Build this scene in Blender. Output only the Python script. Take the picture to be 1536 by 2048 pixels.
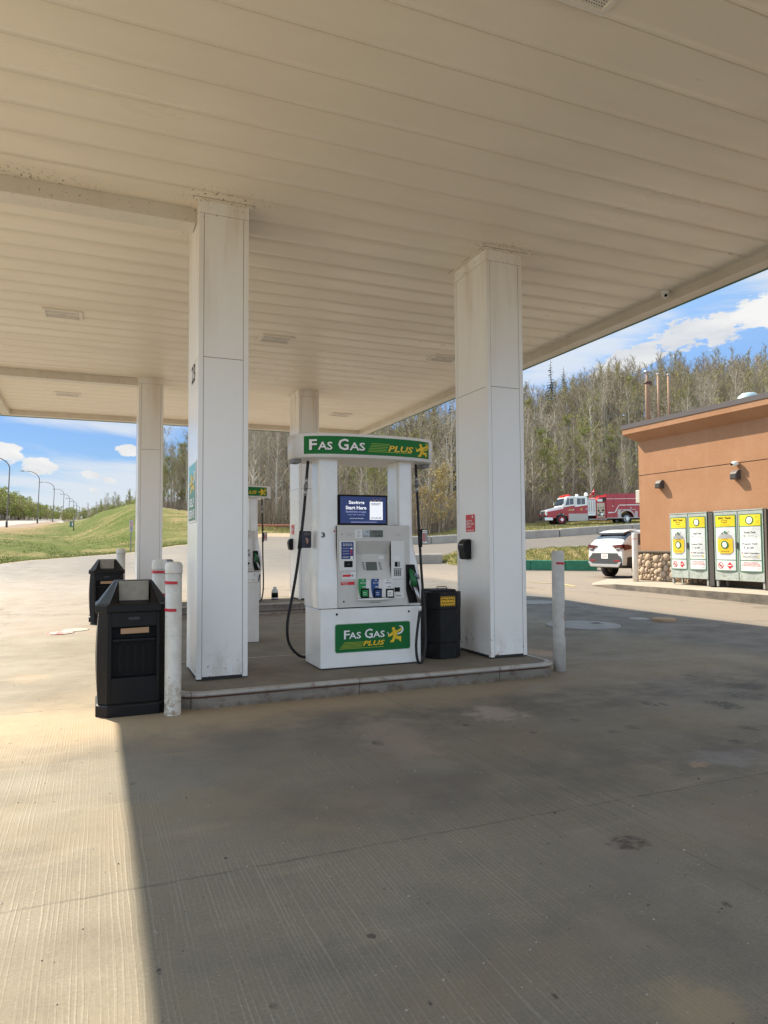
import bpy, bmesh, math, random
from mathutils import Matrix, Vector
random.seed(7)
S = bpy.context.scene
for o in list(bpy.data.objects): bpy.data.objects.remove(o)
C = S.collection
# ---------------------------------------------------------------- camera
FPX, CX, CY, HC = 1389.1, 768.0, 1024.0, 1.6
YAW, PIT, ROL = 0.392668429, 0.04776508, 0.00637637
def _R():
    cy, sy = math.cos(YAW), math.sin(YAW); cp, sp = math.cos(PIT), math.sin(PIT); cr, sr = math.cos(ROL), math.sin(ROL)
    M0 = Matrix(((1,0,0),(0,0,-1),(0,1,0)))
    Rz = Matrix(((cy,-sy,0),(sy,cy,0),(0,0,1))); Rp = Matrix(((1,0,0),(0,cp,sp),(0,-sp,cp))); Rr = Matrix(((cr,sr,0),(-sr,cr,0),(0,0,1)))
    return Rr @ Rp @ M0 @ Rz
RC = _R(); RCi = RC.transposed()
cam = bpy.data.cameras.new('camera'); camo = bpy.data.objects.new('camera', cam); C.objects.link(camo)
m = Matrix((RC[0], -RC[1], -RC[2])).transposed().to_4x4(); m.translation = Vector((0, 0, HC)); camo.matrix_world = m
cam.sensor_fit = 'VERTICAL'; cam.sensor_height = 36.0; cam.sensor_width = 27.0; cam.lens = FPX/2048*36
cam.clip_start = 0.05; cam.clip_end = 3000
S.camera = camo
S.render.resolution_x = 768; S.render.resolution_y = 1024
S.view_settings.view_transform = 'Standard'; S.view_settings.look = 'None'
S.view_settings.exposure = EXPO = 1.56; S.view_settings.gamma = 1
# ---------------------------------------------------------------- sun and sky
TS = Vector((-0.512, 0.95, 1.0)).normalized()          # towards the sun
EL = math.asin(TS.z); AZ = math.atan2(TS.x, TS.y)     # azimuth from +Y towards +X
sun = bpy.data.lights.new('sun', 'SUN'); sun.energy = 3.5; sun.angle = math.radians(0.53); sun.color = (1.0, 0.89, 0.70)
suno = bpy.data.objects.new('sun', sun); C.objects.link(suno)
suno.rotation_euler = TS.to_track_quat('Z', 'Y').to_euler()
W = bpy.data.worlds.new('World'); S.world = W; W.use_nodes = True
nt = W.node_tree; nt.nodes.clear(); N = nt.nodes.new; L = nt.links.new
def wmath(op, a, b=None, c=None, clamp=False):
    n = N('ShaderNodeMath'); n.operation = op; n.use_clamp = clamp
    for i, v in enumerate((a, b, c)):
        if v is None: continue
        if isinstance(v, (int, float)): n.inputs[i].default_value = v
        else: L(v, n.inputs[i])
    return n.outputs[0]
def build_world():
    out = N('ShaderNodeOutputWorld'); bg = N('ShaderNodeBackground'); L(bg.outputs[0], out.inputs[0])
    sky = N('ShaderNodeTexSky'); sky.sky_type = 'NISHITA'; sky.sun_disc = False
    sky.sun_elevation = EL; sky.sun_rotation = AZ; sky.altitude = 600; sky.air_density = 1.3; sky.dust_density = 0.35; sky.ozone_density = 2.5
    tc = N('ShaderNodeTexCoord'); sep = N('ShaderNodeSeparateXYZ'); L(tc.outputs['Generated'], sep.inputs[0])
    x, y, z = sep.outputs
    az = wmath('MULTIPLY', wmath('ARCTAN2', x, y), 57.2958); el = wmath('MULTIPLY', wmath('ARCSINE', z), 57.2958)
    # noise on a stretched sky direction
    comb = N('ShaderNodeCombineXYZ'); L(wmath('MULTIPLY', az, 0.10), comb.inputs[0]); L(wmath('MULTIPLY', el, 0.22), comb.inputs[1])
    def noise(scale, det, rough, vec, dist=0.0, off=0.0):
        n = N('ShaderNodeTexNoise'); n.inputs['Scale'].default_value = scale; n.inputs['Detail'].default_value = det
        n.inputs['Roughness'].default_value = rough; n.inputs['Distortion'].default_value = dist
        mp = N('ShaderNodeMapping'); mp.inputs['Location'].default_value = (off, off*.7, 0); L(vec, mp.inputs[0]); L(mp.outputs[0], n.inputs['Vector']); return n.outputs[0]
    n1b = noise(9.0, 8, 0.6, comb.outputs[0], 0.1, 5.5); n1 = noise(3.0, 9, 0.62, comb.outputs[0], 0.2, 3.1); n2 = noise(1.1, 5, 0.55, comb.outputs[0], 0.6, 9.0)
    comb2 = N('ShaderNodeCombineXYZ'); L(wmath('MULTIPLY', az, 0.05), comb2.inputs[0]); L(wmath('MULTIPLY_ADD', az, 0.03, wmath('MULTIPLY', el, 0.35)), comb2.inputs[1])
    n3 = noise(2.2, 8, 0.6, comb2.outputs[0], 0.5, 1.7)
    def spot(a0, e0, wa, we, tilt=0.0):
        da = wmath('SUBTRACT', az, a0); de = wmath('SUBTRACT', el, e0)
        de = wmath('SUBTRACT', de, wmath('MULTIPLY', da, tilt))
        q = wmath('ADD', wmath('POWER', wmath('ABSOLUTE', wmath('DIVIDE', da, wa)), 2.0), wmath('POWER', wmath('ABSOLUTE', wmath('DIVIDE', de, we)), 2.0))
        return wmath('SUBTRACT', 1.0, q, clamp=True)
    tot = None
    for s in ((47.6,15.6,4.6,1.55,.12),(42.0,13.9,3.6,1.3,.30),(52.5,16.4,4.0,1.6,.05),(-6.4,6.9,1.9,1.0,-.1),(-3.9,6.0,1.7,.75,-.1),(2.4,7.5,1.4,.6,0),(-.4,5.5,.9,.42,-.1),(0.9,5.1,.6,.3,-.2),(-.2,4.3,.5,.25,0),
              (70,18,9,3,0),(100,22,14,4,0),(-40,15,12,4,0),(-75,24,14,5,0),(150,25,20,6,0),(-130,18,18,5,0),(25,38,16,6,0),(-10,52,22,8,0)):
        v = spot(*s); tot = v if tot is None else wmath('MAXIMUM', tot, v)
    cum = wmath('ADD', wmath('MULTIPLY', tot, 1.0), wmath('ADD', wmath('MULTIPLY', wmath('SUBTRACT', n1, 0.5), 2.0), wmath('MULTIPLY', wmath('SUBTRACT', n1b, 0.5), 1.6)))
    mr = N('ShaderNodeMapRange'); mr.interpolation_type = 'SMOOTHSTEP'; L(cum, mr.inputs[0]); mr.inputs[1].default_value = 0.30; mr.inputs[2].default_value = 0.55
    cumf = wmath('MULTIPLY', mr.outputs[0], wmath('GREATER_THAN', tot, 0.001))
    # thin high cloud: a band and a veil towards the horizon
    veil = None
    for s in ((-2.0,9.9,11,1.5,-.10),(-1.0,3.2,14,4.4,.05),(5,4.5,12,3.2,0),(2.5,4.0,9,3.0,.05),(38,14.5,9,2.2,.32),(16,10,9,5,0),(60,20,14,3,.2)):
        v = spot(*s); veil = v if veil is None else wmath('MAXIMUM', veil, v)
    away = wmath('MULTIPLY', wmath('GREATER_THAN', wmath('ABSOLUTE', wmath('SUBTRACT', az, 24.0)), 52.0), wmath('MULTIPLY', wmath('MULTIPLY', wmath('SUBTRACT', n2, .30), 3.0, None, True), .95)); veil = wmath('MAXIMUM', veil, away)  # unseen cloud veil outside the view, added as neutral fill light
    mv = N('ShaderNodeMapRange'); mv.interpolation_type = 'SMOOTHSTEP'; L(wmath('ADD', wmath('MULTIPLY', veil, 0.75), wmath('MULTIPLY', wmath('SUBTRACT', n3, 0.5), 1.5)), mv.inputs[0])
    mv.inputs[1].default_value = 0.12; mv.inputs[2].default_value = 0.75; mv.inputs[4].default_value = 0.85
    cs = N('ShaderNodeMix'); cs.data_type = 'RGBA'; cs.inputs[0].default_value = 1; 
    skyc = N('ShaderNodeMix'); skyc.data_type = 'RGBA'; skyc.blend_type = 'MULTIPLY'; skyc.inputs[0].default_value = 1
    L(sky.outputs[0], skyc.inputs[6]); tn = N('ShaderNodeMix'); tn.data_type = 'RGBA'; tl = N('ShaderNodeMix'); tl.data_type = 'RGBA'; tl.inputs[6].default_value = (.125,.162,.235,1); tl.inputs[7].default_value = (.175,.24,.355,1); ta = N('ShaderNodeMapRange'); ta.inputs[1].default_value = 8; ta.inputs[2].default_value = 42; L(az, ta.inputs[0]); L(ta.outputs[0], tl.inputs[0]); L(tl.outputs[2], tn.inputs[6]); tn.inputs[7].default_value = (1.0,.88,.64,1); te = N('ShaderNodeMapRange'); te.inputs[1].default_value = 10; te.inputs[2].default_value = 40; L(el, te.inputs[0]); L(te.outputs[0], tn.inputs[0]); L(tn.outputs[2], skyc.inputs[7])
    m1 = N('ShaderNodeMix'); m1.data_type = 'RGBA'; L(mv.outputs[0], m1.inputs[0]); L(skyc.outputs[2], m1.inputs[6]); m1.inputs[7].default_value = (1.75, 1.86, 2.0, 1)
    # cumulus: brighter tops, greyer bellies
    shade = N('ShaderNodeMix'); shade.data_type = 'RGBA'; shade.inputs[6].default_value = (1.5, 1.57, 1.7, 1); shade.inputs[7].default_value = (2.1, 2.1, 2.06, 1)
    ms = N('ShaderNodeMapRange'); L(n2, ms.inputs[0]); ms.inputs[1].default_value = .35; ms.inputs[2].default_value = .6; L(ms.outputs[0], shade.inputs[0])
    m2 = N('ShaderNodeMix'); m2.data_type = 'RGBA'; L(cumf, m2.inputs[0]); L(m1.outputs[2], m2.inputs[6]); L(shade.outputs[2], m2.inputs[7])
    aw = N('ShaderNodeMapRange'); aw.interpolation_type = 'SMOOTHSTEP'; L(wmath('ABSOLUTE', wmath('SUBTRACT', az, 24.0)), aw.inputs[0]); aw.inputs[1].default_value = 40; aw.inputs[2].default_value = 62; aw.inputs[3].default_value = 1.0; aw.inputs[4].default_value = 1.75  # sky outside the view scaled up as added fill for the shade
    m3 = N('ShaderNodeVectorMath'); m3.operation = 'SCALE'; L(m2.outputs[2], m3.inputs[0]); L(aw.outputs[0], m3.inputs['Scale'])
    L(m3.outputs[0], bg.inputs[0]); bg.inputs[1].default_value = 0.15
build_world()
S.cycles.max_bounces = 7; S.cycles.diffuse_bounces = 5; S.cycles.glossy_bounces = 3; S.cycles.transparent_max_bounces = 8
# ---------------------------------------------------------------- measuring helpers (photo pixel -> place in the world)
def ray(px, py):
    d = RCi @ Vector(((px-CX)/FPX, (py-CY)/FPX, 1.0)); return d
def at(px, py, D): d = ray(px, py)*D; return Vector((d.x, d.y, d.z+HC))
def on_y(px, py, Y): d = ray(px, py); d = d*(Y/d.y); return Vector((d.x, d.y, d.z+HC))
def on_x(px, py, X): d = ray(px, py); d = d*(X/d.x); return Vector((d.x, d.y, d.z+HC))
def on_z(px, py, Z): d = ray(px, py); d = d*((Z-HC)/d.z); return Vector((d.x, d.y, Z))
# ---------------------------------------------------------------- object helpers
def tag(o, label=None, cat=None, group=None, kind=None):
    if label: o['label'] = label
    if cat: o['category'] = cat
    if group: o['group'] = group
    if kind: o['kind'] = kind
    return o
def thing(name, label, cat, loc=(0,0,0), rz=0.0, group=None):
    o = bpy.data.objects.new(name, None); C.objects.link(o); o.location = loc; o.rotation_euler = (0,0,rz)
    o.empty_display_size = .2; tag(o, label, cat, group); return o
def copy_tree(o, parent=None):
    c = o.copy(); C.objects.link(c); c.parent = parent
    for ch in list(o.children): copy_tree(ch, c)
    return c
class MB:
    """collects shapes and links them as one mesh object"""
    def __init__(s): s.v = []; s.f = []; s.m = []; s.sm = []
    def add(s, vs, fs, mi=0, smooth=False):
        b = len(s.v); s.v += [tuple(v) for v in vs]
        for f in fs: s.f.append(tuple(i+b for i in f)); s.m.append(mi); s.sm.append(smooth)
        return s
    def box(s, x0, x1, y0, y1, z0, z1, mi=0, bev=0.0, smooth=False):
        if x0 > x1: x0, x1 = x1, x0
        if y0 > y1: y0, y1 = y1, y0
        if z0 > z1: z0, z1 = z1, z0
        if bev <= 0:
            vs = [(x0,y0,z0),(x1,y0,z0),(x1,y1,z0),(x0,y1,z0),(x0,y0,z1),(x1,y0,z1),(x1,y1,z1),(x0,y1,z1)]
            return s.add(vs, [(0,3,2,1),(4,5,6,7),(0,1,5,4),(1,2,6,5),(2,3,7,6),(3,0,4,7)], mi, smooth)
        bm = bmesh.new(); bmesh.ops.create_cube(bm, size=1.0)
        for v in bm.verts: v.co = Vector(((x0+x1)/2+v.co.x*(x1-x0), (y0+y1)/2+v.co.y*(y1-y0), (z0+z1)/2+v.co.z*(z1-z0)))
        bev = min(bev, .45*min(x1-x0, y1-y0, z1-z0))
        bmesh.ops.bevel(bm, geom=bm.edges[:], offset=bev, segments=2, profile=.5, affect='EDGES')
        return s.bm(bm, mi, smooth)
    def bm(s, bm, mi=0, smooth=False):
        bm.verts.ensure_lookup_table(); b = len(s.v); s.v += [tuple(v.co) for v in bm.verts]
        for f in bm.faces: s.f.append(tuple(v.index+b for v in f.verts)); s.m.append(mi); s.sm.append(smooth)
        bm.free(); return s
    def prism(s, poly, d0, d1, axis='y', mi=0, smooth=False):
        """poly in the plane across the axis: x->(y,z), y->(x,z), z->(x,y)"""
        def p(a, b, d): return (d,a,b) if axis == 'x' else ((a,d,b) if axis == 'y' else (a,b,d))
        n = len(poly); vs = [p(a,b,d0) for a, b in poly]+[p(a,b,d1) for a, b in poly]
        s.add(vs, [tuple(range(n-1,-1,-1)), tuple(range(n,2*n))], mi, False)
        b = len(s.v)-2*n
        for i in range(n):
            j = (i+1) % n; s.f.append((b+i,b+j,b+n+j,b+n+i)); s.m.append(mi); s.sm.append(smooth)
        return s
    def tube(s, pts, r, n=8, mi=0, cap=True, smooth=True):
        pts = [Vector(p) for p in pts]; m = len(pts); rs = r if isinstance(r, (list, tuple)) else [r]*m
        up = None; vs = []
        for i, p in enumerate(pts):
            t = (pts[min(i+1,m-1)]-pts[max(i-1,0)]).normalized()
            if up is None: up = Vector((0,0,1)) if abs(t.z) < .9 else Vector((1,0,0))
            a = t.cross(up).normalized(); up = a.cross(t).normalized(); a2 = up
            for k in range(n):
                w = 2*math.pi*k/n; vs.append(p+(a*math.cos(w)+a2*math.sin(w))*rs[i])
        fs = [(i*n+k, i*n+(k+1)%n, (i+1)*n+(k+1)%n, (i+1)*n+k) for i in range(m-1) for k in range(n)]
        s.add(vs, fs, mi, smooth)
        if cap: b = len(s.v)-m*n; s.f += [tuple(b+k for k in range(n-1,-1,-1)), tuple(b+(m-1)*n+k for k in range(n))]; s.m += [mi]*2; s.sm += [False]*2
        return s
    def lathe(s, prof, n=24, c=(0,0,0), mi=0, smooth=True, sides=None):
        """prof: (r,z) from bottom to top"""
        vs = []; 
        for r, z in prof:
            for k in range(n):
                w = 2*math.pi*(k+.5)/n; vs.append((c[0]+r*math.cos(w), c[1]+r*math.sin(w), c[2]+z))
        m = len(prof)
        fs = [(i*n+k, i*n+(k+1)%n, (i+1)*n+(k+1)%n, (i+1)*n+k) for i in range(m-1) for k in range(n)]
        s.add(vs, fs, mi, smooth); b = len(s.v)-m*n
        s.f += [tuple(b+k for k in range(n-1,-1,-1)), tuple(b+(m-1)*n+k for k in range(n))]; s.m += [mi]*2; s.sm += [False]*2
        return s
    def cyl(s, p0, p1, r, n=16, mi=0): return s.tube([p0, p1], r, n, mi)
    def quad(s, a, b, c, d, mi=0): return s.add([a,b,c,d], [(0,1,2,3)], mi)
    def build(s, name, mats, parent=None, off=(0,0,0), rz=0.0, label=None, bevel=0.0):
        me = bpy.data.meshes.new(name)
        if rz or any(off):
            M = Matrix.Rotation(rz, 4, 'Z'); vs = [tuple(M @ Vector(v)-Vector(off)) for v in s.v]
        else: vs = s.v
        me.from_pydata(vs, [], s.f); me.update()
        for m_ in (mats if isinstance(mats, (list, tuple)) else [mats]): me.materials.append(m_)
        me.polygons.foreach_set('material_index', s.m); me.polygons.foreach_set('use_smooth', s.sm)
        o = bpy.data.objects.new(name, me); C.objects.link(o)
        if parent: o.parent = parent
        if label: o['label'] = label
        if bevel:
            md = o.modifiers.new('bevel', 'BEVEL'); md.width = bevel; md.segments = 2; md.limit_method = 'ANGLE'; md.angle_limit = math.radians(35)
        return o
def text2d(body, size, bold=0.0, shear=0.0, align='CENTER', spacing=1.0, sx=1.0):
    """flat triangulated lettering as (verts2d, faces), origin at the middle of the line"""
    cu = bpy.data.curves.new('t', 'FONT'); cu.body = body; cu.size = size; cu.offset = bold; cu.shear = shear
    cu.align_x = align; cu.align_y = 'CENTER'; cu.space_character = spacing; cu.resolution_u = 2; cu.fill_mode = 'FRONT'
    ob = bpy.data.objects.new('t', cu); C.objects.link(ob)
    dg = bpy.context.evaluated_depsgraph_get(); me = bpy.data.meshes.new_from_object(ob.evaluated_get(dg))
    vs = [(v.co.x*sx, v.co.y) for v in me.vertices]; fs = [tuple(p.vertices) for p in me.polygons]
    bpy.data.objects.remove(ob); bpy.data.curves.remove(cu); bpy.data.meshes.remove(me)
    return vs, fs
def put2d(mb, shape, fn, mi=0):
    vs, fs = shape; P = [Vector(fn(u, v)) for u, v in vs]
    mb.add(P, fs, mi)
def face(cx, cy, cz, dirn, off=0.0):
    """map (u,v) of a sheet onto a wall: dirn is where it faces"""
    if dirn == '-y': return lambda u, v: (cx+u, cy-off, cz+v)
    if dirn == '-x': return lambda u, v: (cx-off, cy-u, cz+v)
    if dirn == '+y': return lambda u, v: (cx-u, cy+off, cz+v)
    return lambda u, v: (cx+off, cy+u, cz+v)
# ---------------------------------------------------------------- materials
def mat(name, col, rough=.6, metal=0.0, col2=None, scale=3.0, detail=6, mixr=(.35,.65), bump=0.0, bscale=None, spec=.5, coat=0.0, emit=0.0, alpha=1.0, trans=0.0, stretch=(1,1,1), coat_r=.1):
    M = bpy.data.materials.new(name); M.use_nodes = True; t = M.node_tree; b = t.nodes['Principled BSDF']
    b.inputs['Base Color'].default_value = (*col, 1); b.inputs['Roughness'].default_value = rough; b.inputs['Metallic'].default_value = metal
    b.inputs['Specular IOR Level'].default_value = spec; b.inputs['Coat Weight'].default_value = coat; b.inputs['Coat Roughness'].default_value = coat_r
    if trans: b.inputs['Transmission Weight'].default_value = trans
    if emit: b.inputs['Emission Color'].default_value = (*col, 1); b.inputs['Emission Strength'].default_value = emit
    if col2 is not None or bump:
        g = t.nodes.new('ShaderNodeNewGeometry'); mp = t.nodes.new('ShaderNodeMapping'); mp.inputs['Scale'].default_value = stretch
        t.links.new(g.outputs['Position'], mp.inputs[0])
    if col2 is not None:
        n = t.nodes.new('ShaderNodeTexNoise'); n.inputs['Scale'].default_value = scale; n.inputs['Detail'].default_value = detail; n.inputs['Roughness'].default_value = .62
        t.links.new(mp.outputs[0], n.inputs['Vector'])
        r = t.nodes.new('ShaderNodeMapRange'); r.inputs[1].default_value, r.inputs[2].default_value = mixr; t.links.new(n.outputs[0], r.inputs[0])
        x = t.nodes.new('ShaderNodeMix'); x.data_type = 'RGBA'; x.inputs[6].default_value = (*col, 1); x.inputs[7].default_value = (*col2, 1)
        t.links.new(r.outputs[0], x.inputs[0]); t.links.new(x.outputs[2], b.inputs['Base Color'])
    if bump:
        n2 = t.nodes.new('ShaderNodeTexNoise'); n2.inputs['Scale'].default_value = bscale or scale*8; n2.inputs['Detail'].default_value = 4
        t.links.new(mp.outputs[0], n2.inputs['Vector'])
        bp = t.nodes.new('ShaderNodeBump'); bp.inputs['Strength'].default_value = min(1, bump); bp.inputs['Distance'].default_value = .01*max(1, bump)
        t.links.new(n2.outputs[0], bp.inputs['Height']); t.links.new(bp.outputs[0], b.inputs['Normal'])
    return M
class NT:
    """short node writer for the larger materials"""
    def __init__(s, name):
        s.M = bpy.data.materials.new(name); s.M.use_nodes = True; s.t = s.M.node_tree; s.b = s.t.nodes['Principled BSDF']
        s.pos = s.t.nodes.new('ShaderNodeNewGeometry').outputs['Position']
        sp = s.t.nodes.new('ShaderNodeSeparateXYZ'); s.t.links.new(s.pos, sp.inputs[0]); s.x, s.y, s.z = sp.outputs
    def link(s, a, b): s.t.links.new(a, b)
    def set(s, inp, v):
        if isinstance(v, (int, float)): inp.default_value = v
        elif isinstance(v, tuple): inp.default_value = (*v, 1) if len(v) == 3 else v
        else: s.link(v, inp)
    def math(s, op, a, b=None, c=None, clamp=False):
        n = s.t.nodes.new('ShaderNodeMath'); n.operation = op; n.use_clamp = clamp
        for i, v in enumerate((a, b, c)):
            if v is not None: s.set(n.inputs[i], v)
        return n.outputs[0]
    def noise(s, scale, detail=5, rough=.6, stretch=(1,1,1), off=(0,0,0), dist=0.0):
        mp = s.t.nodes.new('ShaderNodeMapping'); mp.inputs['Scale'].default_value = stretch; mp.inputs['Location'].default_value = off; s.link(s.pos, mp.inputs[0])
        n = s.t.nodes.new('ShaderNodeTexNoise'); n.inputs['Scale'].default_value = scale; n.inputs['Detail'].default_value = detail
        n.inputs['Roughness'].default_value = rough; n.inputs['Distortion'].default_value = dist; s.link(mp.outputs[0], n.inputs['Vector']); return n.outputs[0]
    def ramp(s, v, a, b, lo=0.0, hi=1.0, smooth=True):
        n = s.t.nodes.new('ShaderNodeMapRange'); n.interpolation_type = 'SMOOTHSTEP' if smooth else 'LINEAR'
        s.set(n.inputs[0], v); s.set(n.inputs[1], a); s.set(n.inputs[2], b); n.inputs[3].default_value = lo; n.inputs[4].default_value = hi; return n.outputs[0]
    def mix(s, f, a, b, mode='MIX'):
        n = s.t.nodes.new('ShaderNodeMix'); n.data_type = 'RGBA'; n.blend_type = mode; s.set(n.inputs[0], f); s.set(n.inputs[6], a); s.set(n.inputs[7], b); return n.outputs[2]
    def ellipse(s, cx, cy, rx, ry, noise=None, amt=0.0, soft=.15):
        dx = s.math('DIVIDE', s.math('SUBTRACT', s.x, cx), rx); dy = s.math('DIVIDE', s.math('SUBTRACT', s.y, cy), ry)
        q = s.math('SQRT', s.math('ADD', s.math('MULTIPLY', dx, dx), s.math('MULTIPLY', dy, dy)))
        if noise is not None: q = s.math('ADD', q, s.math('MULTIPLY', s.math('SUBTRACT', noise, .5), amt))
        return s.ramp(q, 1.0-soft, 1.0+soft, 1.0, 0.0)
    def line(s, coord, c, w):
        return s.ramp(s.math('ABSOLUTE', s.math('SUBTRACT', coord, c)), w*.5, w, 1.0, 0.0)
    def bump(s, h, strength=1.0, dist=.01):
        n = s.t.nodes.new('ShaderNodeBump'); n.inputs['Strength'].default_value = strength; n.inputs['Distance'].default_value = dist
        s.link(h, n.inputs['Height']); s.link(n.outputs[0], s.b.inputs['Normal'])
    def fin(s, col, rough=.8, spec=.5, metal=0.0, coat=0.0):
        s.set(s.b.inputs['Base Color'], col); s.set(s.b.inputs['Roughness'], rough); s.b.inputs['Specular IOR Level'].default_value = spec
        s.b.inputs['Metallic'].default_value = metal; s.b.inputs['Coat Weight'].default_value = coat; return s.M
M_white = mat('white_plastic', (.80,.80,.78), .35)
M_black = mat('black_plastic', (.007,.007,.008), .5, col2=(.014,.014,.015), scale=9, spec=.25)
M_rubber = mat('black_rubber', (.015,.015,.016), .6)
M_steel = mat('steel', (.42,.42,.43), .35, 1.0)
M_dark = mat('dark_gap', (.03,.03,.03), .8)
M_green = mat('sign_green', (.004,.165,.028), .5, spec=.3)
M_yellow = mat('logo_yellow', (.82,.55,.01), .4)
M_lime = mat('stripe_lime', (.35,.52,.03), .4)
M_letter = mat('letter_white', (.85,.85,.83), .4)
M_letterd = mat('letter_black', (.006,.006,.006), .55, spec=.2)
M_red = mat('sticker_red', (.66,.015,.02), .45)
M_blue = mat('poster_blue', (.012,.035,.20), .35)
M_greyt = mat('grey_print', (.25,.25,.26), .6)
M_lcd = mat('lcd', (.10,.11,.09), .2)
M_lcdl = mat('lcd_light', (.42,.47,.50), .25)
# ---------------------------------------------------------------- terrain
KN = [0, 8, 15, 20, 24, 27, 34, 44, 55, 70, 85, 120, 155, 200, 300, 600]
COLS = [
 (-900,[0,0,.03,.25,.38,.52,.95,1.75,2.4,3.1,3.8,5.2,7.3,9.4,14,26]),
 (0,   [0,0,.03,.25,.38,.52,.95,1.75,2.4,3.1,3.8,5.2,7.3,9.4,14,26]),
 (70,  [0,0,.03,.22,.35,.5,.9,1.5,2.2,2.9,3.7,5.2,7.0,9.2,14,26]),
 (144, [0,0,.03,.2,.32,.48,.85,1.3,1.9,2.8,3.9,6.1,6.6,8.6,13.6,25]),
 (205, [0,0,.03,.2,.32,.45,.8,1.25,2.2,3.9,6.0,6.6,7,8.5,13,25]),
 (267, [0,0,.03,.2,.32,.45,.75,1.3,2.7,5.3,6.8,7,7,8.5,13,25]),
 (375, [0,0,.03,.2,.32,.48,.95,1.55,2.7,5.0,6.0,9,12,16,22,30]),
 (540, [0,0,.03,.2,.32,.48,.95,1.6,2.6,4.0,5.2,9.6,13,18,24,32]),
 (850, [0,0,.03,.2,.3,.42,.8,1.75,2.6,3.6,5,12,17,24,34,40]),
 (1060,[0,0,.04,.17,.25,.31,1.0,2.05,2.7,3.4,4.6,15,24,32,42,48]),
 (1210,[0,0,.04,.15,.24,.29,1.1,2.35,2.9,3.5,5,18,29,36,46,52]),
 (1300,[0,0,.05,.17,.24,.29,1.2,2.5,3.0,3.6,5.5,19,30,37,46,52]),
 (1536,[0,0,.07,.2,.27,.47,1.3,2.5,3.0,3.6,6,20,32,39,48,54]),
 (2200,[0,0,.07,.2,.27,.47,1.3,2.5,3.0,3.6,6,20,32,39,48,54])]
def interp(xs, ys, x):
    if x <= xs[0]: return ys[0]
    for i in range(1, len(xs)):
        if x <= xs[i]:
            t = (x-xs[i-1])/(xs[i]-xs[i-1]); return ys[i-1]+(ys[i]-ys[i-1])*t
    return ys[-1]
def sinterp(xs, ys, x):
    """smooth through the knots, for hill profiles"""
    if x <= xs[0]: return ys[0]
    n = len(xs)
    for i in range(1, n):
        if x <= xs[i]:
            h = xs[i]-xs[i-1]; t = (x-xs[i-1])/h
            def sl(k):
                if k <= 0 or k >= n-1: return 0.0
                a = (ys[k]-ys[k-1])/(xs[k]-xs[k-1]); b = (ys[k+1]-ys[k])/(xs[k+1]-xs[k]); return 0.0 if a*b <= 0 else 2*a*b/(a+b)
            m0, m1 = sl(i-1)*h, sl(i)*h; t2, t3 = t*t, t*t*t
            return (2*t3-3*t2+1)*ys[i-1]+(t3-2*t2+t)*m0+(-2*t3+3*t2)*ys[i]+(t3-t2)*m1
    return ys[-1]
def p2t(px): return math.atan((px-CX)/FPX)
TH = [p2t(c[0]) for c in COLS]
def pol(x, y): return math.atan2(x, y)-YAW, math.hypot(x, y)
def wrap(t): return (t+math.pi) % (2*math.pi)-math.pi
def H(x, y):
    t, r = pol(x, y); t = wrap(t); tc = min(max(t, TH[0]), TH[-1]); D = r*math.cos(tc)
    for i in range(1, len(TH)):
        if tc <= TH[i]+1e-9: break
    f = (tc-TH[i-1])/(TH[i]-TH[i-1]); f = f*.7+.3*f*f*(3-2*f)
    z = sinterp(KN, COLS[i-1][1], D)*(1-f)+sinterp(KN, COLS[i][1], D)*f
    if abs(t-tc) > 0: z *= max(0.0, 1-abs(t-tc)/math.radians(70))
    return z
ZP = [-900, 0, 60, 110, 144, 205, 267, 375, 420, 540, 640, 850, 910, 1045, 1210, 1300, 2200]
LOT = [32, 32, 34.5, 36.5, 38, 41.5, 43.5, 46, 48, 52, 50, 46, 46, 46, 48, 49, 49]
SND = [32.3, 32.3, 34.8, 36.8, 38.3, 41.8, 43.8, 46.5, 49.5, 55.5, 53, 48, 47, 46.3, 48.3, 49.3, 49.3]
GRS = [96, 96, 112, 150, 122, 92, 86, 76, 72, 63, 60, 50, 60, 80, 80, 80, 80]
ERT = [121, 121, 150, 215, 122.3, 92.3, 86.3, 76.3, 72.3, 63.3, 60.3, 50.3, 60.3, 80.3, 80.3, 80.3, 80.3]
HWY = [172, 172, 235, 330, 122.6, 92.6, 86.6, 76.6, 72.6, 63.6, 60.6, 50.6, 60.6, 80.6, 80.6, 80.6, 80.6]
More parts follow.
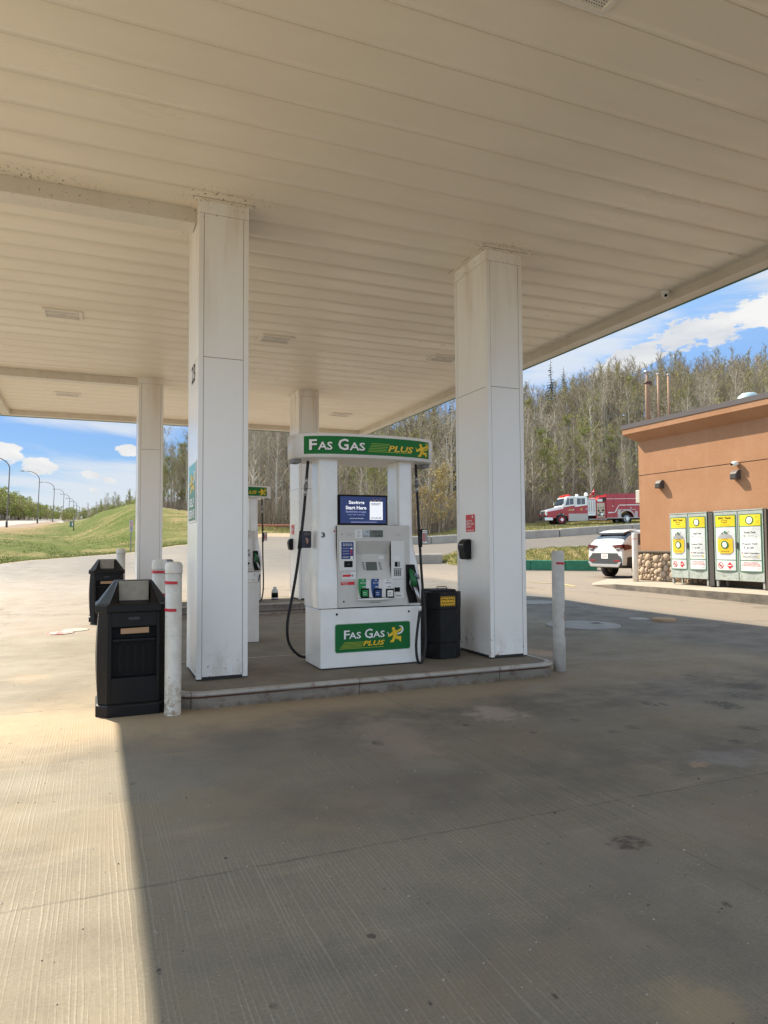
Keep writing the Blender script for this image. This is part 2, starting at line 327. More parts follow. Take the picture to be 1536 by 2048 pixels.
def zone_mats():
    # paving: concrete forecourt turning to sandy asphalt
    s = NT('forecourt_paving')
    big = s.noise(.35, 5, .55); mid = s.noise(1.6, 6, .65, off=(5,2,0)); fine = s.noise(60, 4, .7); spk = s.noise(240, 2, .5)
    g1 = s.noise(5.2, 3, .55, stretch=(9,.02,1)); g2 = s.noise(15, 2, .5, stretch=(7,.03,1)); strk = s.noise(1.3, 5, .6, stretch=(.5,2.2,1), off=(0,3,0), dist=.4)
    conc = s.mix(s.ramp(big, .38, .62), (.178,.151,.108), (.222,.194,.143))
    conc = s.mix(s.math('MULTIPLY', s.ramp(mid, .5, .72), .7), conc, (.16,.135,.115))
    conc = s.mix(s.math('MULTIPLY', s.ramp(strk, .55, .75), .5), conc, (.33,.28,.21))
    wv_ = s.math('SINE', s.math('ADD', s.math('MULTIPLY', s.x, 285.0), s.math('MULTIPLY', s.noise(1.6, 3, .6, stretch=(3,.25,1), off=(2,2,0)), 26.0)))
    groove = s.math('MULTIPLY', s.ramp(wv_, .1, .95), s.ramp(s.math('ADD', s.math('MULTIPLY', g1, .55), s.math('MULTIPLY', g2, .45)), .40, .60))
    gm = s.math('MULTIPLY', s.ramp(s.noise(.55, 3, .5, off=(9,1,0)), .36, .58), s.ramp(s.y, 6.2, 9.5, 1, .1))
    conc = s.mix(s.math('MULTIPLY', s.math('MULTIPLY', groove, gm), s.ramp(s.x, -.6, .9, .24, .42)), conc, (.38,.34,.27))
    conc = s.mix(s.math('MULTIPLY', s.ramp(fine, .35, .68), .42), conc, (.115,.10,.08))
    conc = s.mix(s.math('MULTIPLY', s.ramp(spk, .60, .70), .40), conc, (.42,.39,.33))
    blot = s.ramp(s.noise(17, 5, .8, off=(6,6,0)), .40, .58, .15, 1.0)
    fl1 = s.ramp(s.noise(42, 2, .5, stretch=(1,2.2,1), off=(12,3,0)), .665, .70); conc = s.mix(s.math('MULTIPLY', fl1, s.math('MULTIPLY', s.ramp(s.noise(1.2, 3, .6, off=(7,7,0)), .4, .62), .55)), conc, (.36,.32,.26))
    warm = s.ramp(s.noise(.8, 4, .6, off=(17,5,0)), .48, .70); conc = s.mix(s.math('MULTIPLY', warm, .45), conc, (.225,.168,.11))
    # sand blown along the islands, tyre wear with added lane shade, patches
    wob = s.noise(.9, 5, .65, off=(2,7,0)); wob2 = s.noise(4.5, 5, .7, off=(1,4,0))
    sand = s.math('MULTIPLY', s.ramp(s.math('ABSOLUTE', s.math('SUBTRACT', s.math('ADD', s.y, s.math('MULTIPLY', wob, 2.0)), 8.0)), .15, 1.3, 1, 0), s.ramp(s.x, .6, 5.5, .85, .25))
    conc = s.mix(sand, conc, (.36,.27,.17))
    for ty, tw_, ta in ((5.9,.55,.75),(4.1,.40,.6),(10.4,.6,.5),(2.4,.35,.35)):  # tyre tracks, deepened so the shaded drive lane is painted darker
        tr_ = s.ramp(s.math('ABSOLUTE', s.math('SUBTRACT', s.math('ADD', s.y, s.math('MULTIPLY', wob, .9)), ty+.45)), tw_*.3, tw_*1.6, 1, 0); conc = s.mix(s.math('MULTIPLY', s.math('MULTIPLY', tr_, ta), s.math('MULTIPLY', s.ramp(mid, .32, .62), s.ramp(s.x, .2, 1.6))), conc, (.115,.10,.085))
    for cx, cy, rx, ry, c, a in PATCH: conc = s.mix(s.math('MULTIPLY', s.ellipse(cx, cy, rx, ry, wob2, 3.6, .55), s.math('MULTIPLY', s.ramp(fine, .2, .6, .55, 1.0), a*.7)), conc, c)
    for cx, cy, rx, ry, c, a in SPOTS: conc = s.mix(s.math('MULTIPLY', s.ellipse(cx, cy, rx, ry, wob2, 3.0, .30), s.math('MULTIPLY', blot, a)), conc, c)
    dots = s.ramp(s.noise(9.0, 1, .3, off=(31,7,0)), .79, .81); conc = s.mix(s.math('MULTIPLY', dots, .7), conc, (.03,.027,.024))
    # joints
    jt = None
    for v in (s.line(s.math('ADD', s.y, s.math('MULTIPLY', wob2, .06)), JY[0], .012), s.line(s.math('ADD', s.y, s.math('MULTIPLY', wob2, .06)), JY[1], .011), s.math('MULTIPLY', s.line(s.math('ADD', s.x, s.math('MULTIPLY', wob2, .05)), JX[0], .012), .55), s.line(s.y, -1.5, .01)):
        jt = v if jt is None else s.math('MAXIMUM', jt, v)
    conc = s.mix(s.math('MULTIPLY', jt, s.ramp(wob2, .30, .62, .05, .62)), conc, (.085,.07,.055))
    # asphalt beyond
    a1 = s.noise(22, 5, .75, off=(3,3,0)); a2 = s.noise(.22, 5, .6, stretch=(1,.35,1)); a3 = s.noise(90, 2, .6)
    asp = s.mix(s.ramp(a2, .35, .65), (.26,.21,.16), (.22,.182,.148)); asp = s.mix(s.math('MULTIPLY', s.ramp(a1, .3, .75), .55), asp, (.15,.125,.105))
    asp = s.mix(s.math('MULTIPLY', s.ramp(a3, .55, .75), .35), asp, (.38,.34,.28))
    cr = s.t.nodes.new('ShaderNodeTexVoronoi'); cr.feature = 'DISTANCE_TO_EDGE'; cr.inputs['Scale'].default_value = .16
    mpv = s.t.nodes.new('ShaderNodeMapping'); s.link(s.pos, mpv.inputs[0])
    wv = s.t.nodes.new('ShaderNodeVectorMath'); wv.operation = 'ADD'; s.link(s.pos, wv.inputs[0]); cbx = s.t.nodes.new('ShaderNodeCombineXYZ'); s.link(s.math('MULTIPLY', wob, 3.0), cbx.inputs[0]); s.link(s.math('MULTIPLY', wob2, 1.2), cbx.inputs[1]); s.link(cbx.outputs[0], wv.inputs[1]); s.link(wv.outputs[0], cr.inputs['Vector'])
    asp = s.mix(s.math('MULTIPLY', s.ramp(cr.outputs['Distance'], .0, .012, 1, 0), .55), asp, (.10,.085,.07))
    far = s.ramp(s.math('ADD', s.y, s.math('MULTIPLY', wob, 3)), 24, 34); asp = s.mix(far, asp, s.mix(s.ramp(a2, .4, .6), (.135,.115,.098), (.118,.102,.089)))
    dk = s.math('MULTIPLY', s.ramp(s.x, 6.8, 8.2), s.ramp(s.y, 26, 21)); asp2 = s.mix(s.math('MULTIPLY', dk, s.ramp(s.x, 12.2, 11.2)), asp, s.mix(s.ramp(mid, .4, .7), (.145,.132,.115), (.112,.10,.086)))  # shade painted in: darker asphalt out to the canopy's shadow edge
    w = s.math('ADD', s.math('MULTIPLY', s.math('SUBTRACT', wob, .5), 1.2), 0.0)
    f = s.math('MAXIMUM', s.ramp(s.math('ADD', s.y, w), 13.2, 14.6), s.math('MAXIMUM', s.ramp(s.math('ADD', s.x, w), 8.2, 9.4), s.ramp(s.math('SUBTRACT', w, s.x), 5.2, 6.5)))
    col = s.mix(f, conc, asp2)
    hb = s.math('ADD', s.math('MULTIPLY', groove, s.math('MULTIPLY', gm, .55)), s.math('ADD', s.math('MULTIPLY', fine, .35), s.math('MULTIPLY', s.math('SUBTRACT', 1.0, jt), .8)))
    s.bump(hb, .42, .006)
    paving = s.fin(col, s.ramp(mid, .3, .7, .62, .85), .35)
    s = NT('sandy_verge'); n = s.noise(1.5, 6, .65); n2 = s.noise(18, 4, .7)
    sand = s.fin(s.mix(s.ramp(n2, .3, .7), s.mix(s.ramp(n, .35, .65), (.40,.29,.19), (.32,.235,.155)), (.26,.20,.14)), .9, .2)
    s = NT('grass_ground'); n = s.noise(.16, 6, .68, dist=.5); n2 = s.noise(2.4, 6, .75); n3 = s.noise(.5, 6, .7, stretch=(.35,1,1), off=(4,0,0)); n4 = s.noise(14, 4, .8, stretch=(1,.5,1))
    c = s.mix(s.ramp(n2, .3, .7), (.060,.088,.008), (.10,.118,.015)); c = s.mix(s.ramp(n4, .35, .75), c, (.038,.058,.008))
    dry = s.math('MULTIPLY', s.ramp(s.math('ADD', s.math('MULTIPLY', n, .55), s.math('MULTIPLY', n3, .45)), .47, .60), s.ramp(n2, .32, .6)); c = s.mix(dry, c, (.22,.165,.075))
    # drier towards the ditch beside the highway
    ditch = s.math('MULTIPLY', s.ramp(s.math('ADD', s.y, s.math('MULTIPLY', n, 30)), 78, 105), s.ramp(s.x, -3, -10)); c = s.mix(s.math('MULTIPLY', ditch, .85), c, (.24,.165,.085))
    # yellow brown edge strip behind the lot on the right
    dr2 = s.math('MULTIPLY', s.ramp(s.x, 2, 9), s.ramp(n3, .3, .6)); c = s.mix(s.math('MULTIPLY', dr2, .45), c, (.34,.25,.13))
    s.bump(n4, .6, .05); grass = s.fin(c, .95, .1)
    earth = mat('ditch_earth', (.155,.095,.06), .95, col2=(.20,.135,.08), scale=.25, bump=.5, bscale=2)
    hwy = mat('highway_asphalt', (.23,.215,.20), .8, col2=(.19,.18,.17), scale=.3)
    floor = mat('forest_floor', (.07,.052,.035), .95, col2=(.12,.09,.055), scale=.6, bump=.8, bscale=3)
    return paving, sand, grass, earth, hwy, floor
g = lambda px, py: on_z(px, py, 0.0)
def E_(px, py, wpx, hpx, c, a):
    p = g(px, py); q = g(px+wpx, py); r_ = g(px, py-hpx); return (p.x, p.y, (q-p).length, max(.02, (r_-p).length), c, a)
PATCH = [E_(990,1427,48,13,(.40,.33,.27),.85), E_(785,1475,60,35,(.36,.28,.21),.6), E_(1080,1306,30,6,(.42,.29,.2),.8), E_(1450,1515,60,13,(.27,.262,.262),.7), E_(1400,2010,75,45,(.33,.25,.15),.75), E_(1190,1680,50,24,(.30,.25,.20),.5),
         E_(780,1560,120,60,(.15,.13,.12),.5), E_(880,1830,90,60,(.14,.125,.125),.5), E_(1200,1720,140,60,(.16,.135,.13),.5), E_(860,1530,45,18,(.23,.215,.17),.5), E_(1250,1870,60,40,(.24,.19,.15),.5),
         E_(1440,1395,90,18,(.25,.235,.21),.4), E_(1350,1370,60,10,(.27,.25,.225),.4), E_(560,1500,260,40,(.17,.15,.13),.5), E_(320,1560,90,30,(.20,.19,.175),.4), E_(60,1356,30,8,(.30,.22,.14),.8), E_(1400,1650,70,30,(.27,.23,.20),.4),E_(1500,1590,90,25,(.17,.15,.14),.4)]
SPOTS = [E_(1255,1685,36,13,(.05,.035,.03),.9), E_(1295,1407,13,4,(.06,.05,.045),.9), E_(1330,1409,8,3,(.06,.05,.045),.9), E_(1450,1410,26,8,(.05,.045,.04),.9), E_(1495,1372,30,6,(.06,.055,.05),.8), E_(1228,1464,18,4,(.09,.08,.075),.9), E_(1265,1454,14,4,(.08,.07,.06),.8),
         E_(1500,1456,16,5,(.07,.06,.055),.8), E_(1475,1484,16,4,(.06,.05,.045),.8), E_(1452,1808,7,6,(.05,.035,.03),.9), E_(1110,1992,6,5,(.05,.04,.035),.9), E_(860,2006,5,4,(.03,.03,.03),.9), E_(318,1942,4,4,(.03,.03,.03),.9), E_(1065,1465,8,3,(.05,.045,.04),.8), E_(548,2012,9,7,(.09,.07,.05),.8),
         E_(267,1568,6,3,(.05,.045,.04),.8), E_(1488,1390,40,9,(.04,.04,.04),.6), E_(755,1485,10,5,(.06,.05,.045),.8), E_(1380,1352,10,3,(.07,.06,.05),.8), E_(1150,1440,12,3,(.08,.07,.06),.8), E_(1400,1530,22,4,(.35,.24,.15),.8)]
JY = [g(0,1853).y*.5+g(1536,1530).y*.5+.03, g(200,1411).y]
JX = [g(860,1320).x+1.2, g(640,1620).x]
JX = [on_z(1180,1600,0).x, on_z(900,1385,0).x-4.2]
ZM = zone_mats()
def build_terrain():
    rnd = random.Random(3)
    ths = []
    a = -math.pi
    while a < math.pi-1e-6:
        ths.append(a); d = abs(a); a += math.radians(.3) if p2t(-60) < a < p2t(1620) else (math.radians(1.2) if p2t(-900) < a < p2t(2300) else math.radians(4))
    ths.append(math.pi)
    names = ['forecourt_paving','sandy_verge','grass_slope','ditch_earth','highway_road','forest_floor']
    mbs = [MB() for _ in names]; nsub = [46, 2, 26, 6, 8, 22]
    rows = []
    for t in ths:
        tc = min(max(t, TH[0]), TH[-1]); px = CX+FPX*math.tan(tc); c = math.cos(tc)
        j = math.sin(px*.045)*.25+math.sin(px*.11+1)*.15
        bs = [0.0]+[interp(ZP, Z, px)/c for Z in (LOT, SND, GRS, ERT, HWY)]+[900/c]
        bs[1] += j*.5; bs[2] += j
        for k in range(1, 6): bs[k] = max(bs[k], bs[k-1]+.02)
        row = []
        for k in range(6):
            n = nsub[k]; seg = []
            for i in range(n+1):
                f = i/n
                if k == 0: r = bs[1]*(f**1.5)
                elif k == 5: r = bs[5]*((bs[6]/bs[5])**f)
                else: r = bs[k]+(bs[k+1]-bs[k])*f
                x, y = r*math.sin(t+YAW), r*math.cos(t+YAW); z = H(x, y)
                if k in (2,5) and 0 < i < n and abs(t) < 1.0: z += (math.sin(x*.9+y*.4)+math.sin(y*1.3-x*.6)+rnd.uniform(-1,1))*.035
                if k == 4: z = max(z, H(x, y)+.06) if 0 < i < n else z
                seg.append((x, y, z))
            row.append(seg)
        rows.append(row)
    for k in range(6):
        n = nsub[k]; vs = []; fs = []
        for row in rows: vs += row[k]
        for i in range(len(rows)-1):
            for q in range(n):
                a0 = i*(n+1)+q; b0 = (i+1)*(n+1)+q
                if k in (3,4) and abs((vs[b0+1][0]-vs[b0][0]))+abs(vs[b0+1][1]-vs[b0][1]) < .03 and abs((vs[a0+1][0]-vs[a0][0]))+abs(vs[a0+1][1]-vs[a0][1]) < .03: pass
                fs.append((a0, b0, b0+1, a0+1) if not (k == 0 and q == 0) else (a0, b0+1, a0+1))
        mbs[k].add(vs, [tuple(reversed(f)) for f in fs], 0, True)
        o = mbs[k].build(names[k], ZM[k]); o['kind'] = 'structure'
build_terrain()
# grass blades on the near verges and the grass island: uncountable, one object each
def blades(name, pts, h, w, mats, seed=1, label=None):
    r = random.Random(seed); mb = MB()
    for x, y, z in pts:
        hh = h*r.uniform(.45, 1.25); a = r.uniform(0, 6.283); dx, dy = math.cos(a)*w, math.sin(a)*w; lx, ly = r.uniform(-.5,.5)*hh, r.uniform(-.5,.5)*hh
        mi = 0 if r.random() < mats[1] else 1
        mb.add([(x-dx,y-dy,z-.02),(x+dx,y+dy,z-.02),(x+lx*.5+dx*.6,y+ly*.5+dy*.6,z+hh*.6),(x+lx,y+ly,z+hh)], [(0,1,2),(0,2,3)], mi)
    o = mb.build(name, mats[0]); tag(o, label, 'grass', kind='stuff'); return o
M_blade = mat('grass_blade', (.12,.17,.018), .7, col2=(.17,.20,.03), scale=.5)
M_blade2 = mat('dry_blade', (.42,.33,.15), .8, col2=(.30,.24,.10), scale=1.2)
def gr_pts(px0, px1, D0, D1, n, seed, fn=None):
    r = random.Random(seed); out = []
    for _ in range(n):
        px = r.uniform(px0, px1); D = D0+(D1-D0)*r.random()**1.4
        if fn: D = fn(px, r)
        u = at(px, 1090, D); out.append((u.x, u.y, H(u.x, u.y)))
    return out
blades('meadow_grass', gr_pts(-20, 400, 0, 0, 16000, 5, lambda px, r: interp(ZP, SND, px)+(interp(ZP, GRS, px)-interp(ZP, SND, px))*r.random()**2.2*.7), .05, .02, ([M_blade, M_blade2], .72), 5, 'green meadow grass with dry tufts on the hillside')
blades('dry_verge_grass', gr_pts(490, 1290, 0, 0, 12000, 6, lambda px, r: interp(ZP, SND, px)+(interp(ZP, GRS, px)-interp(ZP, SND, px))*r.random()), .15, .03, ([M_blade, M_blade2], .40), 6, 'dry yellow grass in front of the forest edge')
def grit():
    r = random.Random(44); mb = MB()
    for _ in range(1500):
        y = 1.6+9*r.random()**1.3; x = r.uniform(-3.2, 1.0+y*1.05); sc = r.uniform(.002, .006)*(1.8 if r.random() < .06 else 1)
        if .6 < x < 5.4 and 7.0 < y < 9.1: continue
        p = [Vector((r.gauss(0,1), r.gauss(0,1), abs(r.gauss(0,.5)))).normalized()*sc*r.uniform(.7,1.2) for _ in range(5)]; c = Vector((x, y, H(x, y)))
        mb.add([c+Vector((-sc,-sc*.6,-.001)), c+Vector((sc,-sc*.7,-.001)), c+Vector((sc*.8,sc,-.001)), c+Vector((-sc*.9,sc*.8,-.001)), c+Vector((p[0].x*.3, p[0].y*.3, sc*r.uniform(.6,1.1)))], [(0,1,4),(1,2,4),(2,3,4),(3,0,4)], 0 if r.random() < .55 else 1)
    o = mb.build('forecourt_grit', [mat('pale_grit', (.36,.32,.26), .9), mat('dark_grit', (.05,.042,.035), .9)]); tag(o, 'scattered grit and tiny stones lying on the forecourt concrete', 'grit', kind='stuff')
grit()
# ---------------------------------------------------------------- grass island with the green kerb, right
def grass_island():
    pts = []
    mb = MB(); n, m_ = 60, 18; vs = []
    top = {}
    for i in range(n+1):
        px = 878+(1232-878)*i/n
        D0 = interp([878,905,1045,1190,1230],[33.5,31.5,29.9,29.7,31.5],px); D1 = interp([878,905,1045,1190,1230],[34.5,36.5,36,37,38],px)
        for j in range(m_+1):
            f = j/m_; D = D0+(D1-D0)*f; u = at(px, 1090, D); z = H(u.x, u.y)
            e = min(1, f*4, (1-f)*5, (i/n)*10, (1-i/n)*10+.2); bump = e*(.20+.06*math.sin(px*.03)) + (.05*math.sin(px*.2+f*9)*e)
            vs.append((u.x, u.y, z+bump+(.0 if e > 0 else -.05))); 
    fs = [(i*(m_+1)+j, (i+1)*(m_+1)+j, (i+1)*(m_+1)+j+1, i*(m_+1)+j+1) for i in range(n) for j in range(m_)]
    mb.add(vs, [tuple(reversed(f)) for f in fs], 0, True); o = mb.build('grass_island', ZM[2]); o['kind'] = 'structure'
    r = random.Random(8); bl = []
    for _ in range(15000):
        i = r.randrange(n); j = r.randrange(m_); a = vs[i*(m_+1)+j]; b = vs[(i+1)*(m_+1)+j+1]; f, g_ = r.random(), r.random()
        bl.append((a[0]+(b[0]-a[0])*f, a[1]+(b[1]-a[1])*g_, a[2]+(b[2]-a[2])*.5))
    blades('island_grass', bl, .08, .014, ([M_blade, M_blade2], .55), 9, 'tufts of green and straw coloured grass behind the green kerb')
grass_island()
M_gk = mat('green_paint', (.012,.15,.085), .55, col2=(.03,.20,.12), scale=4)
def kerb_run(name, pts, w, h, mt, label, cat='kerb', bev=.03):
    mb = MB()
    for i in range(len(pts)-1):
        a, b = Vector(pts[i]), Vector(pts[i+1]); d = (b-a); d.z = 0; d.normalize(); nrm = Vector((-d.y, d.x, 0))*w/2
        q = [a-nrm, b-nrm, b+nrm, a+nrm]; vs = [(*v.xy, v.z-.15) for v in q]+[(*v.xy, v.z+h) for v in q]
        mb.add(vs, [(0,3,2,1),(4,5,6,7),(0,1,5,4),(1,2,6,5),(2,3,7,6),(3,0,4,7)])
    o = mb.build(name, mt, bevel=bev); tag(o, label, cat); return o
def gp(px, D): u = at(px, 1090, D); return (u.x, u.y, H(u.x, u.y))
kerb_run('green_kerb', [gp(1000,30.0), gp(1060,29.8), gp(1130,29.6), gp(1192,29.5)], .3, .40, M_gk, 'green painted concrete kerb along the grass island', 'kerb')
M_block = mat('block_concrete', (.30,.275,.24), .9, col2=(.38,.35,.31), scale=1.5, bump=.5, bscale=12)
def barrier(px0, D0, px1, D1, h, label, w=.6):
    a, b = gp(px0, D0), gp(px1, D1); L_ = math.hypot(b[0]-a[0], b[1]-a[1]); rz = math.atan2(b[1]-a[1], b[0]-a[0])
    mb = MB(); dz = b[2]-a[2]; n = 6; 
    prof = [(-w/2,-.2),(-w/2,h*.86),(-w/2+.05,h),(w/2-.05,h),(w/2,h*.86),(w/2,-.2)]
    vs = []
    for i, s_ in enumerate((.012, L_-.012)):
        for y_, z_ in prof: vs.append((s_, y_, z_+dz*s_/L_))
    mb.add(vs, [(0,1,2,3,4,5),(11,10,9,8,7,6)]+[(i,(i+1)%6,(i+1)%6+6,i+6)[::-1] for i in range(6)])
    o = mb.build('concrete_barrier', M_block, bevel=.03); o.location = a; o.rotation_euler = (0,0,rz)
    tag(o, label, 'barrier', 'concrete barrier blocks behind the lot')
bl = [(762,43.4,'hidden'),(800,43.2,0),(862,43.2,0),(925,43.2,0),(985,43.2,0),(1046,43.2,0),(1118,43,0),(1192,43,0),(1262,43,0),(1330,43,0)]
lbls = ['grey concrete barrier block seen between the pump columns, left end','grey concrete barrier block behind the right hose of the pump','grey concrete barrier block beside the golden bush','grey concrete barrier block mostly behind the right canopy column','grey concrete barrier block left of the fire truck nose','grey concrete barrier block under the fire truck front wheel','grey concrete barrier block below the fire truck pump panel','grey concrete barrier block in front of the fire truck rear wheel','grey concrete barrier block at the brown building corner']
for i in range(9): barrier(bl[i][0], bl[i][1], bl[i+1][0], bl[i+1][1], .46, lbls[i])
barrier(812, 33, 884, 33, .42, 'short weathered concrete barrier block lying nearer the forecourt, by the sandy patch')
# ---------------------------------------------------------------- lettering helper
def fit(mb, body, u0, u1, v0, v1, fn, mi=0, bold=0.0, shear=0.0, sub=False):
    vs, fs = text2d(body, 1.0, bold, shear)
    a, b = min(v[0] for v in vs), max(v[0] for v in vs); c, d = min(v[1] for v in vs), max(v[1] for v in vs)
    put2d(mb, ([(u0+(x-a)/(b-a)*(u1-u0), v0+(y-c)/(d-c)*(v1-v0)) for x, y in vs], fs), fn, mi)
def poly2(mb, pts, fn, mi=0, c=(0,0), s=1.0, sy=None):
    sy = s if sy is None else sy
    put2d(mb, ([(c[0]+x*s, c[1]+y*sy) for x, y in pts], [tuple(range(len(pts)))]), fn, mi)
def rect2(mb, u0, u1, v0, v1, fn, mi=0, n=1):
    for i in range(n):
        a = u0+(u1-u0)*i/n; b = u0+(u1-u0)*(i+1)/n; put2d(mb, ([(a,v0),(b,v0),(b,v1),(a,v1)], [(0,1,2,3)]), fn, mi)
def circ2(mb, cu, cv, r, fn, mi=0, n=16, ry=None):
    ry = ry or r; poly2(mb, [(cu+r*math.cos(2*math.pi*k/n), cv+ry*math.sin(2*math.pi*k/n)) for k in range(n)], fn, mi)
def vprof(mb, lv, fn, mi, cu=.5, n=10):
    for (v0, h0), (v1, h1) in zip(lv, lv[1:]):
        for k in range(n):
            a, b = k/n*2-1, (k+1)/n*2-1; put2d(mb, ([(cu+h0*a,v0),(cu+h0*b,v0),(cu+h1*b,v1),(cu+h1*a,v1)], [(0,1,2,3)]), fn, mi)
def ring2(mb, cu, cv, r0, r1, fn, mi=0, n=24, asp=1.0):
    vs = []
    for k in range(n): w = 2*math.pi*k/n; vs += [(cu+r0*math.cos(w), cv+r0*math.sin(w)*asp), (cu+r1*math.cos(w), cv+r1*math.sin(w)*asp)]
    put2d(mb, (vs, [(2*k, 2*k+1, (2*k+3) % (2*n), (2*k+2) % (2*n)) for k in range(n)]), fn, mi)
def runner(mb, cu, cv, s, fn, yel=0, wht=1, sy=None):
    s *= 1.12; sy = sy*1.12 if sy else None
    circ2(mb, cu-.22*s, cv+.68*(sy or s), .23*s, fn, yel, 14, .23*(sy or s))
    for p in ([(-.36,.42),(.05,.54),(.34,.40),(.3,.1),(.26,-.22),(-.22,-.32),(-.32,.0)], [(-.24,.42),(-.62,.12),(-1.0,-.08),(-.94,-.32),(-.5,-.2),(-.18,.06)],
              [(-.24,-.2),(.18,-.25),(.0,-.62),(-.2,-1.0),(-.74,-1.0),(-.66,-.82),(-.42,-.66)], [(-.05,-.3),(.22,-.1),(.46,-.30),(.88,-.28),(.84,-.98),(.66,-.95),(.56,-.66),(.24,-.68)],
              [(.18,.42),(.62,.62),(.9,.8),(1.02,.62),(.72,.36),(.2,.12)]): poly2(mb, p, fn, yel, (cu, cv), s, sy)
    for p in ([(.5,1.0),(.82,.92),(1.02,.7),(.98,.5),(.8,.3),(1.12,.52),(1.18,.78),(1.02,1.0),(.75,1.06)], [(.3,.1),(.7,.2),(1.0,.42),(1.22,.68),(1.2,.42),(1.0,.15),(.7,.0),(.4,-.05)], [(-1.1,.3),(-1.02,.3),(-.86,.02),(-.8,-.1),(-.94,-.06)]): poly2(mb, p, fn, wht, (cu, cv), s, sy)
# ---------------------------------------------------------------- canopy
def paint_white(name, base=(.90,.892,.865), stain=(.52,.36,.20), rough=.26, stain_z=3.2, amt=.42):
    s = NT(name); n = s.noise(3.0, 6, .65, stretch=(1,1,.12)); n2 = s.noise(30, 4, .7); n3 = s.noise(7, 5, .7, off=(3,3,1))
    up = s.ramp(s.z, stain_z, 5.4); c = s.mix(s.math('MULTIPLY', s.math('MULTIPLY', s.ramp(n, .42, .72), up), amt), base, stain)
    c = s.mix(s.math('MULTIPLY', s.ramp(n3, .5, .75), .05), c, (.55,.5,.43))
    sp = s.math('MULTIPLY', s.ramp(n2, .63, .68), s.ramp(s.z, 5.12, 5.36, 0, .85)); c = s.mix(sp, c, (.09,.06,.035))
    ch = s.math('MULTIPLY', s.ramp(s.noise(13, 3, .6, off=(8,2,5)), .62, .66), s.ramp(s.z, .50, .25, 0, .85)); c = s.mix(ch, c, (.30,.09,.05))
    dr = s.math('MULTIPLY', s.ramp(s.noise(5, 6, .75, stretch=(1,1,.5), off=(1,9,4)), .42, .72), s.ramp(s.z, .75, .2, 0, .5)); c = s.mix(dr, c, (.50,.42,.33))
    sc_ = s.math('MULTIPLY', s.ramp(s.noise(3.2, 7, .8, stretch=(1,1,9), off=(5,5,2)), .66, .69), s.ramp(s.z, 1.7, .5, 0, .35)); c = s.mix(sc_, c, (.35,.33,.31))
    s.bump(s.noise(1.1, 1, .5), .06, .02); s.b.inputs['Coat Weight'].default_value = .35; s.b.inputs['Coat Roughness'].default_value = .12
    return s.fin(c, rough, .5)
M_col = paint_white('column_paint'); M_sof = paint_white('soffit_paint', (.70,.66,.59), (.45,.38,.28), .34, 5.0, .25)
def mk_soffit_mat():
    s = NT('soffit_panel_paint'); n = s.noise(1.2, 5, .6, stretch=(.4,1,1)); n2 = s.noise(26, 4, .7); 
    c = s.mix(s.ramp(n, .35, .7), (.87,.80,.68), (.82,.75,.635))
    m_ = None
    for cx, cy in ((1.27,7.6),(4.88,7.6),(1.1,16.3),(4.8,16.3),(-1.0,7.9)):
        e = s.ellipse(cx, cy, .55 if cx > 0 else 1.2, .28, n2, 1.2, .5); m_ = e if m_ is None else s.math('MAXIMUM', m_, e)
    c = s.mix(s.math('MULTIPLY', m_, s.ramp(n2, .58, .64)), c, (.07,.05,.03))
    return s.fin(c, s.ramp(n, .3, .7, .27, .42), .5)
M_soffit = mk_soffit_mat()
M_fasc = mat('fascia_paint', (.70,.66,.58), .4, col2=(.62,.57,.48), scale=1.2)
M_fgreen = mat('fascia_green', (.02,.16,.07), .4)
X0, X1, Y0, Y1, ZS, ZB, ZT = -2.25, 8.05, -1.3, 21.6, 5.43, 5.29, 6.35
can = thing('fuel_canopy', 'large flat canopy roof with cream ribbed soffit over the pumps', 'canopy', (0,0,0))
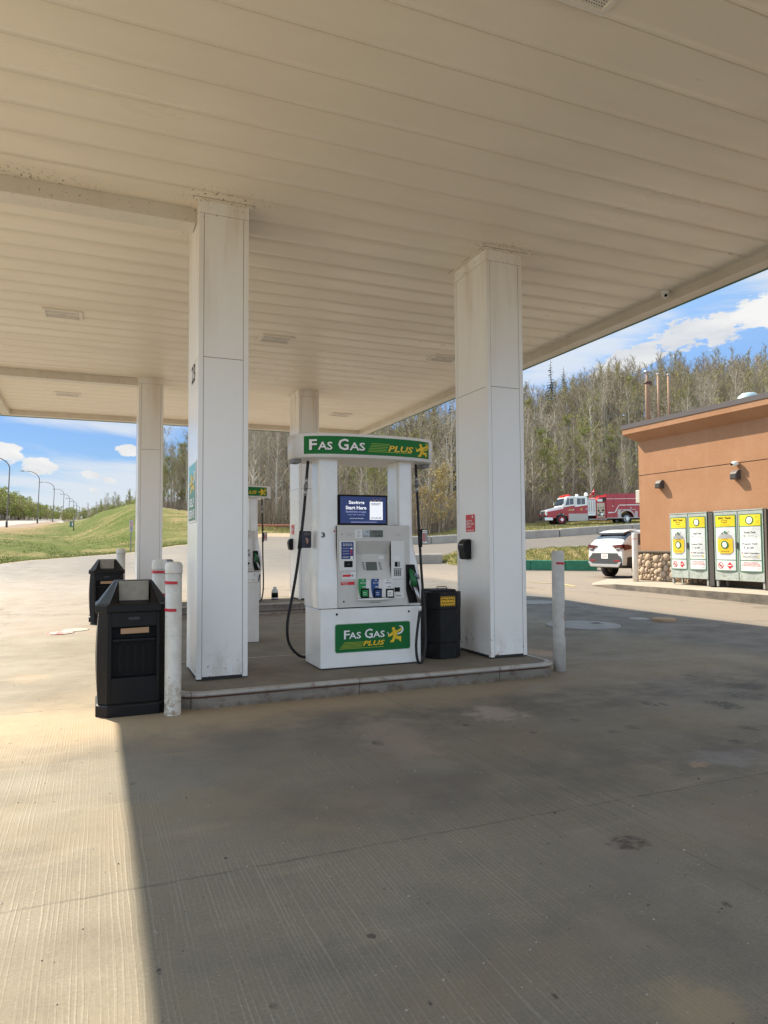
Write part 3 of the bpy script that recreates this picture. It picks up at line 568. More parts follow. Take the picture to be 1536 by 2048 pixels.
def build_canopy():
    mb = MB(); pitch = .4515; k0 = int((Y0-5.247)/pitch)-1; y = 5.247+k0*pitch
    while y < Y1:
        a, b = max(y, Y0), min(y+pitch, Y1)
        if b > a+.02:
            prof = [(a,ZS+.03),(a+.001,ZS+.003),(a+.006,ZS),(a+(b-a)*.3,ZS-.0022),(a+(b-a)*.55,ZS-.0032),(a+(b-a)*.8,ZS-.0042),(b-.010,ZS-.003),(b-.007,ZS+.001),(b-.0065,ZS+.03)]
            vs = [(X0,p[0],p[1]) for p in prof]+[(X1,p[0],p[1]) for p in prof]; n = len(prof)
            mb.add(vs, [(i, i+1, n+i+1, n+i) for i in range(n-1)], 0, True)
        y += pitch
    mb.build('soffit', M_soffit, can); mb = MB(); mb.box(X0, X1, Y0, Y1, ZS+.031, ZS+.06, 0); mb.build('soffit_backing', M_dark, can)
    mb = MB(); w = .25
    for (a0,a1,b0,b1) in ((X0-w,X0,Y0-w,Y1+w),(X1,X1+w,Y0-w,Y1+w),(X0,X1,Y0-w,Y0),(X0,X1,Y1,Y1+w)): mb.box(a0, a1, b0, b1, ZB, ZT, 0)
    # small return lip on the inner side
    mb.build('fascia', M_fasc, can)
    mb = MB(); e = w+.012
    for (a0,a1,b0,b1) in ((X0-e,X0-w,Y0-e,Y1+e),(X1+w,X1+e,Y0-e,Y1+e),(X0-w,X1+w,Y0-e,Y0-w),(X0-w,X1+w,Y1+w,Y1+e)): mb.box(a0, a1, b0, b1, ZB-.015, ZT+.03, 0)
    mb.build('fascia_band', M_fgreen, can)
    mb = MB(); mb.box(X0, X1, Y0, Y1, ZT-.1, ZT-.05); mb.build('roof_deck', M_fasc, can)
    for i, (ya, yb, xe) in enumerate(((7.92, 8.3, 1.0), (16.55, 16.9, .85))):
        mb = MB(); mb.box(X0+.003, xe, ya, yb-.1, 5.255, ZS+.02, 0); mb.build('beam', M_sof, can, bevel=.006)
build_canopy()
M_grl = mat('light_grille', (.80,.76,.69), .5); M_hole = mat('grille_hole', (.05,.045,.04), .8)
def ceiling_light(x, y, lab, first=[None]):
    if first[0] is None:
        t = thing('canopy_light', lab, 'ceiling light', (x, y, ZS), 0, 'recessed lights in the canopy soffit')
        mb = MB(); a, b = .30, .225
        for q in ((-a,a,-b,-b+.045),(-a,a,b-.045,b),(-a,-a+.045,-b+.045,b-.045),(a-.045,a,-b+.045,b-.045)): mb.box(*q, -.028, 0)
        mb.build('frame', M_grl, t, bevel=.004)
        mb = MB(); mb.box(-a+.045, a-.045, -b+.045, b-.045, -.016, -.004, 0)
        fn = lambda u, v: (u, v, -.0175)
        for i in range(22):
            for j in range(14):
                if abs(j-6.5) < 1.1 and abs(i-10.5) > 2: continue
                circ2(mb, -.235+i*.0224, -.155+j*.0238, .0058, fn, 1, 6)
        mb.f = [f if len(f) != 6 else tuple(reversed(f)) for f in mb.f]
        mb.build('grille', [M_grl, M_hole], t); first[0] = t; return t
    c = copy_tree(first[0]); c.location = (x, y, ZS); c['label'] = lab; return c
for x, y, lab in ((3.035,3.638,'perforated canopy light at the top edge, nearest the camera'),(-.55,12.37,'perforated canopy light left of the near left column'),(3.03,12.47,'perforated canopy light between the two near columns'),(6.55,12.54,'perforated canopy light just left of the near right column top'),
                  (-.7,18.9,'perforated canopy light behind the far left beam'),(3.03,18.95,'perforated canopy light over the far island, behind the near left column'),(6.55,19.1,'perforated canopy light above the right end of the pump header')): ceiling_light(x, y, lab)
def dome_cam():
    p = on_z(1338, 583, ZS); t = thing('dome_camera', 'small white dome camera on the soffit by the right canopy edge', 'camera', (7.93, p.y, ZS))
    mb = MB(); mb.lathe([(.055,-.05),(.06,-.02),(.06,0)], 18); mb.build('mount', M_white, t)
    mb = MB(); mb.lathe([(.005,-.115),(.03,-.108),(.045,-.09),(.05,-.07),(.05,-.05)], 18); mb.build('dome', M_white, t)
    mb = MB(); mb.cyl((-.02,-.03,-.085), (-.03,-.047,-.09), .022, 12); mb.build('lens', M_letterd, t)
dome_cam()
# ---------------------------------------------------------------- columns
def column(name, x0, x1, y0, y1, z0, seam, label):
    t = thing(name, label, 'column', ((x0+x1)/2, (y0+y1)/2, z0), 0, 'white columns holding up the canopy'); 
    hx, hy = (x1-x0)/2, (y1-y0)/2; h = ZS-z0; zs = seam-z0; zt = h-.15
    mb = MB(); mb.box(-hx+.006, hx-.006, -hy+.006, hy-.006, 0, h, 0); mb.build('core', M_dark, t)
    c = .055
    for sx in (-1,1):
        for sy in (-1,1):
            mb = MB(); X_, Y_ = sx*hx, sy*hy
            mb.box(X_, X_-sx*c, Y_, Y_-sy*.007, .012, zt); mb.box(X_, X_-sx*.007, Y_-sy*.0072, Y_-sy*c, .012, zt); mb.build('corner_trim', M_col, t, bevel=.0025)
    g_ = .0045
    for nm, a, b in (('lower_panel', .035, zs-.003), ('upper_panel', zs+.003, zt)):
        mb = MB()
        for sy in (-1,1): mb.box(-hx+c+g_, hx-c-g_, sy*hy-sy*.003, sy*hy-sy*.008, a, b)
        for sx in (-1,1): mb.box(sx*hx-sx*.003, sx*hx-sx*.008, -hy+c+g_, hy-c-g_, a, b)
        mb.build(nm, M_col, t)
    mb = MB(); e = .002
    mb.box(-hx-e, hx+e, -hy-e, hy+e, zt+.003, h-.008); mb.build('ceiling_band', M_col, t); mb = MB(); fl = .062; mb.box(-hx-fl, hx+fl, -hy-fl, hy+fl, h-.0075, h-.003); mb.box(-hx-fl-.004, hx+fl+.004, -hy-fl-.004, hy+fl+.004, h-.0028, h+.004, 1); mb.build('ceiling_flange', [M_soffit, M_dark], t)
    return t
colA = column('canopy_column', 1.003, 1.552, 7.69, 8.55, .165, on_y(440,716,7.69).z, 'near left canopy column with the green self serve poster on its side')
colB = column('canopy_column', 4.612, 5.152, 7.64, 8.50, .165, on_y(1000,774,7.64).z, 'near right canopy column with the red sticker and black towel dispenser')
colC = column('canopy_column', .84, 1.375, 16.4, 17.26, .29, on_y(300,899,16.4).z, 'far left canopy column behind the trash cans')
colD = column('canopy_column', 4.55, 5.065, 16.4, 17.26, .29, 3.0, 'far right canopy column partly hidden by the pump header')
# ---------------------------------------------------------------- islands
def isl_mat():
    s = NT('island_concrete'); n = s.noise(1.3, 6, .65); n2 = s.noise(40, 4, .7); n3 = s.noise(6, 4, .7)
    c = s.mix(s.ramp(n, .35, .65), (.22,.185,.14), (.17,.145,.115)); c = s.mix(s.math('MULTIPLY', s.ramp(n3, .55, .8), .6), c, (.09,.07,.05)); c = s.mix(s.math('MULTIPLY', s.ramp(n2, .5, .8), .3), c, (.32,.28,.22))
    s.bump(n2, .3, .006); return s.fin(c, .85, .3)
def steel_edge_mat():
    s = NT('island_steel_edge'); n = s.noise(2.0, 5, .6, stretch=(1,1,3)); n2 = s.noise(9, 5, .7)
    c = s.mix(s.ramp(n, .35, .7), (.34,.315,.28), (.44,.41,.37)); c = s.mix(s.math('MULTIPLY', s.ramp(n2, .50, .70), .7), c, (.17,.11,.075)); rl = s.math('MULTIPLY', s.ramp(s.math('ABSOLUTE', s.math('SUBTRACT', s.z, .113)), .004, .016, 1, 0), s.ramp(n, .3, .55, .25, .95)); c = s.mix(rl, c, (.12,.045,.02)); dz_ = s.math('MULTIPLY', s.ramp(s.z, .07, .0), s.ramp(n2, .3, .6)); c = s.mix(s.math('MULTIPLY', dz_, .7), c, (.19,.14,.09)); jn = s.ramp(s.math('ABSOLUTE', s.math('SUBTRACT', s.math('FRACT', s.math('MULTIPLY', s.x, .57)), .5)), .0, .006, .8, 0); c = s.mix(jn, c, (.08,.05,.035)); 
    s.bump(n2, .2, .004); return s.fin(c, .5, .5, metal=.1)
M_isl, M_ise = isl_mat(), steel_edge_mat()
def rrect(x0, x1, y0, y1, r, n=8):
    out = []
    for cx, cy, a0 in ((x1-r,y0+r,-90),(x1-r,y1-r,0),(x0+r,y1-r,90),(x0+r,y0+r,180)):
        for k in range(n+1): a = math.radians(a0+90*k/n); out.append((cx+r*math.cos(a), cy+r*math.sin(a)))
    return out
def island(x0, x1, y0, y1, zb, zt, label):
    t = thing('pump_island', label, 'pump island', ((x0+x1)/2, (y0+y1)/2, zb)); off = (-(x0+x1)/2, -(y0+y1)/2)
    P = [(x+off[0], y+off[1]) for x, y in rrect(x0, x1, y0, y1, .24)]; h = zt-zb; n = len(P)
    mb = MB(); mb.add([(x*.985, y*.96, h-.004) for x, y in P], [tuple(range(n))]); mb.build('concrete_top', M_isl, t)
    mb = MB(); prof = [(1.0,-.25),(1.0,h-.045),(1.006,h-.042),(1.009,h-.022),(1.004,h-.006),(.995,h),(.98,h-.001)]
    vs = []
    for s_, z in prof:
        d = (s_-1.0)*2.4
        for x, y in P:
            l = math.hypot(x, y*2.4) or 1; vs.append((x+d*(1 if x > 0 else -1)*min(1, abs(x)/2.0), y+d*(1 if y > 0 else -1)*min(1, abs(y)/.5), z))
    m_ = len(prof); mb.add(vs, [(i*n+k, i*n+(k+1)%n, (i+1)*n+(k+1)%n, (i+1)*n+k) for i in range(m_-1) for k in range(n)], 0, True); mb.build('steel_edge', M_ise, t)
    return t
island(.74, 5.22, 7.08, 9.02, 0, .165, 'near concrete pump island with rusty steel edge under the front pump')
island(.6, 5.3, 15.75, 17.75, .08, .29, 'far concrete pump island behind the front one')
# poster, numeral, stickers and dispensers
def on_colA_side():
    x = 1.003
    ya, yb = on_x(379,1000,x).y, on_x(392.5,1000,x).y; z1, z0 = on_x(386,926,x).z, on_x(386,1045,x).z
    yc = (ya+yb)/2; w = ya-yb; t = thing('self_serve_poster', 'green self serve poster on the left side of the near left column', 'poster', (x, yc, z0))
    H_ = z1-z0; fn = lambda u, v: (-.012, -u, v)
    mb = MB(); mb.box(-.008, 0, -w/2, w/2, 0, H_); mb.build('backing', M_letter, t)
    M_p = NT('poster_print'); g1 = M_p.ramp(M_p.z, z0+H_*.35, z0+H_*.9); pm = M_p.fin(M_p.mix(g1, (.01,.16,.05), (.10,.42,.40)), .3, .5)
    mb = MB(); rect2(mb, -w/2+.02, w/2-.02, .02, H_-.02, lambda u, v: (-.0095, -u, v)); mb.build('print', pm, t)
    mb = MB(); runner(mb, 0, H_*.66, w*.36, fn, 0, 1, H_*.15)
    fit(mb, 'SELF', -w*.34, w*.34, H_*.26, H_*.40, fn, 1, .03); fit(mb, 'SERVE', -w*.40, w*.40, H_*.07, H_*.21, fn, 1, .03); mb.build('lettering', [M_yellow, M_letter], t)
    t2 = thing('column_number', 'black numerals high on the side of the near left column', 'numerals', (x, on_x(387,750,x).y, on_x(387,765,x).z))
    mb = MB(); fit(mb, '23', -.13, .13, 0, .20, lambda u, v: (-.004, -u, v), 0, .01); fit(mb, '23', -.13, .13, 0, .20, lambda u, v: (-.0035, -u, v), 0, .01); mb.build('lettering', M_letterd, t2)
on_colA_side()
def red_sticker(X, px0, px1, py0, py1, lab):
    ya, yb = on_x(px0,(py0+py1)/2,X).y, on_x(px1,(py0+py1)/2,X).y; z1, z0 = on_x(px0,py0,X).z, on_x(px0,py1,X).z; w = ya-yb; h = z1-z0
    t = thing('sticker', lab, 'sticker', (X, (ya+yb)/2, z0)); f = lambda d: (lambda u, v: (-d, -u, v))
    mb = MB(); mb.box(-.003, -.0005, -w/2, w/2, 0, h); mb.build('backing', M_red, t)
    mb = MB(); fn = f(.005)
    fit(mb, "LET'S", -w*.42, w*.22, h*.56, h*.68, fn, 0, .02); fit(mb, 'KEEP THIS', -w*.42, w*.42, h*.40, h*.52, fn, 0, .02); fit(mb, 'CLEAN', -w*.42, w*.12, h*.25, h*.37, fn, 0, .02); rect2(mb, -w*.42, w*.42, h*.08, h*.11, fn); circ2(mb, w*.28, h*.86, w*.07, fn)
    mb.build('lettering', M_letter, t)
red_sticker(4.612, 932, 949.5, 1030, 1064, 'red sticker with white lettering on the near right column')
red_sticker(4.55, 583, 588.5, 1050, 1069, 'small red sticker on the far right column')
def dispenser(X, px0, px1, py0, py1, lab):
    ya, yb = on_x(px0+6,(py0+py1)/2,X).y, on_x(px1,(py0+py1)/2,X).y; z1, z0 = on_x(px1,py0,X).z, on_x(px1,py1,X).z; w = max(.17, (ya-yb)*.8); h = z1-z0
    t = thing('towel_dispenser', lab, 'towel dispenser', (X, (ya+yb)/2, z0))
    prof = [(0,0),(-.07,.0),(-.085,.02),(-.11,h*.55),(-.11,h*.74),(-.075,h*.93),(-.04,h),(0,h)]
    mb = MB(); mb.prism(prof, -w/2, w/2, 'y'); mb.build('housing', M_black, t, bevel=.02)
    mb = MB(); mb.box(-.114, -.106, -w*.32, w*.3, h*.70, h*.76); mb.build('badge', M_greyt, t)
    mb = MB(); mb.box(-.105, -.098, w*.3, w*.36, h*.3, h*.62); mb.build('window', M_greyt, t)
dispenser(4.612, 921, 945, 1078, 1119, 'black paper towel dispenser on the near right column')
dispenser(4.55, 576, 586.5, 1077, 1100, 'small black paper towel dispenser on the far right column')
# ---------------------------------------------------------------- fuel pump
M_pw = mat('pump_white', (.91,.91,.90), .3, coat=.35, col2=(.83,.825,.80), scale=3)
M_bez = mat('pump_bezel', (.64,.62,.58), .5, col2=(.60,.58,.54), scale=5)
M_bez2 = mat('pump_panel_light', (.76,.755,.73), .5)
M_scr = mat('screen_blue', (.004,.012,.075), .3, emit=.3)
M_scw = mat('screen_white', (.75,.76,.8), .3, emit=.25)
M_hdr = mat('header_white', (.80,.785,.75), .35)
M_btng = mat('grade_green', (.01,.26,.06), .4); M_btnb = mat('grade_blue', (.01,.06,.24), .4)
PX, PY = 3.045, 8.065
def pump():
    t = thing('fuel_pump', 'white fuel pump with curved green header standing on the near island', 'fuel pump', (PX, PY, .165), 0, 'fuel pumps')
    o = (PX, PY, .165); YF = 7.745
    def B(mb, name, mt, parent=t, bevel=0.0, label=None): return mb.build(name, mt, parent, off=o, bevel=bevel, label=label)
    def P(px, py, y=YF): q = on_y(px, py, y); return q.x, q.z
    def R(mb, px0, px1, py0, py1, d=.003, mi=0, fn=None, y=YF):
        (a, _), (b, _) = P(px0, (py0+py1)/2, y), P(px1, (py0+py1)/2, y); pm = (px0+px1)/2; z1, z0 = P(pm, py0, y)[1], P(pm, py1, y)[1]
        rect2(mb, a, b, z0, z1, fn or (lambda u, v: (u, y-d, v)), mi); return a, b, z0, z1
    F = lambda d, y=YF: (lambda u, v: (u, y-d, v))
    mb = MB(); mb.box(2.405, 3.69, 7.75, 8.38, .175, .858); B(mb, 'base_cabinet', M_pw, bevel=.012)
    mb = MB(); mb.box(2.42, 3.675, 7.77, 8.36, .165, .176); B(mb, 'plinth', M_dark); mb = MB(); mb.box(2.41, 3.68, 7.77, 8.36, .857, .868); B(mb, 'shadow_gap', M_dark)
    mb = MB(); mb.box(2.632, 3.535, 7.86, 8.355, .868, 1.84); B(mb, 'inner_body', M_dark)
    lv = [(.867,2.385),(1.0,2.378),(1.12,2.378),(1.25,2.382),(1.37,2.39),(1.48,2.398),(1.60,2.405),(1.72,2.41),(1.834,2.412),(1.836,2.412),(2.2,2.413),(2.64,2.414)]
    for sx in (1,-1):
        mb = MB(); vs = []; n = 12
        for z, xo in lv:
            k = max(0, min(1, (z-1.10)/.60)); k = k*k*(3-2*k); yf = 7.762+.06*k; yb = 8.365-.19*k; xi = 2.619 if z < 1.835 else 2.640; r = .03+.02*k; xo2 = xo+(.045*k if sx < 0 else 0)
            q = [(xi,yf)]+[(xo2+r-r*math.sin(a), yf+r-r*math.cos(a)) for a in (0,.4,.8,1.2,1.5708)]+[(xo2+r-r*math.cos(a), yb-r+r*math.sin(a)) for a in (0,.4,.8,1.2,1.5708)]+[(xi,yb)]
            vs += [((x if sx > 0 else 2*PX-x), y, z) for x, y in q]
        fs = [(a*n+b, a*n+(b+1)%n, (a+1)*n+(b+1)%n, (a+1)*n+b) for a in range(len(lv)-1) for b in range(n)]+[tuple(range(n)), tuple(range(len(lv)*n-1,(len(lv)-1)*n-1,-1))]
        if sx > 0: fs = [tuple(reversed(f)) for f in fs]
        mb.add(vs, fs, 0, True); o_ = B(mb, 'side_panel', M_pw); o_.data.set_sharp_from_angle(angle=math.radians(33))
    # raised rib on the pillars
    for x in (2.648, 3.442): mb = MB(); mb.box(x-.016, x+.016, 7.88, 8.15, 1.845, 2.63); B(mb, 'pillar_rib', M_pw, bevel=.006)
    # header: rounded oval box
    a, b, e = .93, .44, 2.5
    def hy(x): return PY-b*max(0.0, 1-abs((x-PX)/a)**e)**(1/e)
    NH = 96; ring = []
    for k in range(NH):
        w = 2*math.pi*k/NH; cw, sw = math.cos(w), math.sin(w); ring.append((PX+a*math.copysign(abs(cw)**(2/e), cw), PY+b*math.copysign(abs(sw)**(2/e), sw)))
    mb = MB(); lev = [(.90,2.628),(.985,2.628),(1.0,2.636),(1.0,2.905),(.99,2.913),(.5,2.918)]; vs = []
    for s_, z in lev: vs += [(PX+(x-PX)*s_, PY+(y-PY)*s_, z) for x, y in ring]
    mb.add(vs, [(i*NH+k, i*NH+(k+1)%NH, (i+1)*NH+(k+1)%NH, (i+1)*NH+k) for i in range(len(lev)-1) for k in range(NH)], 0, False); mb.sm = [True]*len(mb.sm)
    mb.f += [tuple(range(NH-1,-1,-1)), tuple(range(5*NH, 6*NH))]; mb.m += [0,0]; mb.sm += [False]*2; hd = B(mb, 'header', M_hdr)
    def hx(px):
        lo, hi = PX-a+.002, PX+a-.002
        for _ in range(40):
            m_ = (lo+hi)/2; v = RC @ Vector((m_, hy(m_), 2.77-HC)); q = v.x/v.z*FPX+CX
            if q < px: lo = m_
            else: hi = m_
        return lo
    HF = lambda d: (lambda u, v: (u, hy(min(max(u, PX-a+.001), PX+a-.001))-d, v))
    xa, xb = hx(607.5), min(hx(857), PX+a-.02)
    zb, zt = 2.668, 2.878; mb = MB(); rect2(mb, xa, xb, zb, zt, HF(.003), 0, 60); B(mb, 'header_sign', M_green, hd)
    mb = MB(); H1 = zt-zb
    def word(x0, x1, big, small, split, fn, mi, dz=0, dx=0, base=zb+.045, hb=.125, hs=.096, bold=.022):
        xs = x0+(x1-x0)*split; fit(mb, big, x0+dx, xs-.006+dx, base+dz, base+hb+dz, fn, mi, bold); fit(mb, small, xs+.004+dx, x1+dx, base+dz, base+hs+dz, fn, mi, bold)
    for mi, d, q in ((2,.0045,.007),(1,.006,0)):
        word(hx(618), hx(665), 'F', 'AS', .34, HF(d), mi, -q, q); word(hx(676), hx(730), 'G', 'AS', .40, HF(d), mi, -q, q, hb=.135)
        fit(mb, 'PLUS', hx(776)+q*.6, hx(826)+q*.6, zb+.05-q*.7, zb+.125-q*.7, HF(d), 2 if mi == 2 else 0, .03, .22)
    xs0, xs1 = hx(738), hx(779)
    for k in range(6):
        x2 = xs1 if k < 5 else hx(822); z = zb+.135-k*.019; xo = xs0+.012-(k-2)*.009
        rect2(mb, xo, x2-.01*k*(k<5), z, z+.0055, HF(.0047), 3, 14)
    runner(mb, (hx(833)+hx(853))/2, zb+.10, (hx(853)-hx(833))*.5, HF(.006), 0, 0, .075)
    B(mb, 'lettering', [M_yellow, M_letter, M_letterd, M_lime], hd)
    # hose sockets under the header
    for x in (2.19, 3.88): mb = MB(); mb.box(x-.045, x+.045, 7.95, 8.15, 2.585, 2.63); B(mb, 'hose_socket', M_greyt, hd)
    # media screen
    x0, z0 = P(677.5, 1049.5, 7.80); x1, z1 = P(774.5, 991, 7.80); mb = MB(); mb.box(x0, x1, 7.80, 7.86, z0, z1); sc = B(mb, 'media_screen', M_letterd, bevel=.006)
    w, h = x1-x0, z1-z0; FS = lambda d: (lambda u, v: (x0+w*u, 7.80-d, z0+h*v))
    mb = MB(); rect2(mb, .03, .97, .05, .94, FS(.002), 0); B(mb, 'display', M_scr, sc)
    mb = MB(); rect2(mb, .63, .90, .17, .78, FS(.0035), 0); fit(mb, 'Savings', .20, .52, .66, .80, FS(.0035), 0, .03); fit(mb, 'Start Here', .14, .56, .51, .63, FS(.0035), 0, .03)
    fit(mb, 'Spend less on gas.', .14, .56, .39, .47, FS(.0035), 1, .01); fit(mb, 'Learn how in seconds', .18, .53, .32, .365, FS(.0035), 1); fit(mb, 'Join Journie Rewards', .22, .50, .19, .23, FS(.0035), 0); rect2(mb, .24, .78, .085, .10, FS(.0035), 1)
    for k in range(6): circ2(mb, .66+k*.04, .80+(k%2)*.05+.01*(k%3), .012, FS(.004), 3+(k%2), 8, .022)
    fit(mb, 'JOURNIE', .655, .875, .20, .255, FS(.0045), 2, .02); rect2(mb, .66, .86, .70, .72, FS(.0045), 2); rect2(mb, .66, .82, .665, .68, FS(.0045), 2)
    B(mb, 'screen_text', [M_scw, mat('screen_lilac', (.35,.38,.6), .3, emit=.2), M_blue, M_yellow, mat('coin_bronze', (.5,.22,.08), .4)], sc)
    # bezel with a real recess
    (bx0, bz1), (bx1, bz0) = P(676, 1051), P(811, 1219); bz1 = 1.838; bz0 = .872; bx0, bx1 = 2.622, 3.545
    rx0, rx1 = P(711,1120)[0], P(782,1120)[0]; rz1, rz2, rz0 = P(746,1082)[1], P(746,1108)[1], P(746,1156)[1]
    mb = MB(); yb_ = 7.79
    mb.box(bx0, bx1, YF, yb_, rz1, bz1); mb.box(bx0, rx0, YF, yb_, rz0, rz1); mb.box(rx1, bx1, YF, yb_, rz0, rz1); mb.box(bx0, bx1, YF, yb_, bz0, rz0)
    mb.add([(rx0,YF+.001,rz1),(rx1,YF+.001,rz1),(rx1,YF+.085,rz2),(rx0,YF+.085,rz2),(rx0,YF+.006,rz0),(rx1,YF+.006,rz0)], [(3,2,1,0),(4,5,2,3)])
    mb.add([(rx0,YF,rz1),(rx0,YF+.085,rz2),(rx0,YF,rz0),(rx1,YF,rz1),(rx1,YF+.085,rz2),(rx1,YF,rz0)], [(0,2,1),(3,4,5)])
    bz = B(mb, 'bezel', M_bez)
    ip = lambda d: (lambda u, v: (u, YF+.006+(.079)*(v-rz0)/(rz2-rz0)-d, v))
    mb = MB(); R(mb, 734.5, 756.5, 1124, 1141, fn=ip(.004)); B(mb, 'keypad_display', mat('pin_lcd', (.10,.115,.10), .3), bz)
    mb = MB()
    for c_ in (0,1):
        for k in range(4):
            px = 729+c_*33+(k*.7 if c_ else k*.5); R(mb, px-2.6, px+2.4, 1124.5+k*4.1, 1127.2+k*4.1, fn=ip(.004))
    B(mb, 'keys', M_greyt, bz)
    mb = MB(); R(mb, 762, 773, 1111.5, 1118, fn=ip(.003)); B(mb, 'recess_label', M_white, bz)
    # price display
    mb = MB(); R(mb, 725.5, 739, 1060.5, 1074.5, .003, 0); R(mb, 739, 766, 1060.5, 1074.5, .003, 1); a_ = P(742,1066)[0]; b_ = P(764,1066)[0]
    fit(mb, '25.01', a_+.02, b_-.005, P(750,1066.5)[1], P(750,1061.7)[1], F(.0045), 2); fit(mb, '16.460', a_+.05, b_-.005, P(750,1073.6)[1], P(750,1068.6)[1], F(.0045), 2)
    fit(mb, '$', P(734,1063)[0], P(736.5,1063)[0], P(735,1066)[1], P(735,1062)[1], F(.0045), 2); fit(mb, 'Litres', P(727,1070)[0], P(737,1070)[0], P(732,1073.5)[1], P(732,1070)[1], F(.0045), 2)
    B(mb, 'price_display', [M_lcdl, M_lcd, M_letterd], bz)
    mb = MB(); R(mb, 710, 724, 1059.5, 1076.5, .003, 0)
    for k in range(5): R(mb, 713+(k%2), 721-(k%3), 1062.5+k*2.6, 1063.2+k*2.6, .0045, 1)
    B(mb, 'price_label', [M_white, M_greyt], bz)
    mb = MB()
    for px in (692, 789):
        R(mb, px, px+14, 1067.5, 1068, .002); R(mb, px+3, px+11, 1070.5, 1071, .002)
    for px, py, q in ((683.5,1069,.006),(687.5,1203.5,.011)): c_ = P(px,py); circ2(mb, c_[0], c_[1], q, F(.003), 1)
    R(mb, 739, 760, 1204, 1205.6, .002); rr = random.Random(4)
    for k in range(26): px = rr.uniform(783,805); py = rr.choice((1085,1088,1097,1107,1113,1117))+rr.uniform(-1,1); R(mb, px, px+rr.uniform(.8,2.4), py, py+rr.uniform(.6,1.8), .0035, 0)
    B(mb, 'markings', [M_greyt, M_letterd], bz)
    # left card panel
    q = P(678,1142); q1 = P(712,1082); mb = MB(); mb.box(q[0], q1[0]-.006, YF-.012, YF, q[1], q1[1]); cp = B(mb, 'card_panel', M_bez2, bz, bevel=.004)
    mb = MB(); a_, b_, c_, d_ = R(mb, 682, 706.5, 1084, 1118, .0135); fn = F(.0155); W_, H_ = b_-a_, d_-c_
    fit(mb, 'Be Rewarded', a_+W_*.15, b_-W_*.15, c_+H_*.85, c_+H_*.92, fn, 1, .02); fit(mb, 'Save at the fill', a_+W_*.12, b_-W_*.12, c_+H_*.77, c_+H_*.83, fn, 1, .02)
    for k in range(3): rect2(mb, a_+W_*.1, a_+W_*.62, c_+H_*(.62-k*.16), c_+H_*(.635-k*.16), fn, 1); rect2(mb, a_+W_*.72, a_+W_*.9, c_+H_*(.58-k*.15), c_+H_*(.66-k*.15), fn, 2 if k else 1)
    rect2(mb, a_+W_*.1, a_+W_*.6, c_+H_*.10, c_+H_*.13, fn, 1); rect2(mb, a_+W_*.72, a_+W_*.95, c_+H_*.0, c_+H_*.17, fn, 1); B(mb, 'rewards_poster', [M_blue, M_letter, M_red], cp)
    mb = MB(); R(mb, 687.5, 704.5, 1122, 1134.5, .0135, 0); R(mb, 695, 698, 1128, 1129.3, .015, 1); B(mb, 'card_reader', [M_letterd, M_greyt], cp)
    mb = MB(); a_, b_, c_, d_ = R(mb, 684, 711.5, 1143.5, 1158, .004, 0); poly2(mb, [(.04,.62),(.52,.62),(.52,.70),(.68,.46),(.52,.22),(.52,.30),(.04,.30)], lambda u, v: (a_+u*(b_-a_), YF-.0055, c_+v*(d_-c_)), 1); circ2(mb, a_+(b_-a_)*.74, c_+(d_-c_)*.46, .013, F(.0057), 2); fit(mb, 'No Refunds', a_+.01, b_-.06, d_-.02, d_-.008, F(.0055), 3)
    B(mb, 'arrow_tag', [M_white, M_red, M_greyt, M_letterd], bz)
    mb = MB(); a_, b_, c_, d_ = R(mb, 681.5, 709, 1163.5, 1169.8, .004, 0); fit(mb, 'EMERGENCY', a_+.01, a_+(b_-a_)*.55, d_-.017, d_-.006, F(.0055), 1, .02); fit(mb, 'shut off inside', a_+.03, a_+(b_-a_)*.5, c_+.004, c_+.014, F(.0055), 1); B(mb, 'emergency_label', [M_red, M_letter], bz)
    # grade selector
    g0, g1 = P(715,1196), P(784,1157); mb = MB(); mb.prism([(g1[1]-.0,7.742),(g1[1]-.01,7.715),(g0[1]+.02,7.690),(g0[1],7.72),(g0[1],7.742)][::-1], g0[0], g1[0], 'x')
    # prism poly is (y,z) for axis x
    mb = MB(); mb.prism([(7.744,g0[1]),(7.70,g0[1]+.003),(7.706,g1[1]-.012),(7.744,g1[1])], g0[0], g1[0], 'x'); gp_ = B(mb, 'grade_panel', M_bez2, bz, bevel=.004)
    mb = MB(); lp = []
    for k in range(13): u = k/12; lp.append((g0[0]-.008+(g1[0]-g0[0]+.016)*u, 7.74-.055*math.sin(math.pi*u)-.02))
    lp += [(g1[0]+.008,7.742),(g0[0]-.008,7.742)]; mb.prism(lp, g0[1]-.028, g0[1]-.004, 'z'); B(mb, 'shelf_lip', M_bez2, bz, bevel=.004)
    GY = 7.703; GF = lambda d: (lambda u, v: (u, GY-d, v))
    for px, mt, lt, nm in ((726,M_btng,M_letter,'REGULAR'),(751.5,M_btnb,M_letter,'PLUS'),(776,M_white,M_letterd,'PREMIUM')):
        mb = MB(); zt_, zb_ = P(px,1157.5,GY)[1], P(px,1193.5,GY)[1]; xc = P(px,1180,GY)[0]; hw = .049; n = 10; vs = []
        for k in range(n+1): v = k/n; sh = .018*(.5-v)*-1-.012*math.sin(math.pi*v); vs += [(xc-hw+sh,GY-.003,zt_+(zb_-zt_)*v),(xc+hw+sh,GY-.003,zt_+(zb_-zt_)*v)]
        mb.add(vs, [(2*k,2*k+2,2*k+3,2*k+1) for k in range(n)]); st = B(mb, 'grade_strip', mt, gp_)
        mb = MB(); xb_ = P(px+3.5,1185,GY)[0]; zc = P(px,1185.5,GY)[1]; mb.box(xb_-.053, xb_+.053, GY-.012, GY-.002, zc-.062, zc+.05); B(mb, 'button_surround', M_letterd, st, bevel=.015)
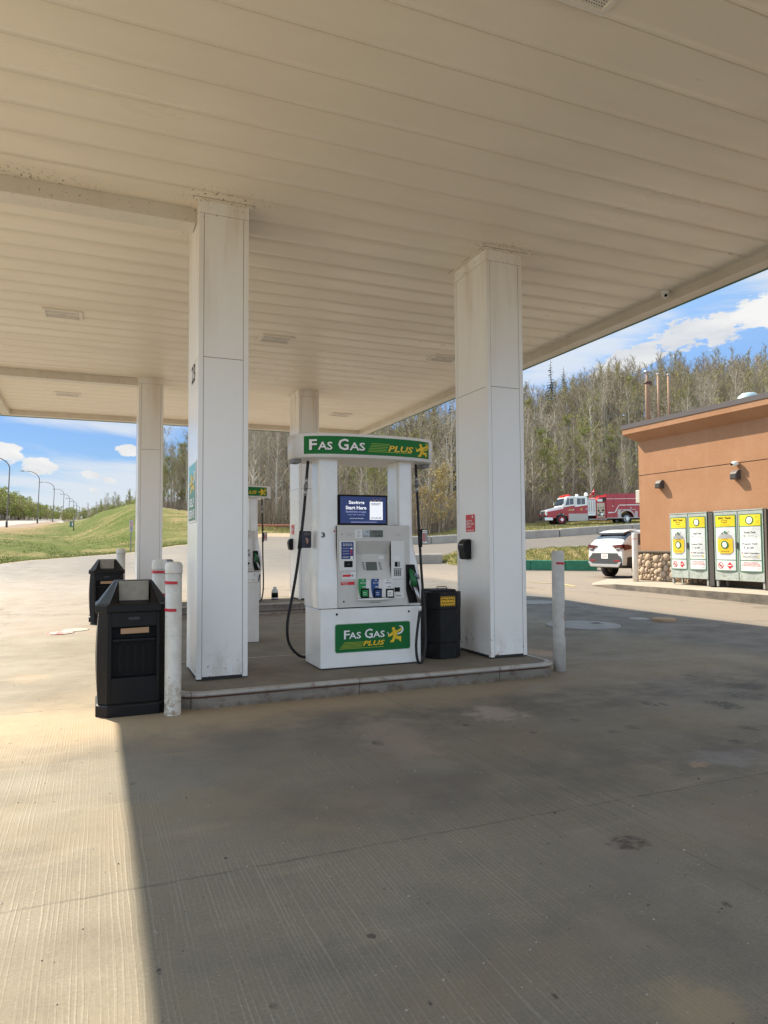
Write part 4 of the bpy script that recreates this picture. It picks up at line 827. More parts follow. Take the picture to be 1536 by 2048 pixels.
        mb = MB(); mb.box(xb_-.037, xb_+.037, GY-.024, GY-.01, zc-.045, zc+.03); B(mb, 'grade_button', mt, st, bevel=.01)
        mb = MB(); fit(mb, nm, xc-hw*.7, xc+hw*.7, zt_-.055, zt_-.043, GF(.0045), 0, .02); fit(mb, '87' if nm == 'REGULAR' else ('89' if nm == 'PLUS' else '91'), xc-.012, xc+.012, zt_-.025, zt_-.01, GF(.0045), 0, .02)
        R(mb, px-1, px+5, 1173, 1174.5, .0045, 0, None, GY); R(mb, px-1, px+5, 1184.5, 1185.3, .026, 0, None, GY); R(mb, px, px+5, 1188, 1188.8, .026, 0, None, GY); B(mb, 'grade_text', lt, st)
    # right column of readers
    for (p0,p1,q0,q1,nm,mt,d) in ((782,808.5,1082,1158,'reader_plate',M_bez2,.006),(783,808.5,1159.5,1197,'receipt_plate',M_bez2,.006)):
        a_, b_ = P(p0,(q0+q1)/2)[0], P(p1,(q0+q1)/2)[0]; mb = MB(); mb.box(a_, b_, YF-d, YF, P((p0+p1)/2,q1)[1], P((p0+p1)/2,q0)[1]); B(mb, nm, mt, bz, bevel=.003)
    mb = MB(); R(mb, 789, 795, 1123.5, 1133.5, .0075, 0); R(mb, 796, 799.5, 1123.5, 1133.5, .0075, 1)
    R(mb, 787, 803, 1136.5, 1139, .0075, 1)
    for k in range(4):
        for c_ in range(4): R(mb, 787.5+c_*3.7, 790.4+c_*3.7, 1140.2+k*3, 1142.4+k*3, .0078, 0)
    R(mb, 788.5, 799.5, 1174.5, 1183.5, .0075, 0); R(mb, 792, 802, 1190.5, 1192.2, .0075, 1); B(mb, 'reader_slots', [M_letterd, M_greyt], bz)
    mb = MB(); R(mb, 785, 800, 1112, 1120, .0072, 0); B(mb, 'reader_sticker', M_white, bz)
    # small stickers and numeral on the flanks
    mb = MB(); a_ = P(645.5,1075,7.765); b_ = P(653,1064.5,7.765); fit(mb, '3', a_[0], b_[0], a_[1], b_[1], F(0,7.8195), 0, .03); B(mb, 'pump_number', M_letterd)
    mb = MB(); R(mb, 807.5, 813.5, 1052, 1058, 0, 0, None, 7.755); R(mb, 807.5, 813.5, 1058.3, 1063, 0, 1, None, 7.755); R(mb, 807.5, 813.5, 1063.2, 1067, 0, 2, None, 7.755); R(mb, 667, 670, 1061, 1064, 0, 0, None, 7.755); B(mb, 'flank_sticker', [M_red, M_letter, M_blue])
    mb = MB()
    for px, py in ((673.5,1229),(817.5,1222.5)): c_ = P(px,py,7.75); circ2(mb, c_[0], c_[1], .014, F(.003,7.75), 0, 12)
    B(mb, 'lock', M_letterd)
    # nozzle boot on the right flank
    bx = [P(812,1130,7.74)[0], P(828,1130,7.74)[0], P(838,1180,7.74)[0], P(838,1205,7.74)[0], P(818,1206,7.74)[0], P(812.5,1180,7.74)[0]]; bzv = [P(812,1129,7.74)[1], P(828,1129,7.74)[1], P(838,1178,7.74)[1], P(838,1205,7.74)[1], P(818,1206,7.74)[1], P(812.5,1180,7.74)[1]]
    mb = MB(); mb.prism(list(zip(bx, bzv)), 7.722, 7.79, 'y')
    bt = B(mb, 'nozzle_boot', M_letterd)
    mb = MB(); n0 = on_y(824,1146,7.70); n1 = on_y(829,1172,7.66); n2 = on_y(837,1196,7.67)
    mb.tube([on_y(819,1138,7.74), n0, on_y(827,1160,7.67), n1], [.02,.034,.042,.034], 12); nz = B(mb, 'nozzle', mat('nozzle_green', (.01,.13,.04), .4))
    mb = MB(); mb.tube([on_y(829,1148,7.665), on_y(835,1152,7.65), on_y(838,1158,7.65)], [.02,.022,.012], 10); B(mb, 'nozzle_cover', mat('nozzle_grey', (.22,.22,.27), .4), nz)
    mb = MB(); mb.tube([n1, n2, on_y(839,1206,7.67)], [.02,.022,.018], 10); B(mb, 'swivel', M_steel, nz)
    mb = MB(); mb.tube([on_y(821,1150,7.69), on_y(820,1168,7.68), on_y(826,1182,7.68)], .006, 6); B(mb, 'trigger_guard', M_steel, nz)
    mb = MB(); mb.tube([on_y(839.4,1212,7.67), on_y(839.8,1221,7.67)], .02, 10); B(mb, 'hose_tag', M_white, nz)
    def curve(pts, n=7):
        out = []
        for i in range(len(pts)-1):
            p0 = pts[max(i-1,0)]; p1 = pts[i]; p2 = pts[i+1]; p3 = pts[min(i+2,len(pts)-1)]
            for k in range(n):
                u = k/n; out.append(.5*((2*p1)+(p2-p0)*u+(2*p0-5*p1+4*p2-p3)*u*u+(3*p1-p0-3*p2+p3)*u**3))
        return out+[pts[-1]]
    HP = [(831,924,8.02),(833,960,8.0),(835,1000,7.97),(838.5,1065,7.93),(842,1130,7.86),(846,1185,7.8),(850,1240,7.74),(851,1285,7.70),(847,1316,7.69),(840,1327,7.68),(834,1315,7.67),(832.5,1285,7.67),(836,1250,7.67),(839.5,1222,7.67)]
    mb = MB(); mb.tube(curve([on_y(*p) for p in HP]), .0165, 10); B(mb, 'hose', M_rubber)
    HP2 = [(616,922,8.05),(612.5,965,8.06),(608,1020,8.08),(602.5,1070,8.1),(595,1130,8.12),(585,1190,8.16),(575,1245,8.2),(577,1283,8.28),(592,1306,8.36),(612,1314,8.44),(640,1300,8.52),(652,1240,8.56),(655,1190,8.56)]
    mb = MB(); mb.tube(curve([on_y(*p) for p in HP2]), .0175, 10); B(mb, 'hose', M_rubber)
    for lst, r_, nm in ((((832.4,955,8.0),(832.9,963,8.0),(833.2,972,7.99),(833.8,985,7.98)),.022,'breakaway'),(((613,955,8.06),(612.2,968,8.06),(611.4,978,8.06),(610,992,8.06)),.022,'breakaway')):
        q = [on_y(*p) for p in lst]; mb = MB(); mb.tube([q[0],q[1]], r_*.9, 10); mb.tube([q[1],q[2]], r_*1.15, 10, 1); mb.tube([q[2],q[3]], r_, 10, 0); B(mb, nm, [M_steel, M_greyt])
    mb = MB(); q = on_y(839.3,1060,7.93); q2 = on_y(840.7,1094,7.9); mb.tube([q, q2], .026, 10); B(mb, 'hose_clamp', M_rubber)
    mb = MB(); q = on_y(603,1062,8.1); q2 = on_y(599,1098,8.1); mb.tube([q, q2], .026, 10); B(mb, 'hose_clamp', M_rubber)
    # little advertising plates clamped on the hoses
    a_ = on_y(842.5,1089,7.9); b_ = on_y(855.5,1058,7.9); mb = MB(); mb.box(a_.x, b_.x, 7.9, 7.925, a_.z, b_.z); ad = B(mb, 'hose_sign', M_letterd, bevel=.008)
    W_, H_ = b_.x-a_.x, b_.z-a_.z; fa = lambda d: (lambda u, v: (a_.x+W_*u, 7.9-d, a_.z+H_*v)); mb = MB(); rect2(mb, .2, .9, .06, .94, fa(.002), 0); rect2(mb, .28, .52, .18, .75, fa(.0035), 1); rect2(mb, .6, .82, .2, .75, fa(.0035), 2); rect2(mb, .28, .82, .82, .86, fa(.0035), 2); B(mb, 'print', [M_letter, M_red, M_greyt], ad)
    a2 = on_y(603,1096,8.07); b2 = on_y(623,1062,8.07); mb = MB(); mb.box(a2.x, b2.x, 8.07, 8.095, a2.z, b2.z); ad = B(mb, 'hose_sign', mat('plate_navy', (.02,.02,.045), .4), bevel=.02)
    W2, H2 = b2.x-a2.x, b2.z-a2.z; fb = lambda d: (lambda u, v: (a2.x+W2*u, 8.07-d, a2.z+H2*v)); mb = MB(); fit(mb, 'GET MORE', .3, .82, .84, .90, fb(.003), 1); fit(mb, 'AT THE PUMP', .26, .86, .75, .80, fb(.003), 1)
    for k, (u, v) in enumerate(((.55,.5),(.5,.42),(.62,.38),(.55,.3),(.48,.55),(.64,.5))): circ2(mb, u, v, .08-.01*(k%3), fb(.003+.0004*k), 0 if k%2 else 1, 10, .06)
    B(mb, 'print', [mat('coin_orange', (.45,.20,.08), .5), mat('coin_pink', (.5,.35,.30), .5)], ad)
    # green sign on the foot
    (sx0, sz1), (sx1, sz0) = P(669.5,1250,7.75), P(820.5,1300,7.75); sz1 = (P(669.5,1250,7.75)[1]+P(820.5,1240,7.75)[1])/2; sz0 = (P(669.5,1306,7.75)[1]+P(820.5,1298,7.75)[1])/2
    FB = lambda d: (lambda u, v: (u, 7.75-d, v)); rr_ = lambda a, b, c, d, r: rrect(a, b, c, d, r, 5)
    mb = MB(); poly2(mb, rr_(sx0, sx1, sz0, sz1, .03), FB(.003)); poly2(mb, rr_(sx0+.007, sx1-.007, sz0+.007, sz1-.007, .026), FB(.0045), 1); sg = B(mb, 'foot_sign', [mat('sign_edge', (.22,.38,.25), .4), mat('foot_green', (.003,.135,.026), .5, spec=.3)])
    W_, H_ = sx1-sx0, sz1-sz0; fq = lambda d: (lambda u, v: (sx0+W_*u, 7.75-d, sz0+H_*v)); mb = MB()
    for mi, d, q in ((2,.006,.006),(1,.0075,0)):
        fit(mb, 'F', .115+q, .19+q, .47-q*2, .77-q*2, fq(d), mi, .015); fit(mb, 'AS', .18+q, .335+q, .47-q*2, .70-q*2, fq(d), mi, .015)
        fit(mb, 'G', .385+q, .49+q, .46-q*2, .79-q*2, fq(d), mi, .015); fit(mb, 'AS', .495+q, .65+q, .47-q*2, .70-q*2, fq(d), mi, .015)
        fit(mb, 'PLUS', .36+q, .65+q, .20-q*2, .375-q*2, fq(d), 2 if mi == 2 else 0, .03, .25)
    for k in range(6): rect2(mb, .115-k*.012, (.37-k*.006) if k < 5 else .635, .345-k*.042, .355-k*.042, fq(.0062), 3)
    runner(mb, .79, .55, .085, fq(.0075), 0, 1, .25); B(mb, 'lettering', [M_yellow, M_letter, M_letterd, mat('stripe_gold', (.60,.60,.03), .4)], sg)
    return t
P1 = pump()
P2 = copy_tree(P1); P2.location = (3.0, 16.8, .29); P2['label'] = 'far white fuel pump on the rear island, mostly hidden behind the near left column'
# ---------------------------------------------------------------- trash cans
M_can = NT('can_plastic'); M_can = M_can.fin(M_can.mix(M_can.ramp(M_can.noise(14,4,.7), .55, .8), (.005,.005,.006), (.016,.015,.014)), .42, .28)
M_flap = mat('flap_beige', (.30,.27,.22), .6, col2=(.24,.21,.17), scale=12); M_card = mat('cardboard', (.40,.25,.15), .85)
def trash_can(loc, lab):
    t = thing('trash_can', lab, 'trash can', loc, 0, 'black trash cans at the left ends of the islands'); w, d, h = .335, .33, 1.02; c = .10
    def octo(hw, hd, cc): return [(-hw+cc,-hd),(hw-cc,-hd),(hw,-hd+cc),(hw,hd-cc),(hw-cc,hd),(-hw+cc,hd),(-hw,hd-cc),(-hw,-hd+cc)]
    def loft(mb, secs, mi=0):
        vs = []; 
        for hw, hd, cc, z in secs: vs += [(x,y,z) for x,y in octo(hw, hd, cc)]
        m_ = len(secs); mb.add(vs, [(i*8+k,i*8+(k+1)%8,(i+1)*8+(k+1)%8,(i+1)*8+k) for i in range(m_-1) for k in range(8)]+[tuple(range(7,-1,-1)),tuple(range((m_-1)*8,m_*8))], mi)
    # body shell built from four corner posts, panels and a real opening on the front
    mb = MB(); loft(mb, [(w,d,c,0),(w,d,c,.10),(w-.018,d-.018,c,.12)]); mb.build('base', M_can, t, bevel=.006)
    mb = MB(); a, b = w-.03, w-.012
    ox0, ox1, oz0, oz1 = -.20, .205, .36, .84; yf = -d+.018
    bow = lambda z: .012*math.sin(math.pi*min(1,max(0,(z-.12)/.86)))
    mb.box(-w+c, ox0, yf, yf+.03, .12, .98); mb.box(ox1, w-c, yf, yf+.03, .12, .98); mb.box(ox0, ox1, yf, yf+.03, .12, oz0); mb.box(ox0, ox1, yf, yf+.03, oz1, .98)
    for sx in (-1,1):
        x_ = sx*(w-.018)
        n = 8; vs = []
        for i in range(n+1):
            z = .12+.86*i/n; q = bow(z)
            vs += [(sx*(w-c), yf, z), (x_+sx*q, yf+c-.018, z), (x_+sx*q*2.0, 0, z), (x_+sx*q, -yf-c+.018, z), (sx*(w-c), -yf, z)]
        mb.add(vs, [(i*5+k,i*5+k+1,i*5+k+6,i*5+k+5) if sx > 0 else (i*5+k+5,i*5+k+6,i*5+k+1,i*5+k) for i in range(n) for k in range(4)])
    mb.box(-w+c, w-c, -yf-.03, -yf, .12, .98); mb.build('body', M_can, t, bevel=.004)
    mb = MB(); mb.box(ox0-.01, ox1+.01, yf+.09, yf+.10, .2, .9); mb.box(ox0-.012, ox0-.006, yf+.03, yf+.1, .2, .9); mb.box(ox1+.006, ox1+.012, yf+.03, yf+.1, .2, .9); mb.box(ox0, ox1, yf+.03, yf+.1, oz0-.01, oz0)
    for k in range(4): mb.box(ox0+.06+k*.07, ox0+.095+k*.07, yf+.075, yf+.09, .40, .66)
    mb.build('inner_bin', M_letterd, t)
    mb = MB(); mb.box(ox0+.008, ox1-.008, yf+.02, yf+.09, .70, .722); mb.build('shelf', M_can, t, bevel=.003)
    mb = MB(); mb.add([(-.12,yf+.014,.772),(.135,yf+.014,.775),(.135,yf+.014,.828),(-.12,yf+.014,.822),(-.12,yf+.022,.772),(.135,yf+.022,.775),(.135,yf+.022,.828),(-.12,yf+.022,.822)], [(0,1,2,3),(7,6,5,4),(3,2,6,7),(0,4,5,1)]); mb.build('cardboard_strip', M_card, t)
    # lid: rim, sloping sides and a hood with a flap towards the front
    mb = MB(); loft(mb, [(w+.004,d+.004,c,.975),(w+.012,d+.012,c,.985),(w+.012,d+.012,c,1.045),(w-.01,d-.01,c,1.06)])
    zt = 1.27; base = octo(w-.012, d-.012, c); z0 = 1.058
    hx0, hx1 = -.155, .155; hyf, hyb = -d+.16, d-.16
    top = [(hx0,-.10),(hx1,-.10),(hx1+.02,-.08),(hx1+.02,.08),(hx1,.10),(hx0,.10),(hx0-.02,.08),(hx0-.02,-.08)]
    mb.add([(x,y,z0) for x,y in base]+[(x,y,zt) for x,y in top], [(k,(k+1)%8,(k+1)%8+8,k+8) for k in range(1,8)]+[tuple(range(8,16))])
    # front of the lid: cheeks either side of the flap
    mb.add([(base[0][0],base[0][1],z0),(hx0+.012,-d+.03,z0),(hx0+.012,-.135,zt-.005),(hx0,-.10,zt)], [(0,1,2,3)]); mb.add([(base[1][0],base[1][1],z0),(hx1-.012,-d+.03,z0),(hx1-.012,-.135,zt-.005),(hx1,-.10,zt)], [(3,2,1,0)])
    mb.add([(hx0+.012,-d+.03,z0),(hx1-.012,-d+.03,z0),(hx1-.012,-.19,z0+.025),(hx0+.012,-.19,z0+.025)], [(0,1,2,3)])
    mb.add([(base[0][0],base[0][1],z0),(base[1][0],base[1][1],z0),(hx1-.012,-d+.03,z0+.001),(hx0+.012,-d+.03,z0+.001)], [(0,1,2,3)])
    mb.build('lid', M_can, t, bevel=.004)
    mb = MB(); mb.add([(hx0+.02,-.195,z0+.02),(hx1-.02,-.195,z0+.02),(hx1-.016,-.125,zt-.004),(hx0+.016,-.125,zt-.004),(hx0+.02,-.18,z0+.02),(hx1-.02,-.18,z0+.02),(hx1-.016,-.11,zt-.004),(hx0+.016,-.11,zt-.004)], [(0,1,2,3),(7,6,5,4),(0,3,7,4),(1,5,6,2),(3,2,6,7)]); mb.build('flap', M_flap, t)
    mb = MB(); mb.box(-.05, .05, yf-.003, yf, .905, .93); mb.build('badge', mat('can_badge', (.03,.03,.04), .3), t); return t
c1 = trash_can((.345, 7.40, 0), 'near black trash can with beige flap beside the front bollard')
p = on_z(200, 1243, .08)
c2 = copy_tree(c1); c2.location = (p.x+.12, p.y+.25, .075); c2['label'] = 'far black trash can at the left end of the rear island'; c2.scale = (1,1,1)
# ---------------------------------------------------------------- bollards
def bol_mat():
    s = NT('bollard_paint'); n = s.noise(8, 5, .7, stretch=(1,1,.6)); n2 = s.noise(22, 4, .7)
    c = s.mix(s.ramp(n, .35, .65), (.70,.68,.62), (.60,.57,.50)); low = s.ramp(s.z, .45, .05); c = s.mix(s.math('MULTIPLY', s.ramp(n2, .42, .62), low), c, (.32,.24,.16))
    c = s.mix(s.ramp(s.noise(30, 3, .6, stretch=(1,1,.35), off=(4,4,4)), .70, .73), c, (.18,.16,.14)); s.bump(n2, .2, .004); return s.fin(c, .5, .4)
M_bol = bol_mat(); M_tape = mat('red_tape', (.50,.015,.035), .4); M_bcon = mat('bollard_concrete', (.66,.65,.61), .7, col2=(.52,.50,.46), scale=6, bump=.3, bscale=40)
def tape(mb, r, z, a0, a1, h=.028, sk=.006):
    n = 14; vs = []
    for k in range(n+1):
        w = math.radians(a0+(a1-a0)*k/n); zz = z-sk*k/n; vs += [(r*math.cos(w), r*math.sin(w), zz), (r*math.cos(w), r*math.sin(w), zz+h)]
    mb.add(vs, [(2*k,2*k+2,2*k+3,2*k+1) for k in range(n)], 0, True)
def bollard(loc, r, h, lab, tapes=(), cap=True, mt=None, lean=0.0, tmat=None, spall=False):
    t = thing('bollard', lab, 'bollard', loc, 0, 'steel bollards guarding the islands and the shop'); t.rotation_euler = (0, lean, 0)
    mb = MB()
    if cap: mb.lathe([(r*1.03,-.1),(r*1.03,0),(r,.05),(r,h*.2),(r,h-.105)], 28); 
    else: mb.lathe([(r,-.1),(r,h*.5),(r,h-.02),(r*.97,h-.004),(r*.86,h)], 28)
    mb.build('post', mt or M_bol, t)
    if cap:
        mb = MB(); mb.lathe([(r+.004,h-.108),(r+.005,h-.10),(r+.005,h-.035),(r*.97,h-.014),(r*.84,h-.002),(r*.5,h+.004)], 28); mb.build('cap', mt or M_bol, t)
        mb = MB(); mb.lathe([(r+.0015,h*.52),(r+.003,h*.522),(r+.0015,h*.524)], 28); mb.build('sleeve_seam', mt or M_bol, t)
    for z, a0, a1 in tapes: mb = MB(); tape(mb, r+.006, z, a0, a1); mb.build('reflective_tape', tmat or M_tape, t)
    if spall:
        mb = MB(); rr = random.Random(2); 
        for k in range(9):
            w0 = math.radians(-60+rr.uniform(-9,9)); z = h*.52-k*.045; q = [(math.cos(w0+dx)*(r+.0015), math.sin(w0+dx)*(r+.0015), z+dz) for dx, dz in ((-.10,0),(.05,-.02),(.12,.03),(-.02,.06))]; mb.add(q, [(0,1,2,3)])
        mb.build('chipped_paint', mat('chip_brown', (.22,.14,.10), .9), t)
    return t
bollard((.695, 6.99, 0), .077, 1.45, 'nearest white bollard with two red tapes beside the black trash can', ((1.245,-190,-70),(.985,-190,-78)))
u = at(319.5, 1090, 7.75); bollard((u.x, u.y, 0), .077, 1.455, 'second white bollard standing just behind the nearest one', ((1.31,-200,-20),(1.06,-200,-20)))
u = at(337, 1090, 8.6); bollard((u.x, u.y, 0), .06, 1.44, 'thin grey post mostly hidden behind the two front bollards', (), True, mat('grey_metal', (.20,.22,.24), .4))
u = at(242, 1090, 14.6); bollard((u.x, u.y, 0.06), .088, 1.50, 'white bollard beside the far trash can', ())
bollard((5.452, 7.37, 0), .078, 1.515, 'scuffed grey white bollard at the right end of the near island', ((1.345,-140,-38),), False, M_bcon, 0, None, True)
M_ppink = mat('bollard_peach', (.66,.50,.42), .6); M_pinkt = mat('faded_tape', (.60,.25,.22), .6)
# ---------------------------------------------------------------- safety bin, cabinet, bottle, cable
def safety_bin():
    c = (4.135, 8.1, .165); t = thing('spill_bin', 'black octagonal spill station bin with yellow label between the pump and the right column', 'bin', c)
    mb = MB()
    for i, (rx, z0, z1) in enumerate(((.232,0,.20),(.240,.20,.62),(.245,.62,.835))):
        P = [(rx*a, rx*b) for a, b in ((-1,-.45),(-.5,-1),(.5,-1),(1,-.45),(1,.45),(.5,1),(-.5,1),(-1,.45))]
        mb.add([(x,y,z0) for x,y in P]+[(x*1.0,y*1.0,z1) for x,y in P], [(k,(k+1)%8,(k+1)%8+8,k+8) for k in range(8)]+[tuple(range(7,-1,-1)),tuple(range(8,16))])
    mb.build('body', M_black, t, bevel=.008)
    mb = MB(); mb.box(-.16, .15, -.16, .16, .83, .865); mb.build('lid', M_black, t, bevel=.01)
    mb = MB(); mb.tube([(-.07,-.05,.86),(-.07,-.05,.885),(-.06,-.05,.895),(.06,-.05,.895),(.07,-.05,.885),(.07,-.05,.86)], .006, 8); mb.build('handle', mat('brown_handle', (.14,.06,.04), .5), t)
    z1, z0 = on_y(880,1193,7.86).z-.165, on_y(880,1213,7.86).z-.165; x0, x1 = on_y(861.5,1200,7.86).x-c[0], on_y(897,1200,7.86).x-c[0]
    x0 = max(x0, -.118); x1 = x0+.205; fn = lambda u, v: (u, -.2475, v); h = z1-z0
    mb = MB(); rect2(mb, x0, x1, z0, z1, lambda u, v: (u, -.2465, v), 0); W_ = x1-x0
    for k in range(8):
        for zz in (z0, z1-h*.14): poly2(mb, [(x0+W_*k/8,zz),(x0+W_*(k+.5)/8,zz),(x0+W_*(k+.95)/8,zz+h*.14),(x0+W_*(k+.45)/8,zz+h*.14)], fn, 1)
    fit(mb, 'Safety Station', x0+.008, x1-.008, z0+h*.56, z0+h*.78, fn, 1, .025); fit(mb, 'Spill Absorbent', x0+.014, x1-.014, z0+h*.22, z0+h*.44, fn, 1, .02)
    mb.build('label', [mat('label_yellow', (.75,.42,.01), .5), M_letterd], t)
    t2 = thing('grey_bin', 'low dark grey bin tucked behind the black spill station bin', 'bin', (4.02, 8.62, .165)); mb = MB(); mb.box(-.2,.2,-.16,.16,0,.80,0,.03); mb.build('body', mat('charcoal', (.05,.052,.055), .5), t2); mb = MB(); mb.box(-.21,.21,-.17,.17,.80,.83,0,.01); mb.build('lid', mat('charcoal_lid', (.07,.072,.075), .5), t2)
safety_bin()
def cabinet():
    q = on_z(518, 1285, 0); zt = on_y(508, 1163, q.y).z; t = thing('low_cabinet', 'low plain white metal cabinet behind the near left column', 'cabinet', (q.x-.45, q.y+.3, 0))
    mb = MB(); mb.box(-.45,.45,-.3,.3,.012,zt-.012); mb.build('body', M_pw, t, bevel=.006); mb = MB(); mb.box(-.455,.455,-.305,.305,zt-.010,zt); mb.build('top', M_pw, t, bevel=.003)
    mb = MB(); mb.box(-.43,.43,-.28,.28,0,.0125); mb.build('plinth', M_dark, t)
cabinet()
def bottle():
    q = on_z(549.5, 1199, .29); D = q.x*math.sin(YAW)+q.y*math.cos(YAW); s = D/FPX; t = thing('plastic_jug', 'clear plastic jug with black label left on the far island', 'jug', (q.x, q.y, .29)); r = 6.6*s
    mb = MB(); mb.lathe([(r*.9,0),(r,.01),(r,.06),(r,.2),(r*.85,.235),(r*.5,.275),(r*.42,.285)], 18); mb.build('bottle', mat('milky_plastic', (.62,.64,.64), .25), t)
    mb = MB(); mb.lathe([(r*1.02,.055),(r*1.02,.17)], 18); mb.build('label', M_letterd, t); mb = MB(); mb.lathe([(r*.46,.283),(r*.46,.31),(r*.3,.313)], 14); mb.build('cap', M_white, t)
    mb = MB(); mb.lathe([(r*1.01,.0),(r*1.03,.018)], 18); mb.build('base_ring', mat('purple_ring', (.12,.04,.12), .5), t)
bottle()
def cable():
    mb = MB(); rr = random.Random(5); q = on_z(368, 1392, 0.02); pts = []
    for k in range(40): pts.append((q.x+.07*math.sin(k*.9)+rr.uniform(-.03,.03), q.y+.06*math.cos(k*.7)+rr.uniform(-.03,.03), .012+abs(.06*math.sin(k*.55))))
    mb.tube(pts, .006, 6); o = mb.build('cable_tangle', M_rubber); tag(o, 'small tangle of black cable on the ground at the left end of the near island', 'cable')
cable()
# ---------------------------------------------------------------- tank covers in the paving
def cover(px, py, wpx, z, mt, name, lab, th=.018, handle=False):
    q = on_z(px, py, z); r = (on_z(px+wpx, py, z)-q).length; zz = H(q.x, q.y); t = thing(name, lab, 'tank cover', (q.x, q.y, zz), 0, 'round tank covers set in the paving')
    mb = MB(); mb.lathe([(r,-.05),(r,th),(r-.02,th+.004)], 48); mb.build('plate', mt, t, bevel=0)
    if handle: mb = MB(); rr = random.Random(1); mb.box(r*.3, r*.62, -.06, .1, th+.004, th+.012, 0); mb.build('hatch', M_greyt, t); mb = MB(); mb.box(r*.36, r*.56, -.03, .06, th+.012, th+.018, 0); mb.build('keyhole', M_dark, t)
    return t
M_cov = mat('cover_paint', (.27,.265,.255), .7, col2=(.20,.195,.185), scale=4); M_covr = mat('rust_cover', (.28,.17,.10), .8, col2=(.35,.24,.15), scale=6)
cover(1166, 1251, 74, 0.03, M_cov, 'tank_cover', 'large pale round tank cover behind the right bollard', .02, True)
cover(1066, 1210, 44, 0.05, M_cov, 'tank_cover', 'pale round tank cover beside the right edge of the near right column')
cover(1278, 1238, 22, 0.05, M_cov, 'tank_cover', 'small flat grey tank cover left of the brown one')
cover(1328, 1241, 24, 0.05, M_covr, 'tank_cover', 'small raised rust brown round cover near the shade edge', .05)
cover(152, 1259, 24, 0.03, mat('cover_cream', (.36,.32,.27), .7), 'tank_cover', 'small cream cover left of the far trash can, touching the shade', .006)
cover(120, 1265, 26, 0.03, mat('cover_white', (.42,.34,.31), .7, col2=(.40,.05,.06), scale=9, mixr=(.45,.55)), 'tank_cover', 'worn red and white painted cover in the sun left of the trash cans', .01)
def yellow_line():
    mb = MB(); P = [(1060,1165.5),(1120,1167),(1150,1171.5)]
    for i in range(2):
        a = on_z(*P[i], .25); b = on_z(*P[i+1], .25); n = 8
        for k in range(n):
            u0, u1 = k/n, (k+1)/n; q = []
            for u in (u0, u1): x, y = a.x+(b.x-a.x)*u, a.y+(b.y-a.y)*u; q.append((x, y, H(x, y)+.012))
            d = Vector((b.x-a.x, b.y-a.y, 0)).normalized(); nn = Vector((-d.y, d.x, 0))*.07
            mb.add([(q[0][0]-nn.x,q[0][1]-nn.y,q[0][2]),(q[1][0]-nn.x,q[1][1]-nn.y,q[1][2]),(q[1][0]+nn.x,q[1][1]+nn.y,q[1][2]),(q[0][0]+nn.x,q[0][1]+nn.y,q[0][2])], [(0,1,2,3)])
    o = mb.build('painted_line', mat('worn_yellow', (.55,.42,.12), .8, col2=(.40,.32,.20), scale=3)); o['kind'] = 'structure'
yellow_line()
# ---------------------------------------------------------------- shop building
ZW = .35; XW = 17.3; YC = 18.73
def stucco():
    s = NT('stucco'); n = s.noise(.6, 5, .65); n2 = s.noise(45, 4, .75); n3 = s.noise(5, 5, .7)
    c = s.mix(s.ramp(n, .35, .7), (.34,.178,.098), (.375,.205,.12)); c = s.mix(s.math('MULTIPLY', s.ramp(n2, .4, .75), .35), c, (.24,.13,.075)); c = s.mix(s.math('MULTIPLY', s.ramp(n3, .5, .8), .25), c, (.43,.255,.16))
    st_ = s.noise(2.6, 5, .7, stretch=(1,1,.10), off=(0,7,3)); c = s.mix(s.math('MULTIPLY', s.ramp(st_, .52, .75), .30), c, (.43,.27,.18)); c = s.mix(s.math('MULTIPLY', s.ramp(s.noise(1.7, 4, .6, off=(4,4,9)), .45, .7), .28), c, (.30,.155,.085))
    s.bump(n2, .9, .01); return s.fin(c, .92, .15)
M_stu = stucco(); M_cap = mat('brown_flashing', (.075,.06,.058), .45); M_side = mat('sidewalk', (.30,.255,.205), .85, col2=(.36,.31,.25), scale=1.4, bump=.3, bscale=20)
def sidewalk():
    a = on_z(1536, 1190, ZW); x0 = a.x; mb = MB(); yb = YC+.9
    P = [(x0,-6),(XW+1,-6),(XW+1,yb),(XW-.4,yb+.3),(x0+.9,yb-.2),(x0+.25,yb-1.0),(x0,yb-2.4)]
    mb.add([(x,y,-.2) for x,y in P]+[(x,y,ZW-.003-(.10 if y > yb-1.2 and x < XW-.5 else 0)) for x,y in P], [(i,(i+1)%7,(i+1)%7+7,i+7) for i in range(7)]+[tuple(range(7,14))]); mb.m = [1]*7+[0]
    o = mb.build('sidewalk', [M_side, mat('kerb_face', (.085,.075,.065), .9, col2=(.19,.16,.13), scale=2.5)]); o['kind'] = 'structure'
sidewalk()
shop = thing('shop_building', 'orange brown stucco shop with stone base and dark brown roof edge', 'building', (XW, YC, ZW))
